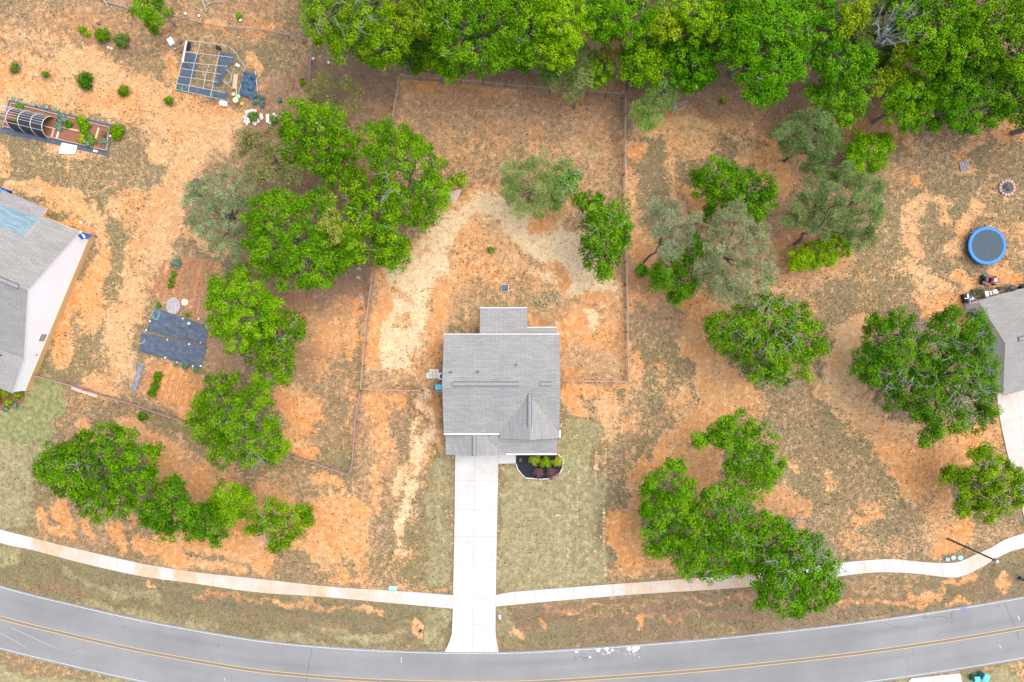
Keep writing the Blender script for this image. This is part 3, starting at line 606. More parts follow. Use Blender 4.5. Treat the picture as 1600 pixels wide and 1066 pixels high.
def asphalt():
    m, n, l, b = newmat('asphalt'); geo = n.new('ShaderNodeNewGeometry')
    def N(s, d, r=.6):
        k = n.new('ShaderNodeTexNoise'); k.inputs['Scale'].default_value = s; k.inputs['Detail'].default_value = d; k.inputs['Roughness'].default_value = r; l.new(geo.outputs['Position'], k.inputs['Vector']); return k
    a, c = N(.12, 4), N(9, 6, .8)
    r = n.new('ShaderNodeValToRGB'); r.color_ramp.elements[0].position = .35; r.color_ramp.elements[1].position = .65
    r.color_ramp.elements[0].color = (.202, .204, .20, 1); r.color_ramp.elements[1].color = (.25, .252, .248, 1); l.new(a.outputs['Fac'], r.inputs[0])
    q = n.new('ShaderNodeMapRange'); q.inputs['From Min'].default_value = .3; q.inputs['From Max'].default_value = .7; q.inputs['To Min'].default_value = .82; q.inputs['To Max'].default_value = 1.18; l.new(c.outputs['Fac'], q.inputs['Value'])
    s = n.new('ShaderNodeVectorMath'); s.operation = 'SCALE'; l.new(r.outputs[0], s.inputs[0]); l.new(q.outputs[0], s.inputs['Scale'])
    # wheel-path staining from the painted attribute
    at = n.new('ShaderNodeAttribute'); at.attribute_name = 'wear'
    mx = n.new('ShaderNodeMix'); mx.data_type = 'RGBA'; l.new(at.outputs['Fac'], mx.inputs[0]); l.new(s.outputs[0], mx.inputs[6]); mx.inputs[7].default_value = (.16, .158, .158, 1)
    vo = n.new('ShaderNodeTexVoronoi'); vo.feature = 'DISTANCE_TO_EDGE'; vo.inputs['Scale'].default_value = .22; vo.inputs['Randomness'].default_value = 1
    dn = N(.9, 3); ad = n.new('ShaderNodeVectorMath'); ad.operation = 'ADD'; l.new(geo.outputs['Position'], ad.inputs[0]); l.new(dn.outputs['Color'], ad.inputs[1]); l.new(ad.outputs[0], vo.inputs['Vector'])
    lt = n.new('ShaderNodeMath'); lt.operation = 'LESS_THAN'; lt.inputs[1].default_value = .004; l.new(vo.outputs['Distance'], lt.inputs[0])
    sel = n.new('ShaderNodeMath'); sel.operation = 'GREATER_THAN'; sel.inputs[1].default_value = .56; l.new(a.outputs['Fac'], sel.inputs[0])
    mu = n.new('ShaderNodeMath'); mu.operation = 'MULTIPLY'; l.new(lt.outputs[0], mu.inputs[0]); l.new(sel.outputs[0], mu.inputs[1])
    m3 = n.new('ShaderNodeMath'); m3.operation = 'MULTIPLY'; m3.inputs[1].default_value = .45; l.new(mu.outputs[0], m3.inputs[0])
    m2 = n.new('ShaderNodeMix'); m2.data_type = 'RGBA'; l.new(m3.outputs[0], m2.inputs[0]); l.new(mx.outputs[2], m2.inputs[6]); m2.inputs[7].default_value = (.09, .09, .09, 1)
    l.new(m2.outputs[2], b.inputs['Base Color']); b.inputs['Roughness'].default_value = .9; b.inputs['Specular IOR Level'].default_value = .2
    return m
def concrete():
    m, n, l, b = newmat('concrete'); geo = n.new('ShaderNodeNewGeometry')
    def N(s, d, r=.6):
        k = n.new('ShaderNodeTexNoise'); k.inputs['Scale'].default_value = s; k.inputs['Detail'].default_value = d; k.inputs['Roughness'].default_value = r; l.new(geo.outputs['Position'], k.inputs['Vector']); return k
    a, c = N(.5, 6), N(7, 6, .75)
    r = n.new('ShaderNodeValToRGB'); r.color_ramp.elements[0].position = .35; r.color_ramp.elements[1].position = .65
    r.color_ramp.elements[0].color = (.455, .44, .405, 1); r.color_ramp.elements[1].color = (.54, .53, .50, 1); l.new(a.outputs['Fac'], r.inputs[0])
    q = n.new('ShaderNodeMapRange'); q.inputs['From Min'].default_value = .3; q.inputs['From Max'].default_value = .7; q.inputs['To Min'].default_value = .90; q.inputs['To Max'].default_value = 1.07; l.new(c.outputs['Fac'], q.inputs['Value'])
    s = n.new('ShaderNodeVectorMath'); s.operation = 'SCALE'; l.new(r.outputs[0], s.inputs[0]); l.new(q.outputs[0], s.inputs['Scale'])
    at = n.new('ShaderNodeAttribute'); at.attribute_name = 'stain'
    k = N(1.1, 5); k2 = n.new('ShaderNodeMapRange'); k2.inputs['From Min'].default_value = .3; k2.inputs['From Max'].default_value = .6; k2.inputs['To Min'].default_value = .35; k2.inputs['To Max'].default_value = 1.1; l.new(k.outputs['Fac'], k2.inputs['Value'])
    mu = n.new('ShaderNodeMath'); mu.operation = 'MULTIPLY'; mu.use_clamp = True; l.new(at.outputs['Fac'], mu.inputs[0]); l.new(k2.outputs[0], mu.inputs[1])
    mx = n.new('ShaderNodeMix'); mx.data_type = 'RGBA'; l.new(mu.outputs[0], mx.inputs[0]); l.new(s.outputs[0], mx.inputs[6]); mx.inputs[7].default_value = (.50, .33, .18, 1)
    l.new(mx.outputs[2], b.inputs['Base Color']); b.inputs['Roughness'].default_value = .85
    return m
M['asphalt'] = asphalt(); M['concrete'] = concrete()
mat('joint', (.33, .31, .275), .9, .1); mat('paint_white', (.5, .5, .48), .8, .2, 9, dirt=(.29, .28, .27), dscale=3); mat('paint_yellow', (.48, .34, .14), .8, .1, 6); mat('tar', (.18, .16, .15), .85, .1, 5)
mat('grit', (.30, .25, .17), .95, .2, 8)
CENTRE = smooth([(-900, 620), (-500, 790), (-200, 905), (0, 965), (100, 990), (200, 1013), (300, 1032), (400, 1048), (500, 1058), (600, 1064), (700, 1067), (800, 1067), (900, 1062), (1000, 1055), (1100, 1047), (1200, 1037), (1300, 1026), (1400, 1013), (1500, 998), (1600, 981), (1800, 945), (2100, 880), (2500, 770)])
rows = [(-49, -.5), (-46, 0), (-38, .15), (-30, .7), (-22, .25), (-14, .65), (-6, .1), (0, .2), (6, .1), (14, .4), (22, .1), (30, .4), (38, .1), (46, 0), (49, 0)]
mb = MB(); lines = [offset(CENTRE, d) for d, _ in rows]
for a in lines: mb.v += [(P(*q)[0], P(*q)[1], .0) for q in a]
nC = len(CENTRE)
for r in range(len(rows)-1):
    for i in range(nC-1): mb.f.append((r*nC+i, (r+1)*nC+i, (r+1)*nC+i+1, r*nC+i+1)); mb.m.append(0)
road = mb.build('road', M['asphalt']); road['kind'] = 'structure'
wa = road.data.attributes.new('wear', 'FLOAT', 'POINT')
wv = []
for (d, w) in rows:
    for i in range(nC): wv.append(max(0, w*(.35+.35*math.sin(i*.21+d)*math.sin(i*.07+1))))
wa.data.foreach_set('value', wv)
mb = MB()
for d in (2.4, -2.4): ribbon(mb, offset(CENTRE, d-.6), offset(CENTRE, d+.6), .006, 0)
ribbon(mb, offset(CENTRE, -1.6), offset(CENTRE, 1.6), .0035, 1)
o = mb.build('centre_line', [M['paint_yellow'], M['tar']]); o['kind'] = 'structure'
mb = MB()
for d in (-46, 46): ribbon(mb, offset(CENTRE, d-.5), offset(CENTRE, d+.5), .005, 0)
o = mb.build('edge_line', [M['paint_white']]); o['kind'] = 'structure'
mb = MB()
for a, c in (([(18, 981), (50, 996), (90, 1014)], 1), ([(0, 989), (40, 1011)], 1)):
    a = smooth(a); ribbon(mb, offset(a, -.5), offset(a, .5), .0045, 0)
o = mb.build('faint_lane_line', [mat('paint_faint', (.33, .33, .33), .9, .2, 8)]); o['kind'] = 'structure'
# transverse seam across the carriageway and other cracks
mb = MB()
for cr in ([(487, 1012), (484, 1030), (481, 1046), (479, 1066)], [(1570, 942), (1575, 955), (1588, 985), (1591, 1000)], [(1490, 953), (1486, 962), (1488, 974)], [(1455, 966), (1470, 963), (1484, 968)]):
    p = [(x+random.uniform(-1, 1), y) for x, y in smooth(cr, 5)]; ribbon(mb, offset(p, -.22), offset(p, .22), .0025, 0)
o = mb.build('road_crack', [M['dark']]); o['kind'] = 'structure'

def slab_attr(o, fn):
    me = o.data; a = me.attributes.new('stain', 'FLOAT', 'POINT'); a.data.foreach_set('value', [fn(v.co.x*S+800, 533-v.co.y*S) for v in me.vertices])
def pavement(name, up, lo, stains, z=.07, step=20, ja=0):
    up, lo = smooth(up, 10), smooth(lo, 10)
    def resample(p, n):
        L = [0]
        for i in range(len(p)-1): L.append(L[-1]+math.dist(p[i], p[i+1]))
        return [tuple(np.interp(L[-1]*k/n, L, [q[j] for q in p]) for j in (0, 1)) for k in range(n+1)]
    n = int(math.dist(up[0], up[-1])/6); up, lo = resample(up, n), resample(lo, n)
    mb = MB(); ribbon(mb, up, lo, z, 0, .14)
    for i in range(0, n, 5):
        dx, dy = up[i][0]-lo[i][0], up[i][1]-lo[i][1]; w = .30
        ex, ey = -dy/math.hypot(dx, dy)*w, dx/math.hypot(dx, dy)*w
        q = [(up[i][0]-ex, up[i][1]-ey), (up[i][0]+ex, up[i][1]+ey), (lo[i][0]+ex, lo[i][1]+ey), (lo[i][0]-ex, lo[i][1]-ey)]
        q = [P(*k) for k in q]; mb.poly([(k[0], k[1], z+.004) for k in q][::-1], 1)
    o = mb.build(name, [M['concrete'], M['joint']]); o['kind'] = 'structure'
    def st(x, y):
        v = 0
        for (c, w, s) in stains: v = max(v, s*max(0, 1-max(0, abs(x-c)-w)/9))
        return v
    slab_attr(o, st); return o
pavement('pavement', [(-220, 745), (-100, 795), (0, 827), (55, 841), (85, 849), (140, 862), (220, 880), (300, 893), (400, 904), (520, 917), (600, 922), (709, 930)],
         [(-226, 764), (-106, 814), (0, 848), (50, 859), (130, 880), (220, 900), (300, 911), (400, 925), (500, 932), (600, 941), (709, 951)],
         [(75, 20, .9), (120, 24, .5), (165, 12, .25), (232, 14, .85), (270, 5, .3), (290, 14, .9), (340, 30, .45), (400, 20, .4), (440, 40, .6), (495, 12, .9), (560, 25, .6), (610, 15, .35)])
pavement('pavement', [(775, 930), (800, 925), (900, 917), (980, 911), (1060, 905), (1160, 897), (1250, 888), (1310, 880), (1335, 877), (1376, 874), (1400, 874), (1440, 878), (1480, 880), (1500, 877), (1520, 868), (1545, 857), (1570, 843), (1600, 833), (1680, 805)],
         [(775, 948), (800, 945), (900, 936), (1000, 928), (1100, 922), (1180, 916), (1260, 907), (1320, 899), (1375, 894), (1430, 896), (1480, 902), (1503, 900), (1530, 888), (1555, 873), (1580, 861), (1605, 854), (1685, 828)],
         [(992, 12, .8), (1020, 16, .6), (1045, 8, .4), (1100, 50, .7), (1170, 20, .9), (1350, 10, .25), (1530, 18, .5)])
def slab(name, pts, z, joints=(), stain=lambda x, y: 0, w=.28, label=None):
    mb = MB(); mb.prism([P(*p)[:2] for p in reversed(pts)], -.2, z, 0)
    for (a, c) in joints:
        dx, dy = c[0]-a[0], c[1]-a[1]; L = math.hypot(dx, dy); ex, ey = -dy/L*w, dx/L*w
        q = [P(*k) for k in ((a[0]-ex, a[1]-ey), (a[0]+ex, a[1]+ey), (c[0]+ex, c[1]+ey), (c[0]-ex, c[1]-ey))]
        mb.poly([(k[0], k[1], z+.004) for k in q][::-1], 1)
    o = mb.build(name, [M['concrete'], M['joint']]); o['kind'] = 'structure'; slab_attr(o, stain); return o
slab('driveway', [(711.5, 700), (806, 700), (806, 724), (778.5, 724.5), (777, 800), (775.5, 880), (774.5, 950), (774, 985), (775.5, 1000), (779, 1019), (694.5, 1018.5), (702, 1003), (706, 990), (707.5, 960), (709, 880), (710.5, 800)], .085,
     [((711, 751), (778, 751.5)), ((710, 796), (777, 796.5)), ((710, 838), (776, 838.5)), ((709, 887), (775, 887)), ((708, 934), (774.5, 934)), ((707.5, 975), (774, 976)), ((742, 712), (738, 1018)), ((778.5, 712), (778.5, 724))])
slab('driveway', [(1556, 606), (1680, 580), (1680, 830), (1604, 826), (1598, 800), (1590, 765), (1573, 707), (1564, 665), (1559, 635)], .06, [((1562, 660), (1640, 640)), ((1574, 706), (1650, 690)), ((1588, 606), (1600, 700)), ((1586, 752), (1650, 740))], lambda x, y: .25)
slab('driveway', [(1418, 1066), (1424, 1060), (1500, 1052), (1503, 1066), (1505, 1130), (1410, 1130)], .05, [((1458, 1057), (1462, 1128))])
slab('driveway', [(45, 832), (-100, 780), (-100, 760), (-20, 700), (-60, 700)][:0] or [(-160, 700), (-110, 720), (-80, 960), (-170, 930)], .075)
# ---------------------------------------------------------------- houses
def roof_face(mb, pts, eave, up_, m=0, t=.12):
    """a sloping roof plane with shingle uv (u along the eave), underside and fascia"""
    e = Vector(eave).normalized(); pts = [Vector(p) for p in pts]
    nrm = (pts[1]-pts[0]).cross(pts[2]-pts[0]).normalized()
    if nrm.z < 0: pts.reverse(); nrm = -nrm
    s = nrm.cross(e)
    mb.poly(pts, m, [(p.dot(e), p.dot(s)) for p in pts])
    lo = [p - Vector((0, 0, t)) for p in pts]; mb.poly(lo[::-1], 1)
    for i in range(len(pts)):
        j = (i+1) % len(pts); mb.poly([pts[j], pts[i], lo[i], lo[j]], 1)
def lerp(a, c, t): return tuple(a[i]+(c[i]-a[i])*t for i in range(len(a)))

hs = empty('house', P(783, 612, 0), 'grey shingle roofed house at the head of the long concrete driveway, in the centre', 'house')
zE = 3.3
BL, BR = P(694.5, 522.5, zE), P(874.5, 524, zE); FL, FR = P(693.5, 677.5, zE), P(874, 684, zE)
zR = 5.1; RL, RR = P(691, 600, zR), P(877, 600, zR)
mb = MB()
# main ridge east-west
xL, xR = FL[0], FR[0]; yB, yF, yR = BL[1], FL[1], RL[1]
roof_face(mb, [(xL, yB, zE), (xR, yB, zE), (xR, yR, zR), (xL, yR, zR)], (1, 0, 0), 1)
roof_face(mb, [(xL, yF, zE), (xR, yF, zE), (xR, yR, zR), (xL, yR, zR)], (1, 0, 0), 1)
# cross gable at the front right, ridge north-south
cx = P(828, 640, 5.2)[0]; hw = xR + .02 - cx; zC = 4.72; yG = FR[1] - .05; zl = zE + .02
def zfront(y): return zE + (zR-zE)*(y-yF)/(yR-yF)
yTop = yF + (zC-zE)/(zR-zE)*(yR-yF)
yLo = yF
roof_face(mb, [(cx-hw, yLo, zl+.03), (cx-hw, yG, zl+.03), (cx, yG, zC), (cx, yTop, zC)], (0, 1, 0), 1)
roof_face(mb, [(cx+hw, yLo, zl+.03), (cx+hw, yG, zl+.03), (cx, yG, zC), (cx, yTop, zC)], (0, 1, 0), 1)
mb.build('roof', [M['shingle'], M['trim']], hs)
# garage wing gable and porch roof
mb = MB(); zg = 2.5; gx0, gx1 = P(696, 0, zg)[0], P(788, 0, zg)[0]; gxr = (gx0+gx1)/2 - .0; yg0 = P(0, 679, zg)[1]; yg1 = P(0, 710.5, zg)[1]; zgr = 3.22
roof_face(mb, [(gx0, yF+.3, zg), (gx0, yg1, zg), (gxr, yg1-.08, zgr), (gxr, yF+.3, zgr)], (0, 1, 0), 1)
roof_face(mb, [(gx1+.25, yF+.3, zg-.05), (gx1+.25, yg1, zg-.05), (gxr, yg1-.08, zgr), (gxr, yF+.3, zgr)], (0, 1, 0), 1)
mb.build('garage_roof', [M['shingle'], M['trim']], hs)
mb = MB(); px0_, px1_ = gxr+1.6, P(870, 0, zg)[0]; zpt = 3.12
roof_face(mb, [(px0_, yg1+.12, 2.5), (px1_, yg1+.12, 2.5), (px1_, FR[1]+.5, zpt), (px0_, FR[1]+.5, zpt)], (1, 0, 0), 1)
mb.build('porch_roof', [M['shingle'], M['trim']], hs)
# back porch and back wing
mb = MB(); bx0, bx1 = P(750, 0, 2.7)[0], P(823.7, 0, 2.7)[0]; byt, byb = P(0, 481.5, 2.62)[1], yB-.1
roof_face(mb, [(bx0, byt, 2.5), (bx1, byt, 2.5), (bx1, byb-.3, 3.1), (bx0, byb-.3, 3.1)], (1, 0, 0), 1)
mb.build('back_porch_roof', [M['shingle'], M['trim']], hs)
mb = MB(); wx1 = P(870, 0, 2.6)[0]; wyt = P(0, 512, 2.6)[1]
roof_face(mb, [(bx1+.01, wyt, 2.55), (wx1, wyt, 2.55), (wx1, yB-.3, 3.0), (bx1+.01, yB-.3, 3.0)], (1, 0, 0), 1)
mb.build('back_wing_roof', [M['shingle'], M['trim']], hs)
# walls: brick front, siding back and gables
mb = MB(); i_ = .38
x0, x1 = xL+i_, xR-i_; y0, y1 = yF+i_, yB-i_
wall_h = zE - .12
for (a, c) in (((x0, y0), (x1, y0)), ((x1, y0), (x1, y1)), ((x1, y1), (x0, y1)), ((x0, y1), (x0, y0))):
    if a[0] == c[0]:
        ym = yR; zt = zR - .25; mb.poly([(a[0], a[1], 0), (c[0], c[1], 0), (c[0], c[1], wall_h), (a[0], ym, zt), (a[0], a[1], wall_h)], 0)
    else: mb.poly([(a[0], a[1], 0), (c[0], c[1], 0), (c[0], c[1], wall_h), (a[0], a[1], wall_h)], 0)
mb.build('wall', [M['brick']], hs)
mb = MB(); ga, gb = gx0+.3, gx1-.3; gy = yg1 + .35
mb.poly([(ga, gy, 0), (gb, gy, 0), (gb, gy, 2.4), (gxr, gy, zgr-.2), (ga, gy, 2.4)]); mb.poly([(ga, y0-.01, 0), (ga, gy, 0), (ga, gy, 2.4), (ga, y0-.01, 2.4)]); mb.poly([(gb, gy, 0), (gb, y0-.01, 0), (gb, y0-.01, 2.4), (gb, gy, 2.4)])
mb.build('garage_wall', [M['brick']], hs)
mb = MB(); mb.box((gxr, gy-.03, 1.02), (4.4, .06, 2.0)); 
for k in range(4): mb.box((gxr, gy-.07, .28+.5*k), (4.3, .03, .45))
mb.build('garage_door', [M['white']], hs)
mb = MB(); mb.poly([(cx-hw+.4, FR[1]+.4, 3.2), (cx+hw-.4, FR[1]+.4, 3.2), (cx, FR[1]+.4, zC-.3)]); mb.build('gable_siding', [M['siding']], hs); mb = MB(); mb.poly([(x1-.01, y1, 0), (x1-.01, wyt-.3, 0), (x1-.01, wyt-.3, 2.4), (x1-.01, y1, 2.5)]); mb.build('wing_siding', [M['siding']], hs)
mb = MB(); mb.box((x1-.2, wyt-.22, 1.25), (.26, .26, 2.5)); mb.build('wing_pier', [M['brick']], hs)
for px_ in (bx0+.2, bx1-.2): MB().box((px_, byt-.2, 1.2), (.16, .16, 2.4)).build('post', [M['white']], hs)
for px_ in (gxr+3.4, px1_-.25): MB().box((px_, yg1+.4, 1.25), (.18, .18, 2.5)).build('post', [M['white']], hs)
for (wx_, w_) in ((gxr+4.6, 1.5), (gxr+7.4, 1.6)):
    mb = MB(); mb.box((wx_, y0-.04, 1.5), (w_+.16, .06, 1.5)); f = mb.build('window_frame', [M['white']], hs)
    mb = MB(); mb.box((wx_, y0-.08, 1.5), (w_, .02, 1.34)); mb.build('pane', [M['glass']], f)
mb = MB(); mb.box((gxr+6.0, y0-.05, 1.1), (1.0, .07, 2.1)); mb.build('front_door', [M['dark']], hs)
# gutters
def gutter(a, c, parent, w=.11):
    mb = MB(); d = Vector(c)-Vector(a); ang = math.atan2(d.y, d.x); mid = (Vector(a)+Vector(c))/2
    mb.box(mid, (d.length, w, .11), ang); return mb.build('gutter', [M['white']], parent)
gutter((xL, yB+.03, zE-.06), (xR, yB+.03, zE-.06), hs, .07); gutter((xL, yF-.055, zE-.03), (gx1+.0-.1, yF-.055, zE-.03), hs, .13)
gutter((bx0, byt+.05, 2.44), (bx1, byt+.05, 2.44), hs, .08)
gutter((px0_+1.9, yg1+.06, 2.56), (px1_, yg1+.06, 2.56), hs, .13); gutter((xR+.06, P(0, 672, zE)[1], zE-.05), (xR+.06, FR[1], zE-.05), hs, .16)
gutter((bx1, wyt+.04, 2.5), (wx1, wyt+.04, 2.5), hs, .07)
# ridge vents: two dark lines with a paler cap, pipes and a box vent
def ridge_vent(a, c, w, parent):
    mb = MB(); d = Vector(c)-Vector(a); ang = math.atan2(d.y, d.x); mid = (Vector(a)+Vector(c))/2; n_ = Vector((-d.y, d.x, 0)).normalized()
    mb.box(mid+Vector((0, 0, .05)), (d.length, w*.78, .08), ang, 0)
    for s in (-1, 1): mb.box(mid+n_*s*w/2+Vector((0, 0, .02)), (d.length, .09, .10), ang, 1)
    k = int(d.length/1.2)
    for q in range(1, k): mb.box(Vector(a)+d*q/k+Vector((0, 0, .055)), (.05, w*.8, .09), ang, 2)
    return mb.build('ridge_vent', [M['shingle_flat'], M['vent'], M['vent_mid']], parent)
mat('shingle_flat', (.25, .25, .255), .9, .2, 9); mat('vent_mid', (.19, .19, .2), .9, .1)
zr_ = zR+.02
ridge_vent((P(708, 0, zR)[0], yR+.0, zr_), (P(811, 0, zR)[0], yR, zr_), .42, hs); ridge_vent((P(844, 0, zR)[0], yR, zr_), (P(861, 0, zR)[0], yR, zr_), .38, hs)
ridge_vent((cx, P(0, 615, zC)[1], zC+.02), (cx, P(0, 667, zC)[1], zC+.02), .36, hs); ridge_vent((gxr, yF-.15, zgr+.02), (gxr, yg1-.05, zgr+.02), .34, hs)
for q in ((704, 582), (746.5, 581.5)):
    z_ = zE+(zR-zE)*(533+10-0, 0)[1] ; z_ = 4.7
    c_ = P(q[0], q[1], z_); zz = zE + (zR-zE)*(yB-c_[1])/(yB-yR)
    mb = MB(); mb.cyl((c_[0], c_[1], zz-.1), .07, .4, 8); mb.box((c_[0], c_[1], zz+.02), (.28, .28, .05), rx=.5); mb.build('vent_pipe', [M['vent']], hs)
c_ = P(806.5, 570, 4.6); zz = zE + (zR-zE)*(yB-c_[1])/(yB-yR); mb = MB(); mb.box((c_[0], c_[1], zz+.08), (.24, .24, .16)); mb.build('box_vent', [M['vent']], hs)

# ---- neighbour on the left, turned, white gable wall over a tan brick base
A, B_ = Vector(P(146, 371)), Vector(P(46, 610)); e = (B_-A).normalized(); Ld = (B_-A).length; w_ = Vector((e.y, -e.x, 0))
if w_.x > 0: w_ = -w_
hl = empty('house', (A+B_)/2 + w_*6, 'neighbouring house at the left edge with bare white gable wall over a tan brick base', 'house')
def Q(t, u, z): p = A + e*(Ld*t) + w_*u; return Vector((p.x, p.y, z))
ov = .15; LW = 18
zEl, zPk, tP, tF = 2.95, 7.0, .374, .785; zF = 3.35
mb = MB()
roof_face(mb, [Q(-.012, -ov, zEl), Q(-.012, LW, zEl), Q(tP, LW, zPk), Q(tP, -ov, zPk)], w_, 1)
roof_face(mb, [Q(tF, -ov, zF), Q(tF, LW, zF), Q(tP, LW, zPk), Q(tP, -ov, zPk)], w_, 1)


mb.build('roof', [M['shingle_warm'], M['trim']], hl)
mb = MB(); roof_face(mb, [Q(tF, -ov-.0, zF-.02), Q(tF, LW, zF-.02), Q(1.005, LW, 2.85), Q(1.005, -ov, 2.85)], w_, 1)
mb.build('porch_roof', [M['shingle_warm'], M['trim']], hl)
mb = MB(); mb.poly([Q(0, 0, .82), Q(1, 0, .82), Q(1, 0, 2.72), Q(tF, 0, 3.2), Q(tP, 0, zPk-.12), Q(0, 0, 2.82)][::1])
mb.poly([Q(0, LW, .82), Q(0, 0, .82), Q(0, 0, 2.8), Q(0, LW, 2.8)]); mb.poly([Q(1, 0, .82), Q(1, LW, .82), Q(1, LW, 2.7), Q(1, 0, 2.7)])
mb.build('wall', [M['siding']], hl)
mb = MB(); q = [Q(-.006, -.10, 0), Q(1.0, -.10, 0), Q(1.0, LW, 0), Q(-.006, LW, 0)]
mb.prism([(p.x, p.y) for p in q], -.1, .82, 0); mb.build('brick_base', [M['tan_brick']], hl)
mb = MB()
for (t, u, wz) in ((.70, 0, 1.0),): pass
f = MB(); g = MB()
c0 = Q(.655, -.03, 1.55)
ang = math.atan2(e.y, e.x)
f.box(c0, (1.0, .05, 1.05), ang); fo = f.build('window_frame', [M['white']], hl)
for s in (-1,): 
    g.box(Q(.655, -.065, 1.8), (.82, .02, .42), ang); g.box(Q(.655, -.065, 1.32), (.82, .02, .42), ang)
g.build('pane', [M['glass_pale']] if 'glass_pale' in M else [mat('glass_pale', (.2, .27, .24), .3, .1, spec=.5)], fo)
mb = MB(); mb.cyl(Q(.765, -.1, 1.35), .06, .12, 8); mb.build('outdoor_tap', [M['dark']], hl)
def Qp(px_, py_, z): return Vector(P(px_, py_, z))
mb = MB(); ridge_pts = (Q(tP, .9, zPk+.02), Q(tP, LW, zPk+.02)); d = ridge_pts[1]-ridge_pts[0]
def plane_z(p):   # height of the left roof at a point
    t = (p-A).dot(e)/Ld; return zEl+(zPk-zEl)*(t+.012)/(tP+.012) if t < tP else zPk-(zPk-zF)*(t-tP)/(tF-tP)
ridge_vent(tuple(ridge_pts[0]), tuple(ridge_pts[1]), .42, hl)
# blue-grey panel of the rear porch on the rear slope and the low roof by the corner
def on_roof(pts, dz):
    out = []
    for (x, y) in pts:
        z = 4.0
        for _ in range(8): p = Qp(x, y, z); z = plane_z(p)+dz
        out.append(Qp(x, y, z))
    return out
bp_ = on_roof([(-60, 299), (63, 341.5), (38, 369), (-60, 332)], .10)
mb = MB(); roof_face(mb, bp_, w_, 1); mb.build('sunroom_roof', [M['shingle_blue'], M['trim']], hl)
mb = MB(); lp = [Q(-.062, 4.3, 2.75), Q(-.062, 9.8, 2.75), Q(-.01, 9.6, 3.0), Q(-.01, 4.3, 3.0)]; roof_face(mb, lp, w_, 1); mb.build('rear_porch_roof', [M['shingle_warm'], M['trim']], hl)
pp = on_roof([(4, 555)], .05)[0]; mb = MB(); mb.cyl(pp-Vector((0, 0, .2)), .08, .5, 8); mb.build('vent_pipe', [M['dark']], hl)

# ---- neighbour on the right
A2, B2 = Vector(P(1507, 475)), Vector(P(1545, 613)); e2 = (B2-A2).normalized(); L2 = (B2-A2).length; w2 = Vector((-e2.y, e2.x, 0))
if w2.x < 0: w2 = -w2
hr = empty('house', (A2+B2)/2 + w2*6, 'neighbouring house at the right edge, its white side wall partly hidden by a large tree', 'house')
def Q2(t, u, z): p = A2 + e2*(L2*t) + w2*u; return Vector((p.x, p.y, z))
k2 = (2.55, 4.95, .44, 2.35)
mb = MB()
roof_face(mb, [Q2(-.02, -.1, k2[0]), Q2(-.02, 18, k2[0]), Q2(k2[2], 18, k2[1]), Q2(k2[2], -.1, k2[1])], w2, 1)
roof_face(mb, [Q2(1.02, -.1, k2[3]), Q2(1.02, 18, k2[3]), Q2(k2[2], 18, k2[1]), Q2(k2[2], -.1, k2[1])], w2, 1)
mb.build('roof', [M['shingle_warm'], M['trim']], hr)
mb = MB(); mb.poly([Q2(0, 0, 0), Q2(1, 0, 0), Q2(1, 0, k2[3]-.12), Q2(k2[2], 0, k2[1]-.12), Q2(0, 0, k2[0]-.12)]); mb.poly([Q2(0, 18, 0), Q2(0, 0, 0), Q2(0, 0, 2.4), Q2(0, 18, 2.4)]); mb.poly([Q2(1, 0, 0), Q2(1, 18, 0), Q2(1, 18, 2.2), Q2(1, 0, 2.2)])
mb.build('wall', [M['siding']], hr)
ridge_vent(tuple(Q2(k2[2], 1.4, k2[1]+.02)), tuple(Q2(k2[2], 18, k2[1]+.02)), .4, hr)
mb = MB(); mb.box(Q2(.28, -.03, 1.4), (.9, .05, 1.0), math.atan2(e2.y, e2.x)); fo = mb.build('window_frame', [M['white']], hr); mb = MB(); mb.box(Q2(.28, -.065, 1.4), (.75, .02, .85), math.atan2(e2.y, e2.x)); mb.build('pane', [M['glass']], fo)

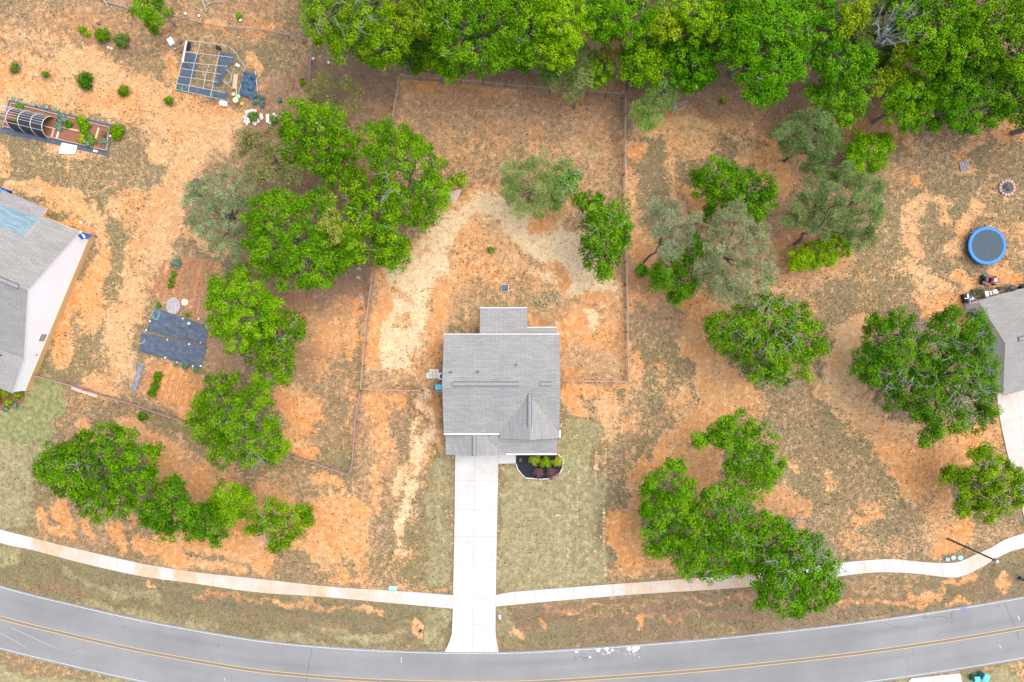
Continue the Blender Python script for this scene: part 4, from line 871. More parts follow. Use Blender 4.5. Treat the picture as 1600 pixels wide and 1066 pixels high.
# ---------------------------------------------------------------- fences
def densify(pts, step):
    out = []
    for i in range(len(pts)-1):
        a, c = Vector(pts[i]), Vector(pts[i+1]); n = max(1, round((c-a).length/step))
        for k in range(n): out.append(a.lerp(c, k/n))
    return out + [Vector(pts[-1])]
def fence(runs, label, h=1.35, nrail=3, mats=('wood_grey', 'wood_brown'), r=.045, step=2.44, name='fence', cap=True, cat='fence', wire=True, lean=.03):
    allp = [Vector(P(x, y, h)).xy for run in runs for x, y in run]
    c = sum(allp, Vector((0, 0)))/len(allp); root = empty(name, (c.x, c.y, 0), label, cat)
    for run in runs:
        top = [(P(x, y, h)[0], P(x, y, h)[1], 0) for x, y in run]; pp = densify(top, step)
        for p in pp:
            mb = MB(); mb.box((p.x, p.y, h/2-.05), (r*2.1, r*2.1, h+.06), random.uniform(0, .4), 0, random.uniform(-lean, lean), random.uniform(-lean, lean)); mb.build('post', [M[mats[1]]], root)
        for k in range(nrail):
            z = h - .05 - k*(h-.25)/max(1, nrail-1) if nrail > 1 else h
            jit = [(p.x+random.uniform(-.03, .03), p.y+random.uniform(-.03, .03), z+random.uniform(-.03, .03)) for p in pp]
            mb = MB()
            for i in range(len(jit)-1):
                a, c = Vector(jit[i]), Vector(jit[i+1]); d = c-a
                mb.box((a+c)/2, (d.length+.03, .045 if not (k == 0 and cap) else .10, .12 if not (k == 0 and cap) else .035), math.atan2(d.y, d.x))
            mb.build('top_rail' if k == 0 else 'rail', [M[mats[0]]], root)
        if wire:
            mb = MB()
            for i in range(len(pp)-1):
                a, c = pp[i], pp[i+1]
                for k in range(6):
                    z = .12+k*(h-.3)/5; mb.tube([(a.x, a.y, z), (c.x, c.y, z)], .006, 3, cap=False)
                nn = max(2, int((c-a).length/.3))
                for q in range(nn): t = a.lerp(c, q/nn); mb.tube([(t.x, t.y, .05), (t.x, t.y, h-.15)], .005, 3, cap=False)
            mb.build('wire_mesh', [M['wire']], root)
    return root
yard = fence([[(624, 117), (607, 215), (584, 412), (572, 500), (563, 608), (600, 610), (658, 611)], [(624, 117), (720, 125), (790, 131), (860, 138), (978, 146), (977, 300), (981, 480), (983, 597), (930, 596), (877, 595)], [(677, 612), (693, 611.5)]],
      'weathered timber rail fence with wire mesh enclosing the back yard of the central house')
mb = MB(); a, c = Vector(P(660, 612, 1.2)), Vector(P(661.5, 628, 1.2)); d = c-a
for z in (.2, .75, 1.25): mb.box(((a.x+c.x)/2, (a.y+c.y)/2, z), (d.length, .05, .1), math.atan2(d.y, d.x))
for q in (a, c): mb.box((q.x, q.y, .72), (.1, .1, 1.25))
mb.build('gate', [M['wood_grey']], yard)
fence([[(52, 587), (100, 600), (158, 619), (205, 632), (300, 664), (380, 690), (455, 713), (543, 742), (549, 730), (555, 660), (562, 612)]],
      'low brown timber and wire fence angling from the left house round the garden plot', h=1.15, mats=('wood_fence', 'wood_brown') if 'wood_fence' in M else ((mat('wood_fence', (.31, .20, .165), .85, .25, 9) and 'wood_fence'), 'wood_brown'))
fence([[(262, 22), (310, 35), (350, 42), (410, 46), (487, 63), (483, 130), (478, 150)]], 'sagging thin wire fence on old posts behind the trellis garden at the top left', h=.9, nrail=1, mats=('grey_twig', 'wood_brown'), cap=False, r=.03, lean=.1, step=3)
# ---------------------------------------------------------------- trees
#           leaf colours (linear): dark, mid, light
KINDS = {
 'green':  ((.040, .115, .002), (.105, .265, .003), (.265, .47, .009)),
 'deep':   ((.026, .090, .003), (.055, .18, .004), (.14, .32, .010)),
 'bright': ((.062, .165, .002), (.165, .335, .003), (.34, .53, .010)),
 'yellow': ((.10, .17, .003), (.27, .36, .005), (.45, .52, .02)),
 'lacy':   ((.05, .12, .015), (.14, .26, .035), (.27, .41, .09)),
 'pine':   ((.10, .12, .035), (.21, .25, .065), (.36, .41, .13)),
 'pinegreen': ((.065, .105, .02), (.16, .23, .045), (.30, .38, .10)),
 'greypine': ((.145, .15, .07), (.27, .28, .14), (.43, .44, .25)),
 'olive':  ((.115, .135, .032), (.22, .25, .065), (.37, .40, .13)),
}
CONIFER = ('pine', 'pinegreen', 'greypine', 'olive')
def leaves_mesh(name, C, N, size, col, aspect, mat_, parent):
    n = len(C); v = np.empty((n, 4, 3)); 
    rnd = rng.normal(size=(n, 3)); N = N/np.linalg.norm(N, axis=1, keepdims=True)
    T = np.cross(N, rnd); T /= np.linalg.norm(T, axis=1, keepdims=True)+1e-9; Bn = np.cross(N, T)
    a = (size[:, None]*T); b = (size*aspect)[:, None]*Bn
    fold = N*(size*.25)[:, None]
    v[:, 0] = C - a; v[:, 1] = C - b + fold; v[:, 2] = C + a; v[:, 3] = C + b + fold
    o = np.array(parent.location); v -= o
    me = bpy.data.meshes.new(name); me.vertices.add(n*4); me.vertices.foreach_set('co', v.ravel())
    me.loops.add(n*4); me.loops.foreach_set('vertex_index', np.arange(n*4)); me.polygons.add(n)
    me.polygons.foreach_set('loop_start', np.arange(n)*4); me.polygons.foreach_set('loop_total', np.full(n, 4))
    ca = me.color_attributes.new('col', 'FLOAT_COLOR', 'POINT'); c4 = np.ones((n, 4, 4), np.float32); c4[:, :, :3] = col[:, None, :]
    ca.data.foreach_set('color', c4.ravel()); me.materials.append(mat_); me.update()
    ob = bpy.data.objects.new(name, me); COL.objects.link(ob); ob.parent = parent; return ob
NLEAF = 0
WD = 'trees of the wood along the back'
def tree(name, label, cat, lobes, kind, h, base=None, group=None, dens=1.0, gap=.10, twigs=0, twigarea=None, lean=.0, leaf=.105, flat=.62, clump=.62, bark='bark', tint=None, low=0.35, trunk_r=None):
    """lobes: (survey x, y, radius in survey px[, height factor]); h: height of the crown's top in metres"""
    global NLEAF
    L = []
    wood = group == WD
    for q in lobes:
        x, y, r = q[:3]
        if wood and y > 50: y -= 6; r *= .94
        zf = q[3] if len(q) > 3 else 1.0
        f0 = (H-h*.8)/H; rw = r/S*f0; zc = max(h*zf - rw*flat, rw*flat*.7+.15)
        p = P(x, y, zc); L.append((p[0], p[1], zc, rw))
    La = np.array(L); wgt = La[:, 3]**2; cen = (La[:, :2]*wgt[:, None]).sum(0)/wgt.sum()
    if base is None: bx, by = cen*(1-lean)
    else: bx, by = P(*base)[:2]
    root = empty(name, (bx, by, 0), label, cat, group)
    c = KINDS[kind]; cd, cm, cl = (np.array(q) for q in c)
    tt = (np.array(tint) if tint is not None else 1+rng.normal(0, .06, 3)*np.array([1, .6, 1]))*(1+np.array([1.3, .6, 0])*rng.normal(0, .08))
    leaf = leaf*rng.uniform(.88, 1.18)
    conif = kind in CONIFER
    CC, NN, SZ, CO = [], [], [], []; clumps = []
    for (x, y, z, r) in L:
        n = max(5, int(5.6*dens*r*r*(1.25 if not conif else 1.0)/(clump/.62)**2)) + 3
        k = np.arange(n)+.5; ph = np.arccos(1-(1+low)*k/n); th = np.pi*(1+5**.5)*k + rng.random()*6
        ph = ph + rng.normal(0, .12, n); th = th + rng.normal(0, .25, n)
        d = np.stack([np.sin(ph)*np.cos(th), np.sin(ph)*np.sin(th), np.cos(ph)], 1)
        # knobbly outline
        rad = r*(1 + .13*np.sin(3*th+x) + .10*np.sin(5*th+2.3*y+ph*3) + rng.normal(0, .09, n)) - clump*.12
        rad = np.maximum(rad, r*.3)
        p = np.array([x, y, z]) + d*rad[:, None]*np.array([1, 1, flat])
        keep = rng.random(n) > gap*.5
        for (x2, y2, z2, r2) in L:
            if (x2, y2, z2, r2) == (x, y, z, r): continue
            e = np.linalg.norm((p-np.array([x2, y2, z2]))/np.array([1, 1, flat]), axis=1); keep &= e > r2*.72
        p = p[keep]; d = d[keep]
        for i in range(len(p)): clumps.append((p[i], d[i]))
        # inner filling so that the heart of the crown is not hollow
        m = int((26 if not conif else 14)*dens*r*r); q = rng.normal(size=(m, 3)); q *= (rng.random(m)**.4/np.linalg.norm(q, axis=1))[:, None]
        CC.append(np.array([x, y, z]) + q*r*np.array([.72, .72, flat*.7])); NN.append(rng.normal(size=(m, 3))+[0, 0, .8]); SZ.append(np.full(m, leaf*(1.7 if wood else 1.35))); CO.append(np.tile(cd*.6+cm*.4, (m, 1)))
    for p, d in clumps:
        cr = clump*rng.uniform(.65, 1.25); tone = np.clip(rng.normal(.50, .22), 0, 1)
        m = int((84 if not conif else 205)*dens*(cr/.62)**2*(.125/leaf)**1.7)
        q = rng.normal(size=(m, 3)); rr = rng.random(m)**(1/2.2); q *= (rr/np.linalg.norm(q, axis=1))[:, None]
        q *= cr*np.array([1, 1, .72])
        CC.append(p + q)
        if conif: nn = np.cross(q + 1e-3, rng.normal(size=(m, 3))) + rng.normal(size=(m, 3))*.15
        else: nn = q/cr*.9 + d*.55 + np.array([0, 0, .75]) + rng.normal(size=(m, 3))*.55
        NN.append(nn)
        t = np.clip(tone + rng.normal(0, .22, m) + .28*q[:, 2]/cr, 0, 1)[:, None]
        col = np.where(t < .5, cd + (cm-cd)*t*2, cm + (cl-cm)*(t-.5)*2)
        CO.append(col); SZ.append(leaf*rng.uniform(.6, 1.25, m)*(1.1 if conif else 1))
    CC, NN, SZ, CO = (np.concatenate(q) for q in (CC, NN, SZ, CO)); CC[:, 2] = np.maximum(CC[:, 2], .06)
    NLEAF += len(CC)
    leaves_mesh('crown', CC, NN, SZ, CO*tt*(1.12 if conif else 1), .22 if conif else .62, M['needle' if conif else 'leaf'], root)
    # trunk with limbs to the lobes and branches into the clumps
    mb = MB(); R = trunk_r or max(.05, .028*h); zmin = min(q[2] for q in L); fork = max(.2, zmin*.55)
    tw = Vector((cen[0], cen[1], 0)); b0 = Vector((bx, by, -.1))
    def crook(a, c, ra, rb, k=5, j=.08, n=5):
        d = (c-a); pts = []
        for i in range(n+1):
            t = i/n; o = Vector((random.uniform(-1, 1), random.uniform(-1, 1), random.uniform(-.6, .6)))*d.length*j*math.sin(math.pi*t); pts.append(a.lerp(c, t)+o)
        mb.tube(pts, [ra+(rb-ra)*i/n for i in range(n+1)], k); return pts
    top = b0.lerp(Vector((cen[0], cen[1], h*.82)), 1)
    tr = crook(b0, top, R, R*.3, 8, .04 if base is None else .05, 8)
    for (x, y, z, r) in L:
        a = min(tr, key=lambda q: abs(q.z-max(fork, z*.6))); e_ = Vector((x, y, z+r*flat*.3))
        li = crook(a, e_, R*.5, R*.16, 6, .07)
        near = [p for p, d in clumps if (p[0]-x)**2+(p[1]-y)**2 < r*r*1.2]
        random.shuffle(near)
        for p in near[:int(5+r*2) if not conif else 5]: crook(random.choice(li[2:]), Vector(p), min(.05, R*.16), .01, 4, .08, 3)
    if twigs:
        m0 = len(mb.m); src = [(p, d) for p, d in clumps if d[2] > .15]
        if twigarea:
            def inn(p):
                f = H/(H-p[2])*S; ex, ey = 800+p[0]*f, 533-p[1]*f
                return any(math.hypot(ex-a, ey-b_) < c_ for a, b_, c_ in twigarea)
            src = [s_ for s_ in src if inn(s_[0])] or src
        for k in range(int(twigs*.75)):
            p, d = random.choice(src); p = Vector(p); 
            q0 = p - Vector(d)*.9*random.uniform(.5, 1) - Vector((0, 0, .2)); dirn = (Vector((d[0], d[1], d[2]*.5)) + Vector([random.gauss(0, .5) for _ in range(3)])*1.0); dirn.z = abs(dirn.z)*.5+.15; dirn.normalize(); ln = random.uniform(.9, 1.9)
            q0 = p + Vector((0, 0, clump*.35)); pts = crook(q0, q0+dirn*ln, .028, .014, 4, .12, 4)
            for w in range(random.randint(2, 4)):
                s_ = random.choice(pts[1:]); dd = (dirn + Vector([random.gauss(0, .6) for _ in range(3)])); dd.z = abs(dd.z)*.3; dd.normalize(); crook(s_, s_+dd*random.uniform(.35, .9), .016, .009, 3, .1, 2)
        mb.m[m0:] = [1]*(len(mb.m)-m0)
    mb.build('trunk', [M['pine_bark' if conif else bark], M['grey_twig']], root)
    return root
def dead_tree(x, y, r, h, label, base=None, n=16, mat_='dead_twig'):
    p = P(x, y, h*.7); b = P(*(base or (x, y))); root = empty('dead_tree', (b[0], b[1], 0), label, 'dead tree'); rw = r/S*(1-h*.8/H)
    mb = MB(); a = Vector((b[0], b[1], 0)); t = Vector((p[0], p[1], h*.55)); mb.tube([a, a.lerp(t, .5)+Vector((.1, .1, 0)), t], [.13, .1, .08], 7); mb.build('trunk', M[mat_], root)
    mb = MB()
    for k in range(n):
        an = k*2.399+random.uniform(-.3, .3); rr = rw*random.uniform(.6, 1.05); s = t + Vector((0, 0, random.uniform(-h*.15, h*.1)))
        en = Vector((p[0]+rr*math.cos(an), p[1]+rr*math.sin(an), h*random.uniform(.75, 1.0))); mid = s.lerp(en, .5)+Vector([random.uniform(-.25, .25) for _ in range(3)])
        mb.tube([s, mid, en], [.04, .026, .010], 4)
        for w in range(7):
            q = mid.lerp(en, random.random()*.9); dd = (en-mid).normalized()+Vector([random.gauss(0, .55) for _ in range(3)]); dd.normalize(); e2_ = q+dd*random.uniform(.4, 1.0)*rw/3
            mb.tube([q, q.lerp(e2_, .5)+Vector((.04, -.03, .02)), e2_], [.018, .014, .007], 3, cap=False)
    mb.build('branches', M[mat_], root); return root
YD = 'trees standing in the yards'
T = tree
# -- yard, left
T('tree', 'largest round dense green tree left of the back yard fence', 'tree', [(452,368,58),(425,335,34,.9),(492,338,38,.95),(420,390,34,.85),(478,405,42,.95),(458,430,28,.8),(520,385,30,.85),(400,350,20,.8),(500,430,18,.75),(530,405,18,.75)], 'green', 11, group=YD)
T('tree', 'bright green lobed tree just below the pale willow at the upper left', 'tree', [(492,200,32),(465,190,26,.9),(470,222,32,.9),(520,195,22,.85),(505,240,30,.9),(535,225,24,.9),(535,262,26,.8),(548,288,20,.75),(515,272,16,.75),(458,245,16,.8),(480,255,14,.8)], 'green', 9.5, group=YD, tint=(1.15,1.05,1))
T('tree', 'tall green tree whose crown overhangs the left run of the back yard fence', 'tree', [(640,262,46),(608,245,34,.95),(575,222,28,.9),(662,300,36,.9),(650,235,22,.9),(600,200,12,.8),(630,325,28,.8),(683,300,18,.75),(665,340,18,.7),(630,215,18,.85)], 'green', 11, group=YD, twigs=14, twigarea=[(625,290,24),(650,300,20)])
T('tree', 'green tree squeezed between the largest round tree and the fence', 'tree', [(590,325,36),(560,345,28,.9),(600,350,28,.9),(575,300,22,.9),(545,380,24,.8),(530,410,16,.7),(560,400,14,.7)], 'green', 9.5, group=YD, twigs=10, twigarea=[(595,365,20),(560,350,30)])
T('tree', 'small bright tree leaning over the back yard fence above the straw', 'tree', [(612,388,26),(600,375,16,.9),(622,405,18,.85),(598,402,14,.8),(630,385,10,.8)], 'green', 7, group=YD, tint=(1.2,1.08,1), twigs=4)
T('sapling', 'pale yellow sapling poking up beside the largest round tree', 'sapling', [(515,338,12),(522,352,13),(524,368,10),(508,352,9)], 'yellow', 10.5, dens=1.1, tint=(1.15,.95,6), trunk_r=.05, clump=.4)
T('sapling', 'thin yellow-green sapling leaning over the pink sand patch', 'sapling', [(700,288,7),(710,284,8),(720,276,7),(692,292,6),(722,286,4)], 'yellow', 3.2, base=(702,298), dens=1.2, trunk_r=.035, clump=.4, tint=(.8,.95,3.0))
T('tree', 'bright yellow-green tree beside the black garden fabric', 'tree', [(362,468,32),(345,455,22,.9),(390,462,30,.95),(352,492,30,.95),(392,498,34,.95),(370,520,28,.85),(415,480,22,.85),(375,435,16,.85),(415,500,20,.8)], 'bright', 9, group=YD, tint=(.85,.95,1))
T('tree', 'darker loose-crowned tree behind the yellow-green one by the garden fabric', 'tree', [(430,520,24),(448,505,24,.95),(462,500,12,.9),(430,548,28,.9),(412,560,22,.85),(440,575,20,.85),(400,540,18,.8),(445,588,9,.8),(470,520,10,.8)], 'green', 7.5, group=YD, dens=.85, gap=.22, twigs=8, tint=(.85,.85,1))
T('tree', 'ragged tree with a sparse upper sprig growing over the left garden fence', 'tree', [(350,640,36),(392,640,38,.95),(372,680,34,.95),(330,668,26,.9),(408,682,28,.9),(405,605,16,.9),(425,700,20,.8),(345,705,22,.8),(312,630,10,.7),(390,715,14,.8),(440,695,12,.7),(310,655,16,.8)], 'green', 8, group=YD, gap=.18, twigs=14, tint=(.9,.92,1), twigarea=[(400,650,25),(390,705,25)])
T('sapling', 'small open-crowned sapling above the ragged tree by the garden plot', 'sapling', [(330,592,9),(345,596,14),(362,594,11),(370,588,7),(350,612,8),(313,625,9),(308,640,7)], 'green', 5, dens=.7, gap=.25, clump=.42, trunk_r=.06, tint=(.8,.85,1))
T('tree', 'widest spreading tree of the lower left yard', 'tree', [(172,705,38),(205,722,34,.95),(130,712,30,.9),(90,722,28,.9),(110,745,32,.9),(160,745,38,1),(200,762,28,.9),(150,782,28,.85),(185,785,20,.85),(182,680,16,.85),(225,745,20,.85),(70,735,16,.8),(112,765,16,.8),(240,704,8,.8),(125,690,14,.85),(82,712,12,.85)], 'green', 8.5, group=YD, gap=.16, twigs=12, twigarea=[(115,728,20),(150,755,20)])
T('tree', 'dark green tree at the left of the row of four above the pavement', 'tree', [(262,778,26),(245,798,22,.95),(278,800,26,.95),(260,822,20,.85),(275,755,10,.9),(235,810,14,.8),(290,785,12,.85)], 'deep', 6.5, group=YD, tint=(1.3,1.2,1))
T('tree', 'low dark tree second from the left in the row of four above the pavement', 'tree', [(318,812,24),(335,828,22,.9),(305,828,18,.85),(340,808,16,.9),(300,806,14,.85)], 'deep', 5.5, group=YD, tint=(1.3,1.2,1))
T('tree', 'yellowish tree third from the left in the row of four above the pavement', 'tree', [(355,775,20),(372,785,22,.95),(345,792,18,.9),(365,805,16,.8),(385,775,10,.85),(335,785,10,.8)], 'bright', 6, group=YD, tint=(1,1.02,1))
T('tree', 'loose tree at the right of the row of four above the pavement', 'tree', [(425,805,24),(455,812,26,.95),(440,832,24,.9),(470,820,16,.85),(405,815,18,.85),(432,850,12,.8),(478,800,10,.8),(396,825,10,.8)], 'green', 6.5, group=YD, gap=.2, twigs=14, twigarea=[(425,795,20),(420,825,20)])
T('tree', 'fine grey-olive willowy tree behind the trellis garden', 'tree', [(520,150,30),(505,140,22,.95),(540,145,22,.95),(512,168,22,.9),(540,168,16,.85),(490,150,14,.9)], 'olive', 5.5, dens=.75, gap=.12, tint=(.95,.95,1), leaf=.13)
T('pine_tree', 'faint brownish pine between the track and the green lobed tree', 'pine tree', [(420,225,26),(440,255,28),(405,245,24),(425,270,24),(450,275,18),(400,265,16),(395,220,14)], 'olive', 8.5, dens=.85, gap=.12, tint=(.85,.8,.9), leaf=.13)
T('pine_tree', 'thin sprawling pine with open twigs left of the largest round tree', 'pine tree', [(340,300,28),(370,295,26),(315,320,24),(345,335,30),(375,330,22),(320,350,22),(355,365,26),(380,370,16),(340,385,14),(385,310,16),(300,300,12),(375,395,12)], 'greypine', 7.5, dens=.75, gap=.2, tint=(.75,.95,.8), leaf=.12, clump=.55)
T('tree', 'small bright tree cut by the top edge above the left gardens', 'tree', [(235,5,22),(222,15,15),(245,20,18),(240,-15,18)], 'bright', 6, tint=(.7,.85,1))
T('bush', 'small dark green bush just below the tree at the top edge', 'bush', [(238,42,7),(231,36,6),(243,48,5)], 'green', 2.5, trunk_r=.03, clump=.35)
# -- back yard
T('pine_tree', 'olive fine-textured pine inside the fenced back yard', 'pine tree', [(830,290,34),(808,275,22,.95),(845,265,22,.95),(855,300,24,.95),(815,310,24,.9),(842,325,16,.85),(795,295,14,.85)], 'olive', 7.5, dens=.95, gap=.06, tint=(.85,1.05,1))
T('tree', 'pale lacy broadleaf tree touching the olive pine in the back yard', 'tree', [(880,272,20),(890,288,15,.9),(872,300,16,.85),(866,320,9,.7),(898,275,7,.8)], 'lacy', 7, dens=.8, gap=.15, tint=(1.1,1.2,1.2), twigs=14)
T('tree', 'tall irregular green tree against the right run of the back yard fence', 'tree', [(928,320,20),(945,345,28),(962,345,22,.95),(940,375,26,.95),(968,372,16,.9),(925,385,16,.85),(938,405,18,.85),(945,425,12,.75),(910,315,11,.85),(955,395,16,.85),(975,355,10,.85)], 'green', 8, group=YD, gap=.16, twigs=14, tint=(.95,.95,1.5))
# -- right yard
T('tree', 'left one of a joined pair of green trees right of the back yard fence', 'tree', [(1118,275,26),(1100,288,18,.9),(1135,290,24,.95),(1125,308,18,.85),(1140,268,12,.9),(1090,275,8,.85)], 'green', 7.5, group=YD, tint=(.8,.88,1))
T('tree', 'right one of a joined pair of green trees right of the back yard fence', 'tree', [(1182,295,26),(1165,310,26,.95),(1190,320,20,.9),(1150,320,18,.85),(1185,335,10,.8),(1200,300,10,.9)], 'green', 8, group=YD, tint=(.8,.88,1))
T('bush', 'slim green bush under the left tree of the joined pair', 'bush', [(1108,330,8),(1103,342,7),(1112,322,5)], 'green', 2.6, trunk_r=.03, clump=.35)
T('pine_tree', 'grey-green leaning pine with a curved bare trunk near the fence', 'pine tree', [(1040,335,20),(1060,350,20),(1030,352,18),(1050,372,20),(1065,375,16),(1048,395,14),(1075,345,14),(1022,325,9)], 'greypine', 8, base=(1006,410), dens=.8, gap=.15, tint=(.85,.95,.9), trunk_r=.14)
T('tree', 'very dark green tree under the leaning grey-green pine', 'tree', [(1060,440,26),(1045,425,20,.95),(1080,425,22,.95),(1085,400,20,.95),(1088,378,14,.9),(1035,440,14,.85),(1062,462,16,.85),(1070,445,20,.9),(1028,425,10,.8)], 'deep', 6.2, group=YD, tint=(1.1,1.15,1))
T('pine_tree', 'largest grey pine, wide and hazy, in the middle of the right yard', 'pine tree', [(1145,350,28),(1165,385,32),(1130,380,24,.95),(1180,410,28,.95),(1145,420,34,1),(1110,432,22,.85),(1170,445,30,.95),(1130,455,22,.85),(1100,415,14,.8),(1200,430,16,.85),(1150,335,16),(1185,360,14,.9),(1125,355,16,.9)], 'greypine', 10, base=(1097,405), dens=.9, gap=.10, tint=(.82,.92,.85), trunk_r=.15)
T('bush', 'tiny round dark bush at the foot of the leaning pine', 'bush', [(1003,422,8)], 'deep', 1.2, dens=1.6, gap=0, tint=(1.4,1.5,1.4), trunk_r=.02, clump=.25, leaf=.09)
T('tree', 'rounded green tree with grey twigs at the centre of the right yard', 'tree', [(1195,500,34),(1150,508,30,.95),(1235,505,32,.95),(1260,530,28,.9),(1240,555,30,.9),(1195,555,36,1),(1160,545,26,.9),(1125,515,20,.85),(1215,590,18,.8),(1130,535,14,.8),(1195,475,16,.9),(1275,545,14,.85),(1185,580,18,.8),(1110,508,8,.8)], 'green', 8.5, group=YD, gap=.2, twigs=46, tint=(.88,.9,1.6), twigarea=[(1215,500,34),(1180,525,26),(1240,540,24),(1215,600,14)])
T('pine_tree', 'knobbly pine leaning up and right beside the wood', 'pine tree', [(1265,205,30),(1240,210,22,.95),(1285,225,28,.95),(1250,230,24,.9),(1222,212,14,.85),(1270,248,18,.85),(1300,215,14,.9),(1280,190,16,.95)], 'pinegreen', 8, base=(1226,252), dens=1.1, gap=.07, tint=(.95,.95,1.2), trunk_r=.2)
T('pine_tree', 'broad green pine above the bright oval bush in the right yard', 'pine tree', [(1310,305,34),(1275,305,26,.9),(1345,310,30,.95),(1300,335,32,.95),(1345,345,26,.9),(1285,285,20,.9),(1320,280,22,.95),(1250,325,14,.8),(1340,370,18,.8),(1365,330,12,.85),(1355,375,12,.8),(1235,345,9,.7),(1265,345,16,.8),(1365,300,12,.9)], 'pinegreen', 8.5, base=(1241,382), dens=1.05, gap=.1, tint=(.9,.95,1.25), trunk_r=.2)
T('bush', 'bright yellow-green oval bush below the broad pine', 'bush', [(1252,405,16),(1272,398,18),(1292,390,20),(1312,382,18),(1285,405,14),(1243,412,9),(1325,380,8),(1290,378,10)], 'bright', 3.4, dens=1.2, gap=.03, tint=(1.15,1.1,1), clump=.45, trunk_r=.06)
T('bush', 'bright round bush at the edge of the wood above the grill grate', 'bush', [(1352,240,26),(1372,228,18,.95),(1338,252,18,.9),(1365,250,18,.9),(1385,220,9,.8),(1345,222,14,.95)], 'bright', 4.6, dens=1.1, tint=(.9,1,1), trunk_r=.07)
T('tree', 'left of the two large trees beside the right house, dark and twiggy', 'tree', [(1385,535,32),(1360,560,24,.9),(1410,510,26,.95),(1415,555,34,1),(1380,580,26,.9),(1415,600,28,.9),(1350,580,14,.8),(1370,515,18,.9),(1400,625,18,.8),(1445,580,26,.95)], 'green', 8.5, group=YD, gap=.15, twigs=30, tint=(.68,.78,1.3), twigarea=[(1420,520,24),(1400,590,24),(1440,590,20)])
T('tree', 'right of the two large trees, overlapping the white wall of the right house', 'tree', [(1490,510,26),(1470,535,30,.95),(1505,545,30,1),(1530,530,22,.95),(1535,570,26,.95),(1495,585,34,1),(1455,620,28,.9),(1515,620,34,.95),(1540,645,20,.85),(1475,650,30,.9),(1510,655,26,.85),(1455,680,16,.8),(1525,500,14,.9),(1545,605,16,.9),(1475,500,14,.9),(1440,645,14,.8),(1445,692,9,.75)], 'green', 9.5, group=YD, gap=.26, twigs=80, tint=(.75,.82,1.6), twigarea=[(1480,580,50),(1510,620,40),(1460,560,30)])
T('tree', 'loose yellow-green tree above the pole near the right drive', 'tree', [(1535,725,24),(1560,745,30,.95),(1530,760,30,1),(1570,775,26,.95),(1545,790,24,.9),(1515,780,20,.85),(1500,745,16,.85),(1482,742,11,.8),(1588,750,16,.9),(1505,800,9,.75),(1540,705,11,.85),(1595,780,12,.9)], 'green', 7, group=YD, gap=.22, twigs=12, tint=(1.15,1.0,1))
T('tree', 'top one of the four joined trees near the pavement in the right yard', 'tree', [(1150,675,28),(1178,695,32,1),(1195,725,26,.95),(1185,755,24,.9),(1160,705,26,.95),(1120,680,18,.85),(1095,690,11,.8),(1200,745,16,.9),(1140,662,12,.9),(1145,735,14,.8)], 'bright', 9, group=YD, gap=.14, tint=(.6,.8,1), twigs=8)
T('tree', 'left one of the four joined trees near the pavement in the right yard', 'tree', [(1045,755,30),(1065,775,24,.95),(1025,775,24,.95),(1030,805,22,.9),(1030,835,24,.9),(1060,800,24,.95),(1015,755,12,.85),(1050,850,18,.8),(1012,800,9,.8),(1058,735,14,.9),(1025,860,12,.8)], 'bright', 8, group=YD, gap=.16, tint=(.6,.8,1))
T('tree', 'middle one of the four joined trees, loose and light green', 'tree', [(1120,800,34),(1100,825,34,.95),(1140,825,34,1),(1090,860,28,.9),(1125,870,30,.9),(1160,855,28,.95),(1165,810,22,.95),(1130,775,22,.95),(1070,885,16,.8),(1115,890,18,.8),(1150,770,14,.9),(1070,845,20,.85),(1155,885,14,.8)], 'bright', 9, group=YD, gap=.2, twigs=22, tint=(.72,.86,1.2), twigarea=[(1130,790,30),(1150,830,30),(1120,880,20)])
T('tree', 'lowest of the four joined trees, hanging over the pavement, grey twigs on its right', 'tree', [(1215,845,30),(1200,870,26,.9),(1240,860,34,1),(1265,885,36,1),(1225,900,34,.95),(1270,925,30,.9),(1235,935,26,.9),(1195,905,20,.8),(1295,900,20,.85),(1260,850,20,.95),(1245,955,10,.8),(1190,940,8,.75),(1205,820,18,.95),(1300,930,9,.8),(1226,892,24,1.0),(1212,885,18,.95)], 'bright', 9.5, group=YD, gap=.17, twigs=80, tint=(.6,.78,1), twigarea=[(1270,840,30),(1290,870,26),(1250,820,22),(1225,880,24)])
dead_tree(1245, 815, 26, 6.5, 'leafless grey sapling between the lower joined trees', n=11, mat_='grey_twig')
T('tree', 'small pale sparse tree right of the back yard corner by the wood', 'tree', [(1035,140,16),(1045,155,14),(1022,150,13),(1010,170,15),(1000,180,13),(1020,185,14),(1012,195,9),(1050,135,9)], 'olive', 6, dens=.7, gap=.15, tint=(.75,1.15,.8))
dead_tree(1055, 168, 18, 3.2, 'bleached leafless brush beside the pale sparse tree by the wood', n=9)
# -- the wood along the back
T('tree', 'broad tree at the left end of the wood, grey branches on top', 'tree', [(520,20,44),(560,40,44,1),(590,70,38,.95),(545,75,30,.9),(610,50,30,.95),(500,40,26,.9),(575,5,38,1),(605,95,20,.8),(585,100,12,.75),(620,80,18,.85),(530,-20,40),(600,-20,40)], 'green', 12, group=WD, twigs=34, twigarea=[(545,10,40),(565,30,30),(520,20,26)], tint=(1,.92,1))
T('tree', 'yellow-green feathery tree between the first two broad trees of the wood', 'tree', [(645,15,20),(655,35,18),(640,45,15,.9),(650,-8,20),(662,5,14),(628,30,10,.9),(665,58,8,.8)], 'yellow', 12, group=WD, tint=(.75,.85,1), gap=.18, clump=.5)
T('tree', 'yellow-tipped low tree reaching over the top left corner of the fence', 'tree', [(680,100,16),(692,112,14,.9),(672,88,12,.9),(705,118,13,.85),(668,105,9,.8)], 'bright', 6.5, group=WD, tint=(1.1,1.08,1), clump=.45)
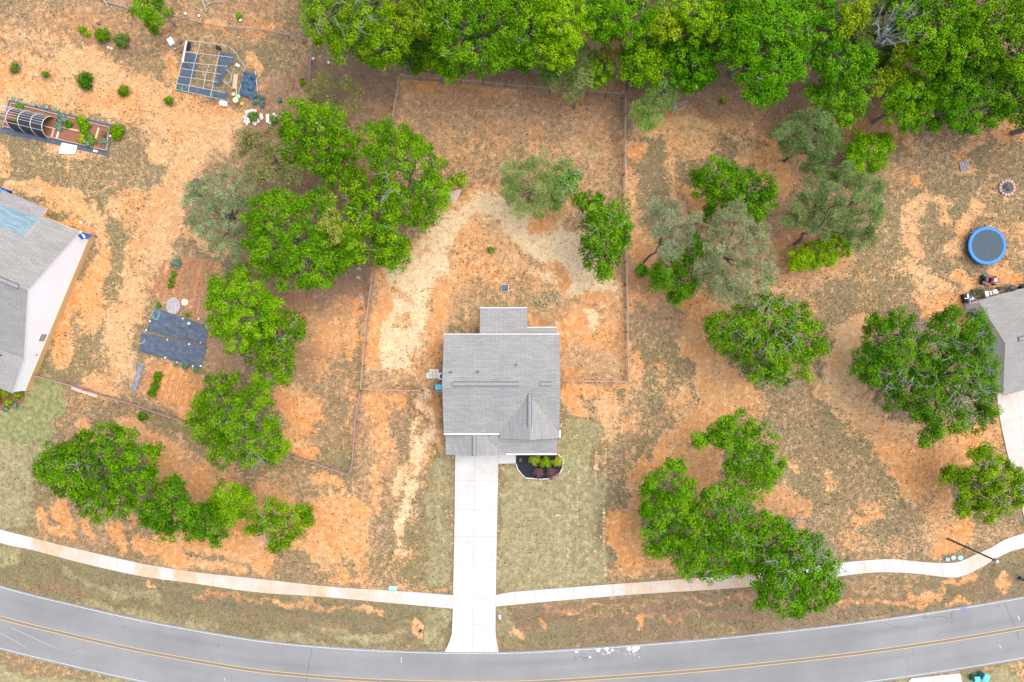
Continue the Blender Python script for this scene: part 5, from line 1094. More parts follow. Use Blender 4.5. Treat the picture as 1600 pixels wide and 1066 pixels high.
T('bush', 'shady green bush tucked behind the left fence corner', 'bush', [(640,100,16),(625,92,11),(652,108,12),(645,88,10)], 'deep', 4, group=WD, tint=(1.2,1.2,1))
T('tree', 'largest tree of the wood behind the left half of the back fence', 'tree', [(735,45,50),(770,30,42,1),(705,60,34,.9),(750,80,42,.95),(785,65,30,.9),(715,95,26,.85),(690,25,26,.95),(700,-10,40,1),(750,-20,50,1),(800,-5,34,.95),(700,115,14,.75),(765,100,18,.8),(725,10,30)], 'green', 13, group=WD, tint=(.95,.95,1), twigs=5)
T('tree', 'dense tree right of the largest tree of the wood', 'tree', [(830,40,34),(812,75,26,.9),(845,75,28,.9),(820,10,34,1),(850,10,30,.95),(800,95,12,.8),(830,95,16,.8),(825,-30,34)], 'deep', 11.5, group=WD, tint=(1.5,1.35,1))
T('tree', 'lime-tipped tree of the wood above the grey pine at the fence', 'tree', [(870,40,26),(885,65,24,.95),(862,75,22,.9),(890,20,24,1),(870,0,26,1),(905,45,16,.9),(868,100,18,.8),(885,92,16,.85)], 'bright', 12.5, group=WD, tint=(.95,1,1), clump=.5)
T('pine_tree', 'grey-green shaggy pine standing over the back fence', 'pine tree', [(890,105,22),(905,125,20,.95),(895,145,16,.85),(870,115,16,.9),(915,100,16,.95),(880,130,14,.85),(905,85,12,.9),(847,110,12,.85),(858,130,12,.8)], 'pine', 7, base=(897,170), group=WD, dens=1.05, tint=(.9,.95,1), trunk_r=.12)
T('tree', 'lime green rounded tree beside the shaggy pine at the back fence', 'tree', [(940,112,20),(932,130,16,.9),(948,98,14,.95),(928,100,14,.9),(945,130,10,.85)], 'bright', 6.5, group=WD, tint=(1.15,1.1,1), clump=.42)
T('pine_tree', 'olive brown pine rising between lime green trees of the wood', 'pine tree', [(960,70,18),(965,90,14,.9),(950,82,14,.9),(962,52,13,.95),(945,60,10,.9)], 'olive', 8, group=WD, tint=(1,.85,.7))
T('tree', 'bushy tree of the wood above the right corner of the back fence', 'tree', [(1000,95,26),(990,115,20,.9),(1015,110,22,.9),(1010,75,20,.95),(985,85,14,.9),(998,130,11,.75),(1022,128,9,.75)], 'green', 9, group=WD, tint=(1.05,1.0,1))
T('tree', 'plain green tree at the top edge above the olive brown pine', 'tree', [(955,20,34),(985,35,28,.95),(930,35,26,.9),(970,-10,34,1),(925,5,28,.95),(1005,10,26,.95),(935,62,12,.8)], 'green', 12, group=WD)
T('tree', 'lime yellow crowned tree in the middle of the wood', 'tree', [(1035,38,18),(1045,55,16,.95),(1030,60,14,.9),(1055,40,10,.9),(1025,28,10,.95)], 'yellow', 11, group=WD, tint=(.85,.95,1), clump=.45)
T('tree', 'smooth dark green domed tree at the front of the wood', 'tree', [(1080,105,34),(1068,90,24,.95),(1095,120,24,.9),(1070,125,22,.85),(1098,90,16,.95),(1050,100,14,.85),(1085,135,16,.75)], 'deep', 8.5, group=WD, tint=(1.35,1.35,1), gap=.02, dens=1.15, clump=.5)
T('tree', 'yellow-green tree at the top edge right of the lime yellow one', 'tree', [(1085,20,26),(1110,35,24,.95),(1065,10,20,.95),(1100,-5,28,1),(1130,15,22,.95),(1120,55,13,.85),(1060,35,12,.85),(1085,50,16,.85)], 'bright', 11.5, group=WD, tint=(1.05,1.05,1), twigs=8, clump=.5)
T('pine_tree', 'pale twiggy sparse tree beside the dark domed tree', 'pine tree', [(1113,75,13),(1108,90,11),(1118,62,10),(1112,102,8)], 'olive', 7.5, group=WD, dens=.7, tint=(1.2,1,1.1), clump=.45)
T('tree', 'huge bright tree of the wood jutting furthest into the right yard', 'tree', [(1190,70,46),(1225,55,38,1),(1160,45,34,.95),(1205,110,40,.95),(1170,115,30,.9),(1235,100,28,.9),(1185,145,24,.85),(1215,-5,44,1),(1160,0,36,.95),(1150,90,22,.85),(1245,20,26,.95),(1215,150,13,.8),(1180,160,12,.8),(1195,20,40,1)], 'bright', 12.5, group=WD, tint=(.62,.84,1), dens=1.1, gap=.05, twigs=8)
T('tree', 'dark tree behind the huge bright tree of the wood', 'tree', [(1285,60,30),(1300,90,30,.95),(1275,85,22,.9),(1320,110,26,.9),(1290,25,32,1),(1275,-5,34,1),(1305,125,16,.8),(1345,95,24,.9),(1340,125,20,.85),(1285,110,14,.85)], 'deep', 11, group=WD, tint=(1.5,1.4,1))
T('tree', 'yellow tree at the top edge left of the bleached dead tree', 'tree', [(1345,8,14),(1335,25,10,.95),(1325,40,9,.9),(1345,32,8,.9),(1355,-8,14),(1322,18,8),(1322,58,8,.85)], 'yellow', 12.5, group=WD, clump=.42, tint=(.95,1,1))
T('pine_tree', 'dull olive tree behind the yellow one at the top edge', 'pine tree', [(1380,15,24),(1350,58,15,.85),(1375,-12,24),(1395,5,14)], 'olive', 10, group=WD, tint=(.8,.9,.8))
dead_tree(1390, 50, 38, 13.5, 'bleached grey dead tree standing bare inside the wood', n=30)
T('tree', 'bright yellow tree below the bleached dead tree', 'tree', [(1413,82,15),(1420,95,12,.95),(1405,95,12,.95),(1412,68,9,.95),(1395,118,14,.85),(1410,120,10,.85),(1380,130,12,.8),(1372,150,8,.75)], 'yellow', 10, group=WD, clump=.42, tint=(.95,1,1))
T('tree', 'round light green tree at the wood edge above the knobbly pine', 'tree', [(1305,158,24),(1330,152,20,.95),(1285,155,18,.9),(1325,178,20,.9),(1345,165,14,.9),(1268,150,9,.8),(1320,195,10,.8)], 'bright', 8, group=WD, tint=(.8,.95,2))
T('tree', 'light green tree at the wood edge right of the round one', 'tree', [(1425,155,28),(1410,180,22,.9),(1440,175,20,.9),(1445,145,20,.95),(1400,155,18,.9),(1425,200,14,.8),(1455,160,12,.85),(1395,175,10,.8),(1418,132,16,.9)], 'bright', 9, group=WD, tint=(.85,.95,1), clump=.5)
T('tree', 'tall green tree of the wood right of the dead tree', 'tree', [(1455,60,34),(1480,85,34,.95),(1440,30,30,.95),(1465,10,40,1),(1475,120,24,.85),(1500,40,34,1),(1450,100,20,.85),(1430,-10,34,.95)], 'green', 12.5, group=WD, tint=(.85,.92,1))
T('tree', 'large tree filling the top right corner of the wood', 'tree', [(1545,40,44),(1580,70,38,1),(1520,75,32,.95),(1590,20,40,1),(1550,0,44,1),(1600,100,30,.95),(1620,50,44),(1555,95,24,.9)], 'green', 12.5, group=WD, tint=(1.05,1.0,1), dens=1.05)
T('tree', 'shaded dark green tree at the lower right of the wood', 'tree', [(1500,140,36),(1530,165,32,.9),(1500,180,26,.85),(1540,125,34,.95),(1515,205,14,.75),(1480,155,22,.85),(1545,190,18,.8),(1485,190,12,.75),(1460,200,10,.6)], 'deep', 9.5, group=WD, tint=(1.35,1.3,1))
T('tree', 'dark tree at the right edge under the corner tree of the wood', 'tree', [(1585,150,32),(1600,180,24,.9),(1575,180,18,.85),(1620,130,36),(1572,125,22,.95)], 'deep', 9, group=WD, tint=(1.6,1.4,1))
T('tree', 'low shaded tree in the gap below the bleached dead tree', 'tree', [(1365,85,28),(1385,60,24),(1350,60,22),(1395,95,16),(1420,50,22)], 'deep', 6.5, tint=(1.2,1.2,1)); T('tree', 'low shaded tree under the top edge beside the bleached dead tree', 'tree', [(1400,10,32),(1375,25,24),(1420,25,26),(1390,-25,34)], 'olive', 7, tint=(.6,.75,.6))
T('tree', 'low understorey tree between the largest and the dense tree of the wood', 'tree', [(800,70,24),(815,95,16),(790,50,24),(862,110,12)], 'deep', 6, tint=(1.3,1.3,1)); T('tree', 'low understorey tree behind the dark domed tree', 'tree', [(1110,60,24),(1130,45,24),(1085,65,20),(1120,85,14)], 'deep', 7, tint=(1.4,1.3,1)); T('tree', 'low understorey tree right of the feathery yellow-green tree', 'tree', [(665,60,20),(680,75,16),(650,75,14),(690,50,18)], 'deep', 6, tint=(1.2,1.2,1))
T('tree', 'low understorey tree under the lime yellow crowned tree', 'tree', [(1045,80,22),(1025,70,18),(1060,65,18),(1035,95,12)], 'deep', 6.5, tint=(1.6,1.4,1)); T('tree', 'low understorey tree left of the corner tree of the wood', 'tree', [(1480,130,26),(1460,95,24),(1500,100,26),(1465,150,18)], 'deep', 7.5, tint=(1.2,1.2,1))
DL = ['behind the broad tree at the left end of the wood', 'behind the yellow-green feathery tree', 'behind the largest tree of the wood', 'behind the lime-tipped tree', 'behind the plain green tree at the top edge', 'behind the yellow-green top edge tree', 'behind the huge bright tree', 'behind the bleached dead tree', 'behind the tall green tree', 'behind the top right corner tree', 'past the right edge by the corner tree', 'past the right edge under the corner tree']
for (x, y, k, lb) in ((500,-75,'green','left'),(610,-75,'deep','second'),(720,-85,'green','third'),(850,-80,'green','x'),(980,-85,'deep','x'),(1110,-85,'green','x'),(1240,-85,'green','x'),(1370,-80,'deep','x'),(1500,-85,'green','x'),(1630,-80,'green','x'),(1700,60,'green','x'),(1700,170,'deep','x')):
    T('tree', 'tree deeper in the wood, '+DL.pop(0), 'tree', [(x,y,52),(x+40,y+10,36,.95),(x-35,y-10,38,.95),(x,y-40,44,.95)], k, 12.5, group='trees deeper in the wood', dens=.6, leaf=.2)
print('LEAVES', NLEAF)
mat('red_soil', (.34, .17, .09), .95, .35, 5, bump=.6, dirt=(.22, .12, .08), dscale=3)
mat('orange_soil', (.46, .22, .09), .95, .3, 5, bump=.6, dirt=(.3, .15, .08), dscale=3)
# ---------------------------------------------------------------- helpers for small plants
def plant(name, label, cat, x, y, r, kind='green', h=None, group=None, tint=(1, 1, 1), n=None, leaf=.085, z0=0.0, stem=True):
    h = h or r/S*1.3; p = P(x, y, h*.6); rw = r/S; root = empty(name, (p[0], p[1], z0), label, cat, group)
    n = n or int(380*rw*rw*4+60); n = min(n, 2200)
    q = rng.normal(size=(n, 3)); q *= (rng.random(n)**.45/np.linalg.norm(q, axis=1))[:, None]
    th_ = np.arctan2(q[:, 1], q[:, 0]); lob = 1+.16*np.sin(3*th_+x)+.13*np.sin(5*th_+y)+.10*np.sin(9*th_+x*y)
    q[:, 0] *= 1+.15*math.sin(x*7)
    C = np.array([p[0], p[1], z0+h*.52]) + q*np.array([rw, rw, h*.5])*lob[:, None]; C[:, 2] = np.maximum(C[:, 2], z0+.03)
    c = [np.array(k) for k in KINDS[kind]]; t = np.clip(rng.normal(.5, .3, n)+.25*q[:, 2], 0, 1)[:, None]
    col = np.where(t < .5, c[0]+(c[1]-c[0])*t*2, c[1]+(c[2]-c[1])*(t-.5)*2)*np.array(tint)
    N = q*1.0+np.array([0, 0, .7])+rng.normal(size=(n, 3))*.4
    leaves_mesh('foliage', C, N, leaf*rng.uniform(.6, 1.3, n), col, .6, M['leaf'], root)
    mb = MB()
    for k in range(4):
        a = k*1.7; mb.tube([(p[0], p[1], z0-.03), (p[0]+rw*.5*math.cos(a), p[1]+rw*.5*math.sin(a), z0+h*.6)], [.02, .008], 4)
    mb.build('stems', M['bark'], root); return root
KINDS['bluegreen'] = ((.06, .13, .09), (.15, .27, .19), (.30, .45, .36))
KINDS['plum'] = ((.06, .025, .03), (.16, .075, .08), (.30, .17, .16))
KINDS['chartreuse'] = ((.10, .15, .01), (.30, .36, .02), (.52, .56, .06))
KINDS['dry'] = ((.10, .06, .035), (.22, .14, .085), (.36, .26, .17))
YB = 'young shrubs planted out in the sandy left yard'
for (x, y, r, k, lb) in ((131,125,14,'deep','dark round young shrub, largest of those in the sandy left yard'),(192,142,9,'green','young shrub with bright right side, right of the dark round one'),(263,157,7,'green','small young shrub nearest the foot of the trellis garden'),
        (158,54,12,'green','leafy young shrub with grey stones at its foot'),(188,62,12,'lacy','pale loose young shrub right of the grey-stoned one'),(22,106,8,'lacy','faint young shrub near the left edge above the hoop tunnel'),(70,116,5,'green','tiny green seedling in an orange clearing above the hoop tunnel'),(472,128,6,'green','small green shrub at the wire fence by the olive willowy tree')):
    plant('shrub', lb, 'shrub', x, y, r, k, group=YB if x < 270 else None, tint=(.8, .8, .8))
plant('shrub', 'low elongated bright shrub at the top left', 'shrub', 127, 46, 6, 'bright'); plant('shrub', 'small sprig beside the low elongated bright shrub', 'shrub', 135, 52, 5, 'bright')
plant('shrub', 'tiny young shrub in a round dark mulch ring in the back yard', 'shrub', 767, 390, 5, 'green')
plant('shrub', 'blue-green lavender clump at the top of the garden rows', 'shrub', 274, 411, 8, 'bluegreen')
for i, (x, y, r) in enumerate(((271, 428, 5), (268, 438, 5), (266, 447, 4))): plant('crop_plant', ('topmost', 'middle', 'lowest')[i]+' of the three leafy crops below the lavender clump', 'crop', x, y, r, 'green', tint=(.8, .8, 2), group='crops below the lavender clump')
for i, (x, y, r) in enumerate(((247, 586, 6), (245, 593, 6), (241, 604, 7), (237, 614, 7))): plant('crop_plant', ('topmost', 'second', 'third', 'lowest')[i]+' of the four bushy crops right of the plastic strip', 'crop', x, y, r, 'green', tint=(.6, .75, 1), group='bushy crops right of the plastic strip')
for i, (x, y, r) in enumerate(((274, 570, 3.2), (290, 573.5, 4.5), (305.5, 579.5, 3.6))): plant('crop_plant', ('leftmost', 'middle', 'rightmost')[i]+' small cabbage along the lower edge of the black garden fabric', 'crop', x, y, r, 'bluegreen', tint=(.6, .9, .6), group='cabbages below the black fabric')
for i, (x, y, r) in enumerate(((247.5, 477, 4), (292, 492, 3), (445, 186, 6), (398.5, 149, 4), (408.5, 152, 4.5), (398, 159, 4), (409, 162, 5.5), (437, 156, 4))):
    plant('crop_plant', ('dark tuft at the upper left corner of the black garden fabric', 'small green weed on the upper edge of the black garden fabric', 'dark green bush beside the ring of stones', 'upper left of the four cabbages right of the blue tarp', 'upper right of the four cabbages right of the blue tarp', 'lower left of the four cabbages right of the blue tarp', 'lower right, largest of the four cabbages right of the blue tarp', 'lone cabbage right of the four by the blue tarp')[i], 'crop', x, y, r, 'green' if i < 3 else 'bluegreen', tint=(.7, .8, 1))
for i, (x, y, r) in enumerate(((447, 184, 7), (395, 182, 8))): plant('shrub', ('low dark weeds behind the ring of stones', 'green plant inside the ring of stones')[i], 'shrub', x, y, r, 'lacy')
plant('shrub', 'wide planting of young weeds in the little shade right of the stone ring', 'shrub', 428, 187, 8, 'lacy')
plant('shrub', 'green sprout at the foot of the wood right of the dark domed tree', 'shrub', 1131, 158, 5, 'bright'); plant('shrub', 'tiny sprout at the top edge above the wire fence', 'shrub', 373, 24, 5, 'bright')
plant('shrub', 'strip of dark grass-like shrub below the left garden fence', 'shrub', 222, 651, 7, 'deep', h=.4)
# front bed
bed = [(807, 712), (872, 712), (879, 720), (878, 730), (874, 739), (858, 747), (846, 748), (821, 746), (815, 741), (809, 733), (806.5, 725)]
o = thing_mesh('mulch_bed', MB().prism([P(*q)[:2] for q in reversed(bed)], -.1, .05), M['black_mulch'], 'black mulch planting bed at the front right of the central house', 'flower bed')
mb = MB(); e_pts = [(806.5, 725), (809, 733), (815, 741), (821, 746.5), (846, 748.8), (858, 747.6), (874, 740), (879, 731), (880, 720), (872, 709)]
for i in range(len(e_pts)-1):
    a, c = Vector(P(*e_pts[i])), Vector(P(*e_pts[i+1])); d = c-a; mb.box((a+c)/2+Vector((0, 0, .04)), (d.length+.06, .10, .18), math.atan2(d.y, d.x))
thing_mesh('bed_edging', mb, M['edging'], 'pale edging strip curving round the black mulch bed', 'edging')
for (x, y, r, k, lb) in ((835, 719, 8.6, 'chartreuse', 'left of the three yellow-green round shrubs in the mulch bed'), (852, 722.5, 8.8, 'bright', 'middle, greenest of the three yellow-green round shrubs in the mulch bed'), (871, 721.5, 8.2, 'chartreuse', 'right of the three yellow-green round shrubs in the mulch bed'),
        (841, 738.5, 9, 'plum', 'left of the two purple round shrubs in the mulch bed'), (862, 739, 9, 'plum', 'right of the two purple round shrubs in the mulch bed'), (813, 718.5, 3.5, 'lacy', 'tiny green plant alone at the left of the mulch bed')):
    plant('shrub', lb, 'shrub', x, y, r, k, h=.75 if r > 4 else .3, group='shrubs in the mulch bed' if r > 4 else None, z0=.05, n=1500 if r > 4 else 120, leaf=.06)
lb_ = [(-30, 602), (36, 609), (38, 622), (30, 634), (10, 640), (-30, 640)]
thing_mesh('mulch_bed', MB().prism([P(*q)[:2] for q in reversed(lb_)], -.1, .04), M['soil_dark'], 'brown planting bed at the corner of the left house', 'flower bed')
for i, (x, y, r) in enumerate(((8, 614, 8), (26, 617, 8), (12, 629, 6), (-8, 622, 10))): plant('shrub', ('shrub at the left edge in the bed by the left house', 'rightmost round shrub in the bed by the left house', 'lowest, smallest shrub in the bed by the left house', 'shrub in the bed by the left house beyond the frame')[i], 'shrub', x, y, r, 'chartreuse' if i != 3 else 'green', h=.7, tint=(.8, .85, .6))
plant('shrub', 'pale blue-green ground shrub edging the bed by the left house', 'shrub', 23, 633, 5, 'bluegreen', h=.3); plant('shrub', 'second pale blue-green ground shrub, left of its twin at the left house bed', 'shrub', 8, 638, 5, 'bluegreen', h=.3)

# ---------------------------------------------------------------- black garden fabric, strips, stones
def sheet(name, pts, z, m, label, cat, wr=.05, n=26, group=None):
    """a wrinkled cloth laid on the ground: an outline quad, subdivided"""
    q = [P(*p)[:2] for p in pts]; v, f = [], []
    for j in range(n+1):
        for i in range(n+1):
            u, w = i/n, j/n; x = (q[0][0]*(1-u)+q[1][0]*u)*(1-w)+(q[3][0]*(1-u)+q[2][0]*u)*w; y = (q[0][1]*(1-u)+q[1][1]*u)*(1-w)+(q[3][1]*(1-u)+q[2][1]*u)*w
            e = min(u, 1-u, w, 1-w)
            v.append((x, y, z + wr*(abs(float(fbm(np.array(x*1.1), np.array(y*1.1), 91, 3)))**.8)*(.35+min(1, e*8)) + random.uniform(0, wr*.12)))
    mb = MB(); mb.v = v
    for j in range(n):
        for i in range(n): mb.f.append((j*(n+1)+i, (j+1)*(n+1)+i, (j+1)*(n+1)+i+1, j*(n+1)+i+1)); mb.m.append(0)
    return thing_mesh(name, mb, m, label, cat, group, smooth=True)
sheet('ground_fabric', [(243, 481), (326, 510), (322, 539.5), (229, 517)], .02, M['black_fabric'], 'upper of the two black weed fabric sheets on the garden plot', 'fabric', .16)
sheet('ground_fabric', [(222, 519), (323.5, 541.5), (314, 576), (218, 549)], .02, M['black_fabric'], 'lower of the two black weed fabric sheets on the garden plot', 'fabric', .16)
sheet('plastic_strip', [(218, 567), (226, 567.5), (212, 612), (205, 611)], .02, M['grey_plastic'], 'narrow crumpled grey plastic strip at the left of the garden plot', 'plastic sheet', .14)
mb = MB()
for i, (x, y) in enumerate(((243, 480.5), (229, 518), (235, 502), (286, 498), (311, 498.5), (314, 535), (296, 538), (262, 531), (259, 559), (277, 566.5), (302, 572), (314, 572))): pass
for i, (x, y) in enumerate(((235, 502), (286, 498), (311, 498.5), (314, 535), (296, 538), (262, 531), (259, 559), (277, 566.5), (302, 572), (314, 572), (229, 516))):
    thing_mesh('weight_stone', MB().lump((*P(x, y)[:2], .1), .11, m=0), M['white'], 'small white stone weighing down the black garden fabric', 'stone', 'white stones on the garden fabric')
mb = MB(); c = P(271, 478)
mb.prism([(c[0]+.82*math.cos(a)*1.0, c[1]+1.0*math.sin(a)) for a in np.linspace(0, 2*math.pi, 24, endpoint=False)], .0, .07); mb.box((c[0], c[1], .085), (.06, 1.9, .03)); mb.box((c[0]-.3, c[1]+.1, .085), (.04, 1.5, .03), .1); mb.box((c[0]+.05, c[1]-.2, .09), (1.3, .04, .03), .15)
thing_mesh('paving_slab', mb, M['grey_stone'], 'rounded grey slab at the upper edge of the black garden fabric', 'slab')
mb = MB(); c = P(289, 472.5); mb.prism([(c[0]+r*math.cos(a), c[1]+r*math.sin(a)) for a, r in ((.3, .45), (1.2, .42), (2.2, .46), (3.0, .4), (3.9, .44), (4.9, .42), (5.6, .45))], 0, .08); thing_mesh('stone', mb, M['stone'], 'flat cream stone right of the rounded grey slab', 'stone')
mb = MB(); c = P(297, 505.5); mb.lump((c[0], c[1], .18), .2, sz=.5); thing_mesh('bucket', MB().cyl((c[0], c[1], .1), .16, .22, 12, r2=.19), M['mint'], 'small pale green pot standing on the black garden fabric', 'pot')
def hose(name, pts, m, label, r=.022):
    mb = MB(); mb.tube([(*P(x, y)[:2], .04) for x, y in smooth(pts, 6)], r, 5); return thing_mesh(name, mb, m, label, 'hose')
cc = []
for k in range(40): a = k*.42; cc.append((244+ (5+1.2*math.sin(k*.31))*math.cos(a)+k*.03, 492+(7+1.5*math.cos(k*.23))*math.sin(a)))
o = hose('garden_hose', cc, M['hose_green'], 'coiled thin mint green hose on the upper garden fabric', .02); o.location.z = .15
o = hose('garden_hose', [(218, 529), (216, 534), (220, 537), (226, 534), (226, 530)], M['cream'], 'short pale yellow hose loop at the left of the lower garden fabric'); o.location.z = .1
hose('garden_hose', [(10, 291), (60, 292), (90, 297), (120, 308), (140, 335), (158, 352), (172, 372), (182, 392), (192, 412), (200, 430)], M['yellow'], 'long thin yellow hose snaking from the left house towards the garden rows')

# ---------------------------------------------------------------- hoop tunnel and its beds
ax = Vector(P(70, 214)) - Vector(P(10, 199)); ax.normalize(); nrm_ = Vector((-ax.y, ax.x, 0))
sheet('ground_fabric', [(14, 156), (175, 195), (170, 244), (0, 207)], .0, M['black_fabric'], 'long black fabric strip lying under the hoop tunnel and its planting beds', 'fabric', .05)
beds = empty('raised_bed', P(90, 200), 'long timber edged planting bed with brown soil under the hoop tunnel', 'planting bed')
bq = [(20, 162), (172, 200), (168, 236), (6, 198)]
mb = MB(); mb.prism([P(*q)[:2] for q in reversed(bq)], 0, .16); mb.build('soil', [M['soil_dark']], beds)
def board(parent, a, c, z=.2, w=.10, hh=.10, m='wood_pale', name='edging_board'):
    a, c = Vector(P(*a)), Vector(P(*c)); d = c-a; mb = MB(); mb.box((a+c)/2+Vector((0, 0, z)), (d.length, w, hh), math.atan2(d.y, d.x)); return mb.build(name, [M[m]], parent)
for a, c in ((bq[0], bq[1]), (bq[1], bq[2]), (bq[2], bq[3]), (bq[3], bq[0])): board(beds, a, c, .15, .12, .26, 'wood_grey')
board(beds, (95, 199), (136, 208), .2, .18); board(beds, (156, 201), (147, 232), .2, .22); board(beds, (139, 190), (132, 226), .2, .08, .08, 'wood_grey'); board(beds, (95, 201), (90, 218), .2, .2, .06, 'pvc'); board(beds, (86, 203), (82, 216), .2, .2, .06)
hoop = empty('hoop_tunnel', P(45, 195), 'hoop tunnel of white pipes part covered with black shade cloth at the left edge', 'hoop tunnel')
def hoop_pts(cx_, cy_, wid, hgt, n=14):
    c = Vector(P(cx_, cy_)); return [c + nrm_*(wid/2*math.cos(a)) + Vector((0, 0, hgt*math.sin(a)+.1)) for a in np.linspace(0, math.pi, n)]
HC = [(11, 184), (28, 188), (46, 192), (65, 196.5), (83, 201)]; HW, HH = 2.55, 1.75
hoops = [hoop_pts(x, y, HW, HH) for x, y in HC]
for hp in hoops: mb = MB(); mb.tube(hp, .035, 6); mb.build('hoop', [M['pvc']], hoop)
for k in (2, 3, 4, 5, 6, 7, 9):
    mb = MB(); mb.tube([hp[13-k] if False else hp[k] for hp in hoops], .02, 5); mb.build('purlin', [M['pvc']], hoop)
mb = MB()
for i in (1, 2, 3):
    if i == 1: continue
for i in (1, 2, 3):
    a, c = hoops[i], hoops[i+1] if i < 4 else hoops[i]
    for k in range(13):
        if i == 1 and not (8 <= k): 
            if k > 4: continue
        s_ = .985
        mb.poly([a[k]*1, c[k]*1, c[k+1]*1, a[k+1]*1])
mb.v = [(v[0], v[1], v[2]*.975) for v in mb.v]
mb.build('shade_cloth', [M['shade_cloth']], hoop)
board(hoop, (40, 190), (90, 203), .25, .16, .1)
for (x, y, r, k, lb) in ((27, 192, 7, 'bright', 'bright leafy crop inside the open left end of the hoop tunnel'), (31, 168, 6, 'green', 'green crop by the north side of the hoop tunnel'), (97, 186, 8, 'bluegreen', 'tall grey-green crop just outside the right end of the hoop tunnel'), (93, 198, 7, 'bluegreen', 'low grey-green crop below the tall one at the tunnel end'), (108, 195, 6, 'deep', 'dark small crop in the open bed right of the tunnel'),
        (127, 189, 8, 'bright', 'bright crop at the top edge of the open bed'), (135, 196, 7, 'green', 'green crop right of the bright one at the top edge of the bed'), (132, 205, 6, 'green', 'green crop by the cross board in the middle of the bed'), (129, 218, 8, 'chartreuse', 'yellow-green crop at the lower edge of the open bed'), (140, 213, 7, 'lacy', 'feathery crop in the third compartment of the bed'), (145, 222, 7, 'lacy', 'lower feathery crop in the third compartment of the bed'), (138, 225, 5, 'bluegreen', 'blue-green crop at the lower corner of the third compartment'), (163, 222, 6, 'bluegreen', 'blue-green crop in the last compartment of the bed'), (163, 210, 5, 'dry', 'withered crop in the last compartment of the bed')):
    plant('crop_plant', lb, 'crop', x, y, r, k, z0=.16, h=.5)
plant('shrub', 'round potted shrub at the right end of the long planting bed', 'shrub', 182, 206, 13, 'green', h=1.0)
for i, (x, y) in enumerate(((22, 155), (38, 162), (58, 164), (74, 168.5), (91, 172))):
    c = P(x, y); root = empty('flower_pot', c, ('first', 'second', 'third', 'fourth', 'fifth')[i]+' from the left of the mint green pots along the tunnel', 'pot', 'mint green pots along the tunnel'); MB().cyl((c[0], c[1], 0), .13, .25, 10, r2=.18).build('pot', [M['mint']], root)
    n = 60; q = rng.normal(size=(n, 3))*.1; leaves_mesh('foliage', np.array([c[0], c[1], .3])+q*[1, 1, .5], rng.normal(size=(n, 3))+[0, 0, 1], np.full(n, .05), np.tile(np.array([.15, .42, .22]), (n, 1)), .6, M['leaf'], root)
sheet('plastic_sheet', [(97, 223), (121, 228), (118, 241), (92, 241)], .03, M['white'], 'crumpled white sheet lying below the long planting bed', 'plastic sheet', .22, 14)
thing_mesh('stone', MB().lump((*P(173, 213)[:2], .08), .14), M['white'], 'white stone at the right end of the long planting bed', 'stone')
thing_mesh('plastic_tray', MB().box((*P(150, 236.5)[:2], .1), (.5, .25, .1), -.2), M['white'], 'small white tray below the right part of the planting bed', 'tray')

# ---------------------------------------------------------------- trellis frame over its beds
tr = empty('trellis_frame', P(320, 110), 'grey pipe trellis grid standing over black fabric beds at the upper left', 'trellis')
hT = 1.9
def TQ(x, y, z=hT): return Vector(P(x, y, z))
rowsT = [((292, 63), (353, 71)), ((288, 80.5), (364, 90)), ((284, 97), (356, 104)), ((281, 107), (346, 116)), ((278, 119), (340, 128)), ((275.5, 130), (352, 145)), ((274, 139.5), (352, 157))]
for a, c in rowsT: mb = MB(); mb.tube([TQ(*a), TQ(*c)], .034, 6); mb.build('cross_pipe', [M['pipe']], tr)
for pts in ([(292, 63), (284, 97), (274, 139)], [(313.5, 65.5), (303, 101), (294, 144)], [(327, 100), (321, 119), (317, 140)], [(343, 81), (337, 108), (329, 152)]): mb = MB(); mb.tube([TQ(*q) for q in pts], .034, 6); mb.build('long_pipe', [M['pipe']], tr)
for pts in ([(353, 71), (366, 80), (374, 92), (384, 106)], [(353, 108), (362, 118), (358, 130), (348, 125)], [(350, 128), (362, 137)]): mb = MB(); mb.tube([TQ(*q) for q in smooth(pts, 5)], .03, 6); mb.build('bent_pipe', [M['pipe']], tr)
for x, y in ((292, 63), (353, 71), (274, 139), (352, 157), (313.5, 65.5), (294, 144), (343, 81), (329, 152), (303, 101), (337, 108), (284, 97), (321, 119), (352, 145)):
    t = TQ(x, y); mb = MB(); mb.tube([t, (t.x, t.y, 0)], .03, 6); mb.build('post', [M['wood_brown']], tr)
mb = MB(); a, c = TQ(291.5, 64), TQ(285, 98); d = c-a; mb.box((a+c)/2, (d.length, .2, .05), math.atan2(d.y, d.x)); mb.build('top_board', [M['pvc']], tr)
for i, (q, lb) in enumerate((([(291, 66), (299, 66), (297, 80), (287, 80)], 'small square of black fabric in the top corner under the trellis'), ([(290, 82), (312, 87), (308, 100), (286, 98)], 'black fabric patch under the upper left of the trellis'), ([(286, 98), (308, 100), (302, 122), (281, 118)], 'black fabric patch under the middle left of the trellis'), ([(279, 119), (298, 122), (296, 132), (277, 130)], 'black fabric patch low on the left under the trellis'), ([(276, 131), (322, 138), (321, 150), (276, 142)], 'long black fabric patch along the lower side of the trellis'), ([(322, 136), (356, 146), (354, 158), (321, 150)], 'bluish black fabric at the lower right corner of the trellis'),
        ([(343, 80), (366, 86), (364, 101), (341, 98)], 'blue-black fabric at the upper right under the trellis'), ([(342, 98), (360, 101), (344, 134), (336, 134)], 'blue-black fabric strip down the right side of the trellis'))):
    sheet('ground_fabric', q, .015+.004*i, M['black_fabric'] if i not in (0,) else M['black_mulch'], lb, 'fabric', .05, 10)
sheet('tarp', [(382, 112), (403, 117), (397, 156), (375, 149)], .06, M['blue_tarp'], 'crumpled dark blue tarpaulin right of the trellis', 'tarpaulin', .55, 26)
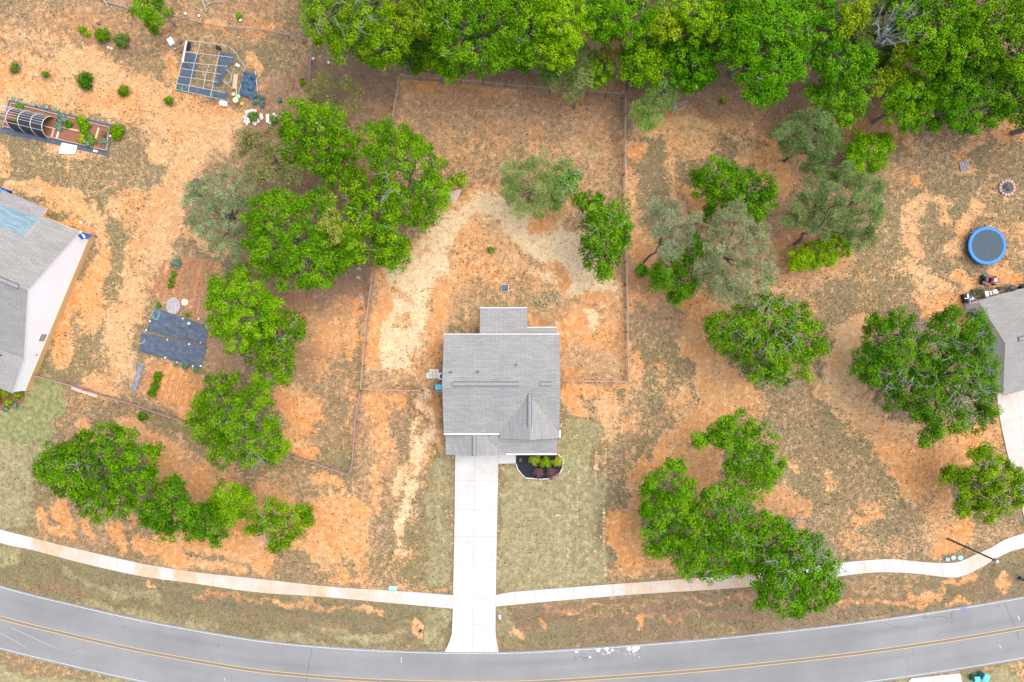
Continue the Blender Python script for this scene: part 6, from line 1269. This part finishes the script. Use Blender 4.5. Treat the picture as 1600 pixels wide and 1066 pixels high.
def bx(name, x, y, d, rz, m, label, cat, z=0, group=None, bevel=True):
    c = P(x, y); mb = MB(); mb.box((c[0], c[1], z+d[2]/2), d, rz)
    mb.box((c[0], c[1], z+d[2]+.012), (d[0]*.86, d[1]*.82, .024), rz)
    return thing_mesh(name, mb, M[m], label, cat, group)
bx('box', 268, 66, (.62, .85, .3), .5, 'white', 'white box at the upper left of the trellis', 'box'); bx('box', 350.5, 163, (.85, .55, .3), -.12, 'white', 'white box just below the lower right of the trellis', 'box')
for (x, y, rz, lb) in ((388.5, 186, .15, 'white marker plank lying inside the ring of stones'), (419, 186, .05, 'white trough lying right of the ring of stones')): bx('planter_box', x, y, (.36, 1.0, .2), rz, 'white', lb, 'planter')
bx('barrow_tray', 372, 103, (.45, .3, .2), -.5, 'white', 'white tray right of the trellis', 'tray')
mb = MB(); c = P(368, 128); mb.box((c[0], c[1], .08), (.5, 1.7, .06), -.12); mb.box((c[0]+.1, c[1]-1.6, .08), (.14, 1.9, .05), -.1); thing_mesh('plank', mb, M['wood_pale'], 'pale plywood plank between the trellis and the tarpaulin', 'plank')
mb = MB(); c = P(383, 110); a, d = P(384, 107), P(372, 152); mb.tube([(a[0], a[1], .12), (d[0], d[1], .12)], .04, 6); thing_mesh('pipe', mb, M['pipe'], 'grey pipe along the left edge of the tarpaulin', 'pipe')
mb = MB(); c = P(402, 128); mb.box((c[0], c[1], .15), (.1, 2.4, .2), .12); thing_mesh('rolled_fabric', mb, M['metal'], 'rolled grey fabric along the right edge of the tarpaulin', 'roll')
c = P(283, 66); thing_mesh('bucket', MB().cyl((c[0], c[1], 0), .2, .32, 14, r2=.25), M['vent'], 'dark grey tub beside the upper left white box', 'tub'); 
c = P(370, 158); thing_mesh('bucket', MB().cyl((c[0], c[1], 0), .28, .4, 14, r2=.33), M['cream'], 'cream tub with soil at the lower right of the trellis', 'tub')
c = P(379, 163); thing_mesh('bucket', MB().cyl((c[0], c[1], 0), .16, .2, 12, r2=.19), M['yellow'], 'small yellow bucket by the tarpaulin', 'bucket'); c = P(373, 151); thing_mesh('stone', MB().lump((c[0], c[1], .1), .26, sz=.4), M['mint'], 'pale green cushion by the lower end of the tarpaulin', 'cushion')
c = P(365, 148); thing_mesh('stone', MB().lump((c[0], c[1], .1), .24, sz=.5), M['cream'], 'cream stone at the lower end of the plywood plank', 'stone')
for i, (x, y) in enumerate(((283, 137), (332, 150))): plant('potted_plant', ('mint green potted plant at the left foot of the trellis', 'mint green potted plant at the right foot of the trellis')[i], 'potted plant', x, y, 3.2, 'bluegreen', tint=(.5, 1.3, .9))
thing_mesh('machine_part', MB().lump((*P(341, 75)[:2], .2), .22).lump((*P(344.5, 77)[:2], .2), .18), M['dark'], 'dark pile of gear at the top right under the trellis', 'pile')
ring = [(386, 176), (390, 174.5), (394, 173.5), (398, 174), (383, 184), (383, 190), (386, 194), (400, 182), (401, 187), (403, 190), (399, 194), (397, 192), (408, 182), (408, 179.5), (409, 185), (424, 193), (428, 180), (431, 183), (434, 186), (427, 191), (431, 192)]
for i, (x, y) in enumerate(ring): thing_mesh('stone', MB().lump((*P(x, y)[:2], .08), random.uniform(.16, .26), random.uniform(.8, 1.2), 1, .5), M['stone'], 'pale stone edging the left ring below the blue tarp' if x < 405 else 'pale stone in the loose scatter right of the ring below the blue tarp', 'stone', 'pale stones of the left ring by the trellis garden' if x < 405 else 'pale stones scattered right of the ring')
# loose white stones elsewhere
for (x, y, lb) in ((290, 22, 'left of the two white stones by the wire fence at the top'), (311, 25, 'right of the two white stones by the wire fence at the top'), (489.5, 92, 'white stone just right of the end of the wire fence'), (514, 98, 'white stone under the first tree of the wood'), (479, 165, 'white stone above the green lobed tree'), (170, 75, 'left of two cream stones under the pale loose shrub'), (175, 76.5, 'right of two cream stones under the pale loose shrub'), (127, 348, 'round white pebble north of the left house corner'), (530, 1, 'white stone at the top edge'), (943, 801, 'flat cream stone in the lawn right of the driveway'), (376, 32, 'faint stone behind the wire fence')):
    thing_mesh('stone', MB().lump((*P(x, y)[:2], .08), .17, sz=.55), M['white'] if 'cream' not in lb else M['cream'], lb, 'stone')

# ---------------------------------------------------------------- things round the houses
def label_mesh(*a, **k): return thing_mesh(*a, **k)
c = P(789, 450, .25); hsx = empty('septic_cover', (c[0], c[1], 0), 'square blue-grey hatch cover in the back yard above the porch', 'hatch'); MB().box((c[0], c[1], .12), (.86, .86, .26)).build('rim', [M['stone']], hsx); MB().box((c[0], c[1], .27), (.76, .76, .06)).build('lid', [M['black_fabric']], hsx)
slab_o = MB()
for i in range(4):
    for j in range(3):
        if j == 2 and i == 0: continue
        c = P(668.5+5*i, 589-5.0*j); slab_o.box((c[0], c[1], .05), (.355, .355, .12))
thing_mesh('paver_pad', slab_o, M['stone'], 'pad of pale square pavers beside the left wall of the central house', 'paving')
c = P(691, 588, .6); ac = empty('air_conditioner', (c[0]+.0, c[1], 0), 'white air conditioning unit half under the left eave of the central house', 'air conditioner'); MB().box((c[0], c[1], .4), (.75, .75, .8)).build('case', [M['white']], ac); MB().cyl((c[0], c[1], .8), .28, .03, 16).build('fan_grille', [M['deep_blue']], ac)
def bin_(name, x, y, rz, mb_, ml, label, open_=0.0, group=None, s=1.0):
    c = P(x, y, .9); root = empty(name, (c[0], c[1], 0), label, 'bin', group); b = MB(); w, d, h = .58*s, .72*s, 1.0
    ca, sa = math.cos(rz), math.sin(rz)
    def T_(px_, py_, z): return (c[0]+px_*ca-py_*sa, c[1]+px_*sa+py_*ca, z)
    lo = [T_(-w*.4, -d*.4, .08), T_(w*.4, -d*.4, .08), T_(w*.4, d*.38, .08), T_(-w*.4, d*.38, .08)]; hi = [T_(-w/2, -d/2, h), T_(w/2, -d/2, h), T_(w/2, d/2, h), T_(-w/2, d/2, h)]
    b.poly(lo[::-1]); [b.poly([lo[i], lo[(i+1) % 4], hi[(i+1) % 4], hi[i]]) for i in range(4)]; b.poly(hi); b.build('body', [M[mb_]], root)
    l_ = MB(); l_.box(T_(0, 0, h+.03), (w*1.06, d*1.06, .06), rz); l_.box(T_(0, .02, h+.075), (w*.8, d*.75, .03), rz); l_.build('lid', [M[ml]], root)
    hb = MB(); hb.box(T_(0, d/2+.07, h-.02), (w*.85, .06, .06), rz); hb.build('handle', [M[mb_]], root)
    for sx in (-1, 1): MB().tube([T_(sx*w*.45, d*.42, .12), T_(sx*w*.52, d*.42, .12)], .12, 12).build('wheel', [M['rubber']], root)
    return root
bin_('wheeled_bin', 686.5, 605, math.pi/2, 'cyan', 'cyan', 'bright blue wheeled bin against the left wall of the central house', s=1.05)
bin_('wheeled_bin', 1526, 1062, math.pi+.05, 'green_plastic', 'cyan', 'left of the two blue-lidded bins by the lower right drive', group='bins by the lower right drive'); bin_('wheeled_bin', 1540, 1059, math.pi-.45, 'teal_plastic', 'cyan', 'right, more turned of the two blue-lidded bins by the lower right drive', group='bins by the lower right drive', s=1.1)
c = P(5, 300, .5); root = empty('planter_box', (c[0], c[1], 0), 'teal and blue trough at the left edge behind the left house', 'trough'); MB().box((c[0]-.3, c[1], .3), (1.7, 1.0, .6), -.35).build('body', [M['deep_blue']], root); MB().box((c[0]-.7, c[1]+.15, .62), (.9, .75, .05), -.35).build('water', [M['cyan']], root); MB().box((c[0]+.15, c[1]-.15, .62), (.6, .75, .05), -.35).build('lid', [M['green_plastic']], root)
# blue slide leaning at the corner of the left house
c0, c1 = Vector(P(125, 366, 2.72)), Vector(P(140.5, 371.5, 1.1)); d = c1-c0; root = empty('slide', (c1.x, c1.y, 0), 'blue plastic slide with rounded end at the rear corner of the left house', 'slide')
dn = Vector((-d.y, d.x, 0)).normalized(); f = MB(); prof = [(-.42, .16), (-.36, 0), (.36, 0), (.42, .16)]; st_ = []
for k in range(9):
    t = k/8; w = 1 if k < 6 else math.sqrt(max(.02, 1-((k-5.6)/2.6)**2)); p_ = c0+d*t; p_.z -= .15*math.sin(math.pi*t); st_.append([p_+dn*a*w+Vector((0, 0, b)) for a, b in prof])
for k in range(8):
    for j in range(3): f.poly([st_[k][j], st_[k+1][j], st_[k+1][j+1], st_[k][j+1]])
f.build('chute', [M['blue']], root); MB().box(c0+d*.25+dn*.08+Vector((0, 0, .08)), (.9, .2, .1), math.atan2(d.y, d.x)).build('seat_pad', [M['white']], root); MB().box(c0+d*.2-dn*.22+Vector((0, 0, .06)), (.9, .16, .1), math.atan2(d.y, d.x)).build('side_rail', [M['deep_blue']], root)
for s in (-1, 1): MB().tube([c0+dn*.3*s, (c0.x+dn.x*.3*s, c0.y+dn.y*.3*s, 0)], .04, 6).build('leg', [M['deep_blue']], root)
thing_mesh('lounge_mat', MB().box((*P(101.5, 353, .4)[:2], .4), (.95, .14, .1), -.38).box((*P(101.5, 353, .4)[:2], .2), (.8, .08, .4), -.38), M['deep_blue'], 'narrow dark blue bench behind the left house', 'bench')
# white boards lying on the left fence line
mb = MB()
for dy in (0, 3.2):
    a, c = Vector(P(112, 604+dy)), Vector(P(153, 617.5+dy)); d = c-a; mb.box((a+c)/2+Vector((0, 0, .12)), (d.length, .07, .06), math.atan2(d.y, d.x))
a, c = Vector(P(113, 605.5)), Vector(P(153, 619)); d = c-a; mb.box((a+c)/2+Vector((0, 0, .06)), (d.length, .2, .05), math.atan2(d.y, d.x), 1)
thing_mesh('white_board', mb, [M['trim'], M['pink_sand']], 'long white board lying along the brown fence near the left house', 'board')
# trampoline
c = P(1542.5, 384, .9); tp = empty('trampoline', (c[0], c[1], 0), 'round trampoline with blue padded rim and black jumping mat', 'trampoline'); R0 = 2.16
MB().cyl((c[0], c[1], .88), R0*.86, .03, 48).build('jumping_mat', [M['jump_mat']], tp)
mb = MB(); n = 48
for k in range(n):
    a0, a1 = 2*math.pi*k/n, 2*math.pi*(k+1)/n
    pr = [(R0*.84, .93), (R0*.88, .96), (R0*.97, .96), (R0*1.01, .90), (R0*1.0, .84)]
    for (r0, z0), (r1, z1) in zip(pr, pr[1:]): mb.poly([(c[0]+r0*math.cos(a0), c[1]+r0*math.sin(a0), z0), (c[0]+r1*math.cos(a0), c[1]+r1*math.sin(a0), z1), (c[0]+r1*math.cos(a1), c[1]+r1*math.sin(a1), z1), (c[0]+r0*math.cos(a1), c[1]+r0*math.sin(a1), z0)])
mb.build('rim_pad', [M['blue']], tp, True)
for k in range(4):
    a = math.pi*k/2+.5; q0 = (c[0]+R0*.97*math.cos(a-.25), c[1]+R0*.97*math.sin(a-.25)); q1 = (c[0]+R0*.97*math.cos(a+.25), c[1]+R0*.97*math.sin(a+.25)); MB().tube([(*q0, .85), (*q0, .05), (*q1, .05), (*q1, .85)], .03, 6).build('leg', [M['metal']], tp)
hose('rope', [(1510, 400), (1513, 406), (1518, 411)], M['cream'], 'short pale stick lying at the lower left of the trampoline')
# fire pits and pallet
def firepit(x, y, r, label, m='stone', n=14):
    c = P(x, y); root = empty('fire_pit', c, label, 'fire pit')
    for k in range(n): a = 2*math.pi*k/n; MB().lump((c[0]+r*math.cos(a), c[1]+r*math.sin(a), .08), r*math.pi/n*.95, sz=.6).build('ring_stone', [M[m]], root)
    MB().cyl((c[0], c[1], -.02), r*.86, .06, 24).build('ash_bed', [M['ash']], root)
    mb = MB()
    for k in range(5): a = random.uniform(0, 3); mb.tube([(c[0]-r*.5*math.cos(a), c[1]-r*.5*math.sin(a), .08), (c[0]+r*.55*math.cos(a+.3), c[1]+r*.5*math.sin(a+.3), .12)], .05, 5)
    mb.build('charred_log', [M['metal_dark']], root); return root
firepit(1573, 293.5, .82, 'oval stone fire pit full of ash at the right edge', 'pink_sand'); firepit(307, 287, .52, 'small dark brick fire ring by the sandy track', 'brick', 10)
c = P(1506, 259.5); root = empty('pallet', c, 'small weathered grey pallet on the sandy ground near the wood', 'pallet')
for k in range(6): MB().box((c[0]-.45+.18*k*math.cos(-.2), c[1]+.18*k*math.sin(.2)-.1, .14), (.11, 1.15, .03), .2).build('slat', [M['grey_stone']], root)
for k in (-1, 0, 1): MB().box((c[0]-.1*k, c[1]+.48*k, .06), (1.1, .09, .12), .2).build('runner', [M['wood_grey']], root)
# lawn tractor
c = P(1546, 437.5, .4); rz = -.12; root = empty('ride_on_mower', (c[0], c[1], 0), 'red ride-on mower parked between the trampoline and the right house', 'ride-on mower')
ca, sa = math.cos(rz), math.sin(rz)
def W_(x, y, z): return (c[0]+x*ca-y*sa, c[1]+x*sa+y*ca, z)
hd = MB(); pr = [(-.05, .22), (.35, .3), (.85, .27), (1.0, .15), (1.0, -.15), (.85, -.27), (.35, -.3), (-.05, -.22)]; hd.prism([W_(x, y, 0)[:2] for x, y in reversed(pr)], .42, .82); hd.build('bonnet', [M['red']], root)
MB().prism([W_(x, y, 0)[:2] for x, y in [(-.9, .34), (-.9, -.34), (.0, -.3), (.0, .3)]], .34, .5).build('chassis', [M['dark']], root)
MB().prism([W_(x, y, 0)[:2] for x, y in [(-.25, .62), (-.35, -.62), (.3, -.62), (.4, .62)]], .12, .3).build('cutting_deck', [M['red']], root)
for s in (-1, 1):
    MB().box(W_(-.6, .42*s, .62), (.62, .26, .08), rz).build('mudguard', [M['metal_dark']], root)
    MB().tube([W_(-.6, .3*s, .27), W_(-.6, .55*s, .27)], .27, 16).build('rear_wheel', [M['rubber']], root); MB().tube([W_(.72, .34*s, .19), W_(.72, .5*s, .19)], .19, 14).build('front_wheel', [M['rubber']], root)
MB().box(W_(-.55, 0, .72), (.42, .42, .12), rz).box(W_(-.78, 0, .9), (.1, .42, .35), rz).build('seat', [M['metal_dark']], root)
MB().tube([W_(.1, 0, .8), W_(-.02, 0, 1.05)], .03, 6).cyl(W_(-.03, 0, 1.03), .18, .03, 14).build('steering_wheel', [M['dark']], root); MB().box(W_(.42, 0, .835), (.3, .28, .03), rz).build('engine_cover', [M['metal']], root)
# clutter behind the right house
c = P(1514, 465, .5); root = empty('utility_cart', (c[0], c[1], 0), 'black cart loaded with grey items at the corner of the right house', 'cart'); MB().box((c[0], c[1], .3), (1.15, 1.0, .5), .2).build('body', [M['dark']], root)
for i, (dx, dy, w, h_, m_) in enumerate(((-.2, .2, .2, .4, 'metal'), (.1, .1, .35, .2, 'black_fabric'), (.3, -.15, .3, .3, 'metal'), (-.15, -.2, .5, .2, 'blue_tarp'), (.0, -.35, .5, .12, 'pipe'), (-.4, -.1, .1, .5, 'white'))): MB().box((c[0]+dx, c[1]+dy, .6+.02*i), (w, h_, .14), .2+.3*i).build('load', [M[m_]], root)
c = P(1530, 457, .4); root = empty('planter_box', (c[0], c[1], 0), 'dark wooden planter with green plants behind the right house', 'planter'); MB().box((c[0], c[1], .2), (1.3, .95, .4), .2).build('box', [M['wood_brown']], root)
n = 260; q = rng.uniform(-1, 1, (n, 3))*[.55, .38, .08]; leaves_mesh('foliage', np.array([c[0], c[1], .45])+q, rng.normal(size=(n, 3))+[0, 0, 1], np.full(n, .07), np.tile(np.array([.08, .19, .07]), (n, 1)), .6, M['leaf'], root)
for (x, y, d, m_, lb) in ((1537.5, 460, (.42, .62, .5), 'metal', 'grey storage box beside the planter behind the right house'), (1544, 458.5, (.2, .5, .45), 'white', 'narrow white box in the row behind the right house'), (1547.5, 457.5, (.14, .48, .5), 'cream', 'thin cream board standing in the row behind the right house'), (1552.5, 456, (.5, .5, .4), 'white', 'square white box at the end of the row behind the right house')): bx('storage_box', x, y, d, .2, m_, lb, 'box')
mb = MB(); c = P(1557, 452.5); mb.box((c[0], c[1], .25), (.45, .3, .4), .6); mb.tube([(c[0]-.3, c[1]-.1, .1), (c[0]+.35, c[1]+.25, .5)], .05, 6); thing_mesh('trimmer', mb, M['dark'], 'black garden tool leaning behind the right house', 'tool')
c = P(1580, 450.5, .5); root = empty('kettle_grill', (c[0], c[1], 0), 'round dark kettle grill behind the right house', 'grill'); MB().lump((c[0], c[1], .7), .42, sz=.5, k=16, rings=8, jit=0).build('bowl', [M['metal_dark']], root)
for k in range(3): a = k*2.1; MB().tube([(c[0]+.2*math.cos(a), c[1]+.2*math.sin(a), .6), (c[0]+.35*math.cos(a), c[1]+.35*math.sin(a), 0)], .02, 6).build('leg', [M['metal']], root)
MB().tube([(c[0]+.2, c[1]+.12, .8), (c[0]+.8, c[1]+.35, .75)], .03, 6).build('handle', [M['cream']], root)
c = P(1597.5, 447, .4); thing_mesh('barrel', MB().cyl((c[0], c[1], 0), .26, .6, 14), M['dark'], 'black round barrel at the right edge behind the right house', 'barrel')
# pink sand patch, stumps, logs and debris
sp_ = [(691, 298), (705, 299), (721, 296), (716, 309), (711, 318), (700, 318), (694, 307)]
thing_mesh('sand_patch', MB().prism([P(*q)[:2] for q in reversed(sp_)], -.05, .03), M['pink_sand'], 'pale pink sand patch inside the left back yard fence', 'sand'); thing_mesh('toy', MB().lump((*P(702, 309)[:2], .1), .09, sz=.8), M['deep_blue'], 'tiny purple ball on the pink sand patch', 'ball')
def log(pts, r, label, m='grey_twig', cat='log', name='fallen_log'):
    mb = MB(); q = [(*P(x, y)[:2], .08+random.uniform(0, .08)) for x, y in smooth(pts, 4)]; mb.tube(q, [r*(1-.6*i/len(q)) for i in range(len(q))], 6)
    return thing_mesh(name, mb, M[m], label, cat)
log([(155, -8), (165, 4), (170, 12)], .16, 'thick grey fallen log at the top edge left of the small bright tree'); log([(165, 3), (185, 9), (210, 16)], .09, 'thin branch running right from the thick fallen log', cat='branch'); log([(314, -5), (319, 8), (323, 20)], .18, 'grey fallen trunk at the top edge above the wire fence'); log([(320, 12), (332, 5), (349, 5)], .08, 'forked branch beside the grey fallen trunk', cat='branch')
log([(196, 64), (204, 72), (211, 80)], .05, 'thin stick by the pale loose shrub', cat='branch'); log([(551, 390), (553, 398), (555, 404)], .16, 'short pale log under the tree left of the fence'); log([(556, 402), (560, 399), (566, 397)], .05, 'thin white stick beside the short pale log', cat='branch')
for (x, y, lb) in ((561, 420, 'upper of two small rock piles left of the back yard fence'), (560, 434, 'lower of two small rock piles left of the back yard fence'), (575, 452, 'dark stump against the back yard fence'), (565, 465, 'faint grey rocks left of the back yard fence'), (565, 482, 'round dark stump left of the back yard fence'), (155, 37, 'dark stump above the shrub with grey stones'), (285, 81, 'dark rock in the orange strip left of the trellis')):
    thing_mesh('rock_pile', MB().lump((*P(x-1.5, y)[:2], .1), .17).lump((*P(x+2, y+1)[:2], .1), .14).lump((*P(x+.5, y-2)[:2], .1), .12), M['grey_stone'] if 'stump' not in lb and 'dark' not in lb else M['wood_brown'], lb, 'stump' if 'stump' in lb else 'rocks')
for i in range(11): 
    x, y = [(834, 462), (836, 468), (839, 473), (845, 470), (853, 459), (856, 464), (860, 469), (866, 458), (868, 462), (870, 470), (850, 478)][i]; plant('dead_plant', 'bluish grey dead plant in the patch right of the back porch', 'dead plant', x, y, 3, 'greypine', h=.2, group='dead plants right of the back porch', tint=(1.5, 1.6, 1.9), n=40)
for i, (x, y) in enumerate(((274, 77), (273, 85), (266, 128), (265, 133), (267, 123))): thing_mesh('rock', MB().lump((*P(x, y)[:2], .1), .13), M['grey_stone'], 'small grey rock in the orange strip left of the trellis', 'rock', 'rocks left of the trellis')
# ---------------------------------------------------------------- kerbside things
a, t = Vector(P(1481, 842)), Vector(P(1558, 872, 7.8)); t0 = Vector((a.x, a.y, 7.8)); root = empty('utility_pole', (a.x, a.y, 0), 'tall dark slender pole standing beside the right pavement', 'pole')
MB().tube([a, t0], [.13, .085], 10).build('shaft', [M['pole']], root); MB().box((a.x, a.y, 7.6), (.5, .12, .12), .6).build('crossarm', [M['pole']], root); MB().cyl((a.x+.16, a.y-.1, 7.45), .14, .42, 10).build('fitting', [M['metal']], root)
thing_mesh('utility_box', MB().box((*P(614, 918.5)[:2], .06), (.95, .5, .16), -.06).box((*P(614, 918.5)[:2], .145), (.8, .38, .02), -.06), M['mint'], 'pale green utility box lid beside the left pavement', 'utility lid')
thing_mesh('marker', MB().lump((*P(530, 909)[:2], .06), .1), M['white'], 'tiny white marker stone above the left pavement', 'stone')
c = P(657, 985); root = empty('hydrant', c, 'small dark water valve stub in a bare sandy ring by the road', 'valve'); MB().cyl((c[0], c[1], -.05), .12, .4, 10, r2=.09).build('stub', [M['dark']], root); MB().tube([(c[0]-.25, c[1]-.1, .25), (c[0]+.25, c[1]+.12, .25)], .05, 6).build('valve_arm', [M['dark']], root)
c = P(781, 964); root = empty('flag_marker', c, 'pink and white flag marker right of the driveway foot', 'marker'); MB().box((c[0], c[1], .08), (.26, .5, .05), .1).build('sign', [M['white']], root); MB().box((c[0]+.16, c[1]-.05, .085), (.07, .4, .05), .1).build('flag', [mat('magenta', (.7, .08, .4), .6, .05)], root)
for (x, y, m_, lb, w) in ((1480.5, 874, 'sky_blue', 'light blue square utility lid right of the pole foot', .34), (1489.5, 871.5, 'pipe', 'greyish round utility lid between the blue and green ones', .3), (1500.5, 871.5, 'mint', 'pale green oval utility lid nearest the bend of the pavement', .34)):
    if m_ == 'sky_blue': mat('sky_blue', (.2, .42, .75), .6, .05)
    mb = MB(); q = P(x, y); mb.prism([(q[0]+w*math.cos(a_), q[1]+w*.8*math.sin(a_)) for a_ in (np.linspace(0, 2*math.pi, 12, endpoint=False) if m_ != 'sky_blue' else np.linspace(0, 2*math.pi, 4, endpoint=False)+.7)], -.05, .05); thing_mesh('utility_box', mb, M[m_], lb, 'utility lid')
c = P(1595, 904); thing_mesh('pipe_stub', MB().tube([(c[0]-.25, c[1]+.1, .15), (c[0]+.3, c[1]-.15, .2)], .16, 10).box((c[0]-.25, c[1]+.12, .2), (.12, .35, .35), -.4), M['dark'], 'black pipe stub at the right edge of the verge', 'pipe')
# paint spill and blue survey marks on the road
def splat(cx_, cy_, r, n=13):
    return [(*P(cx_+r*random.uniform(.6, 1.1)*math.cos(2*math.pi*k/n)*1.2, cy_+r*random.uniform(.6, 1.1)*math.sin(2*math.pi*k/n))[:2], .007) for k in range(n)][::-1]
def fan(mb, pts): mb.poly(pts)
mb = MB()
for (x, y, r) in ((983, 1014, 3.6), (993, 1013.5, 4.4), (990, 1018, 2), (998, 1012, 2), (935, 1016, 3), (948, 1014, 3), (951, 1020, 2.5), (901, 1018.5, 2), (922, 1027, 1.5), (957, 1016, 2)): fan(mb, splat(x, y, r))
for k in range(45): x, y = random.gauss(988, 9), random.gauss(1017, 5); fan(mb, splat(x, max(y, 1010), random.uniform(.25, .7), 5))
for k in range(40): x, y = random.gauss(947, 9), random.gauss(1018, 3.5); fan(mb, splat(x, max(y, 1012), random.uniform(.25, .7), 5))
o = mb.build('paint_spill', [M['white']]); o['kind'] = 'structure'
mb = MB(); ribbon(mb, [(1503.9, 947), (1505.4, 952), (1507.4, 957)], [(1504.7, 947), (1506.2, 952), (1508.2, 957)], .008); ribbon(mb, [(1500, 951.2), (1511, 949.2)], [(1500, 951.9), (1511, 949.9)], .011); ribbon(mb, [(1489, 952), (1490, 957)], [(1490, 952), (1491, 957)], .008)
ribbon(mb, [(626, 1027), (627, 1036)], [(627, 1027), (628, 1036)], .008, 1); ribbon(mb, [(1590, 962), (1592, 969)], [(1591.5, 962), (1593.5, 969)], .008, 1); ribbon(mb, [(1561, 1008), (1564, 1013)], [(1562, 1008), (1565, 1013)], .008, 1); ribbon(mb, [(350, 1060), (351, 1064)], [(351, 1060), (352, 1064)], .008, 1)
o = mb.build('survey_mark', [M['blue'], M['paint_white']]); o['kind'] = 'structure'

# ---------------------------------------------------------------- grass: real tufts over the painted cover
def tufts(n, name, label, weight, hgt, cols, blades=4, wid=.035, spread=.10):
    x = rng.uniform(-40, 1640, n*3); y = rng.uniform(-40, 1110, n*3); cv = cover(x, y); w = weight(cv, x, y)
    road_d = np.abs(np.interp(x, [p[0] for p in CENTRE], [p[1] for p in CENTRE])-y); w = w*(road_d > 54)*(y < np.interp(x, [p[0] for p in CENTRE], [p[1] for p in CENTRE]))
    w *= ~((x > 704) & (x < 780) & (y > 640)) & ~((x > 690) & (x < 878) & (y > 478) & (y < 714)) & ~((x > 800) & (x < 882) & (y > 700) & (y < 750))
    w *= ~inside(x, y, [(1507, 475), (1640, 440), (1640, 830), (1602, 830), (1573, 707), (1556, 613)]) & ~inside(x, y, [(147, 371), (-60, 280), (-60, 660), (45, 612)])
    for up in ([(0, 838), (140, 872), (300, 902), (400, 915), (600, 931), (709, 941)], [(775, 938), (1000, 919), (1200, 902), (1376, 884), (1480, 891), (1520, 882), (1600, 843), (1660, 820)]):
        w *= seg_d(x, y, up) > 13
    k = rng.random(n*3) < w; x, y, cv = x[k][:n], y[k][:n], cv[k][:n]; m = len(x)
    X, Y = (x-800)/S, (533-y)/S
    Z = np.full(m, -.05)
    px = np.repeat(X, blades); py = np.repeat(Y, blades); N = m*blades; an = rng.uniform(0, 6.283, N); ln = hgt*rng.uniform(.5, 1.2, N); le = spread*rng.uniform(.3, 1.2, N)
    v = np.empty((N, 3, 3)); dx, dy = np.cos(an), np.sin(an); z0 = np.repeat(Z, blades)
    v[:, 0] = np.stack([px-dy*wid, py+dx*wid, z0], 1); v[:, 1] = np.stack([px+dy*wid, py-dx*wid, z0], 1); v[:, 2] = np.stack([px+dx*le, py+dy*le, z0+ln], 1)
    me = bpy.data.meshes.new(name); me.vertices.add(N*3); me.vertices.foreach_set('co', v.ravel()); me.loops.add(N*3); me.loops.foreach_set('vertex_index', np.arange(N*3)); me.polygons.add(N); me.polygons.foreach_set('loop_start', np.arange(N)*3); me.polygons.foreach_set('loop_total', np.full(N, 3))
    c = np.array(cols)[rng.integers(0, len(cols), m)]; gl = np.clip(cv[:, 3:4], 0, 1); c = c*(1-gl)+c*np.array([.8, 1.12, .7])*gl; c = c*rng.uniform(.7, 1.3, (m, 1)); c = np.repeat(c, blades*3, 0)
    ca = me.color_attributes.new('col', 'FLOAT_COLOR', 'POINT'); ca.data.foreach_set('color', np.concatenate([c, np.ones((len(c), 1))], 1).astype(np.float32).ravel()); me.materials.append(M['leaf']); me.update()
    o = bpy.data.objects.new(name, me); COL.objects.link(o); prop(o, label, 'grass', None, 'stuff')
tufts(52000, 'dry_grass', 'short dry olive and tan grass growing in tufts over the sandy yards', lambda c, x, y: np.clip(c[:, 0]*.9-.05+.25*(c[:, 0] > .05), 0, 1)*np.clip(1.1-c[:, 1], .1, 1)*np.clip(1.1-.6*c[:, 2], .25, 1)*np.clip(1.15-c[:, 3], .15, 1), .09, [(.16, .135, .07), (.13, .115, .055), (.24, .19, .10), (.36, .29, .17), (.16, .14, .06)], 4, .03, .10)
tufts(5200, 'weeds', 'scattered dark green weeds dotting the bare sandy ground', lambda c, x, y: np.clip(.35*(c[:, 0] > .05)*(c[:, 0] < .75)*(fbm(x/22, y/22, 77, 3) > .15)*(1-np.clip(c[:, 1], 0, 1)*.8), 0, 1), .10, [(.13, .12, .055), (.15, .15, .06), (.115, .10, .05)], 6, .045, .15)

for i in range(7):
    x = 258+12.5*i; a, c = (x, 410+random.uniform(-5, 3)), (x-20, 470+random.uniform(-12, -2) + (24 if i > 3 else 0)); A_ = smooth([a, ((a[0]+c[0])/2+random.uniform(-1, 1), (a[1]+c[1])/2), c], 6)
    mb = MB(); mb.tube([(*P(q[0]+random.uniform(-.5, .5), q[1])[:2], -.21) for q in A_], [random.uniform(.24, .31) for _ in A_], 8); o = mb.build('furrow', [M['red_soil']]); o['kind'] = 'structure'
for i in range(6):
    x = 268+9.5*i; mb = MB(); A_ = smooth([(x, 582+2.2*i), (x-8, 606+2.2*i), (x-14, 628+2*i)], 6); mb.tube([(*P(q[0]+random.uniform(-.5, .5), q[1])[:2], -.20) for q in A_], [random.uniform(.22, .28) for _ in A_], 8); o = mb.build('furrow', [M['orange_soil']]); o['kind'] = 'structure'
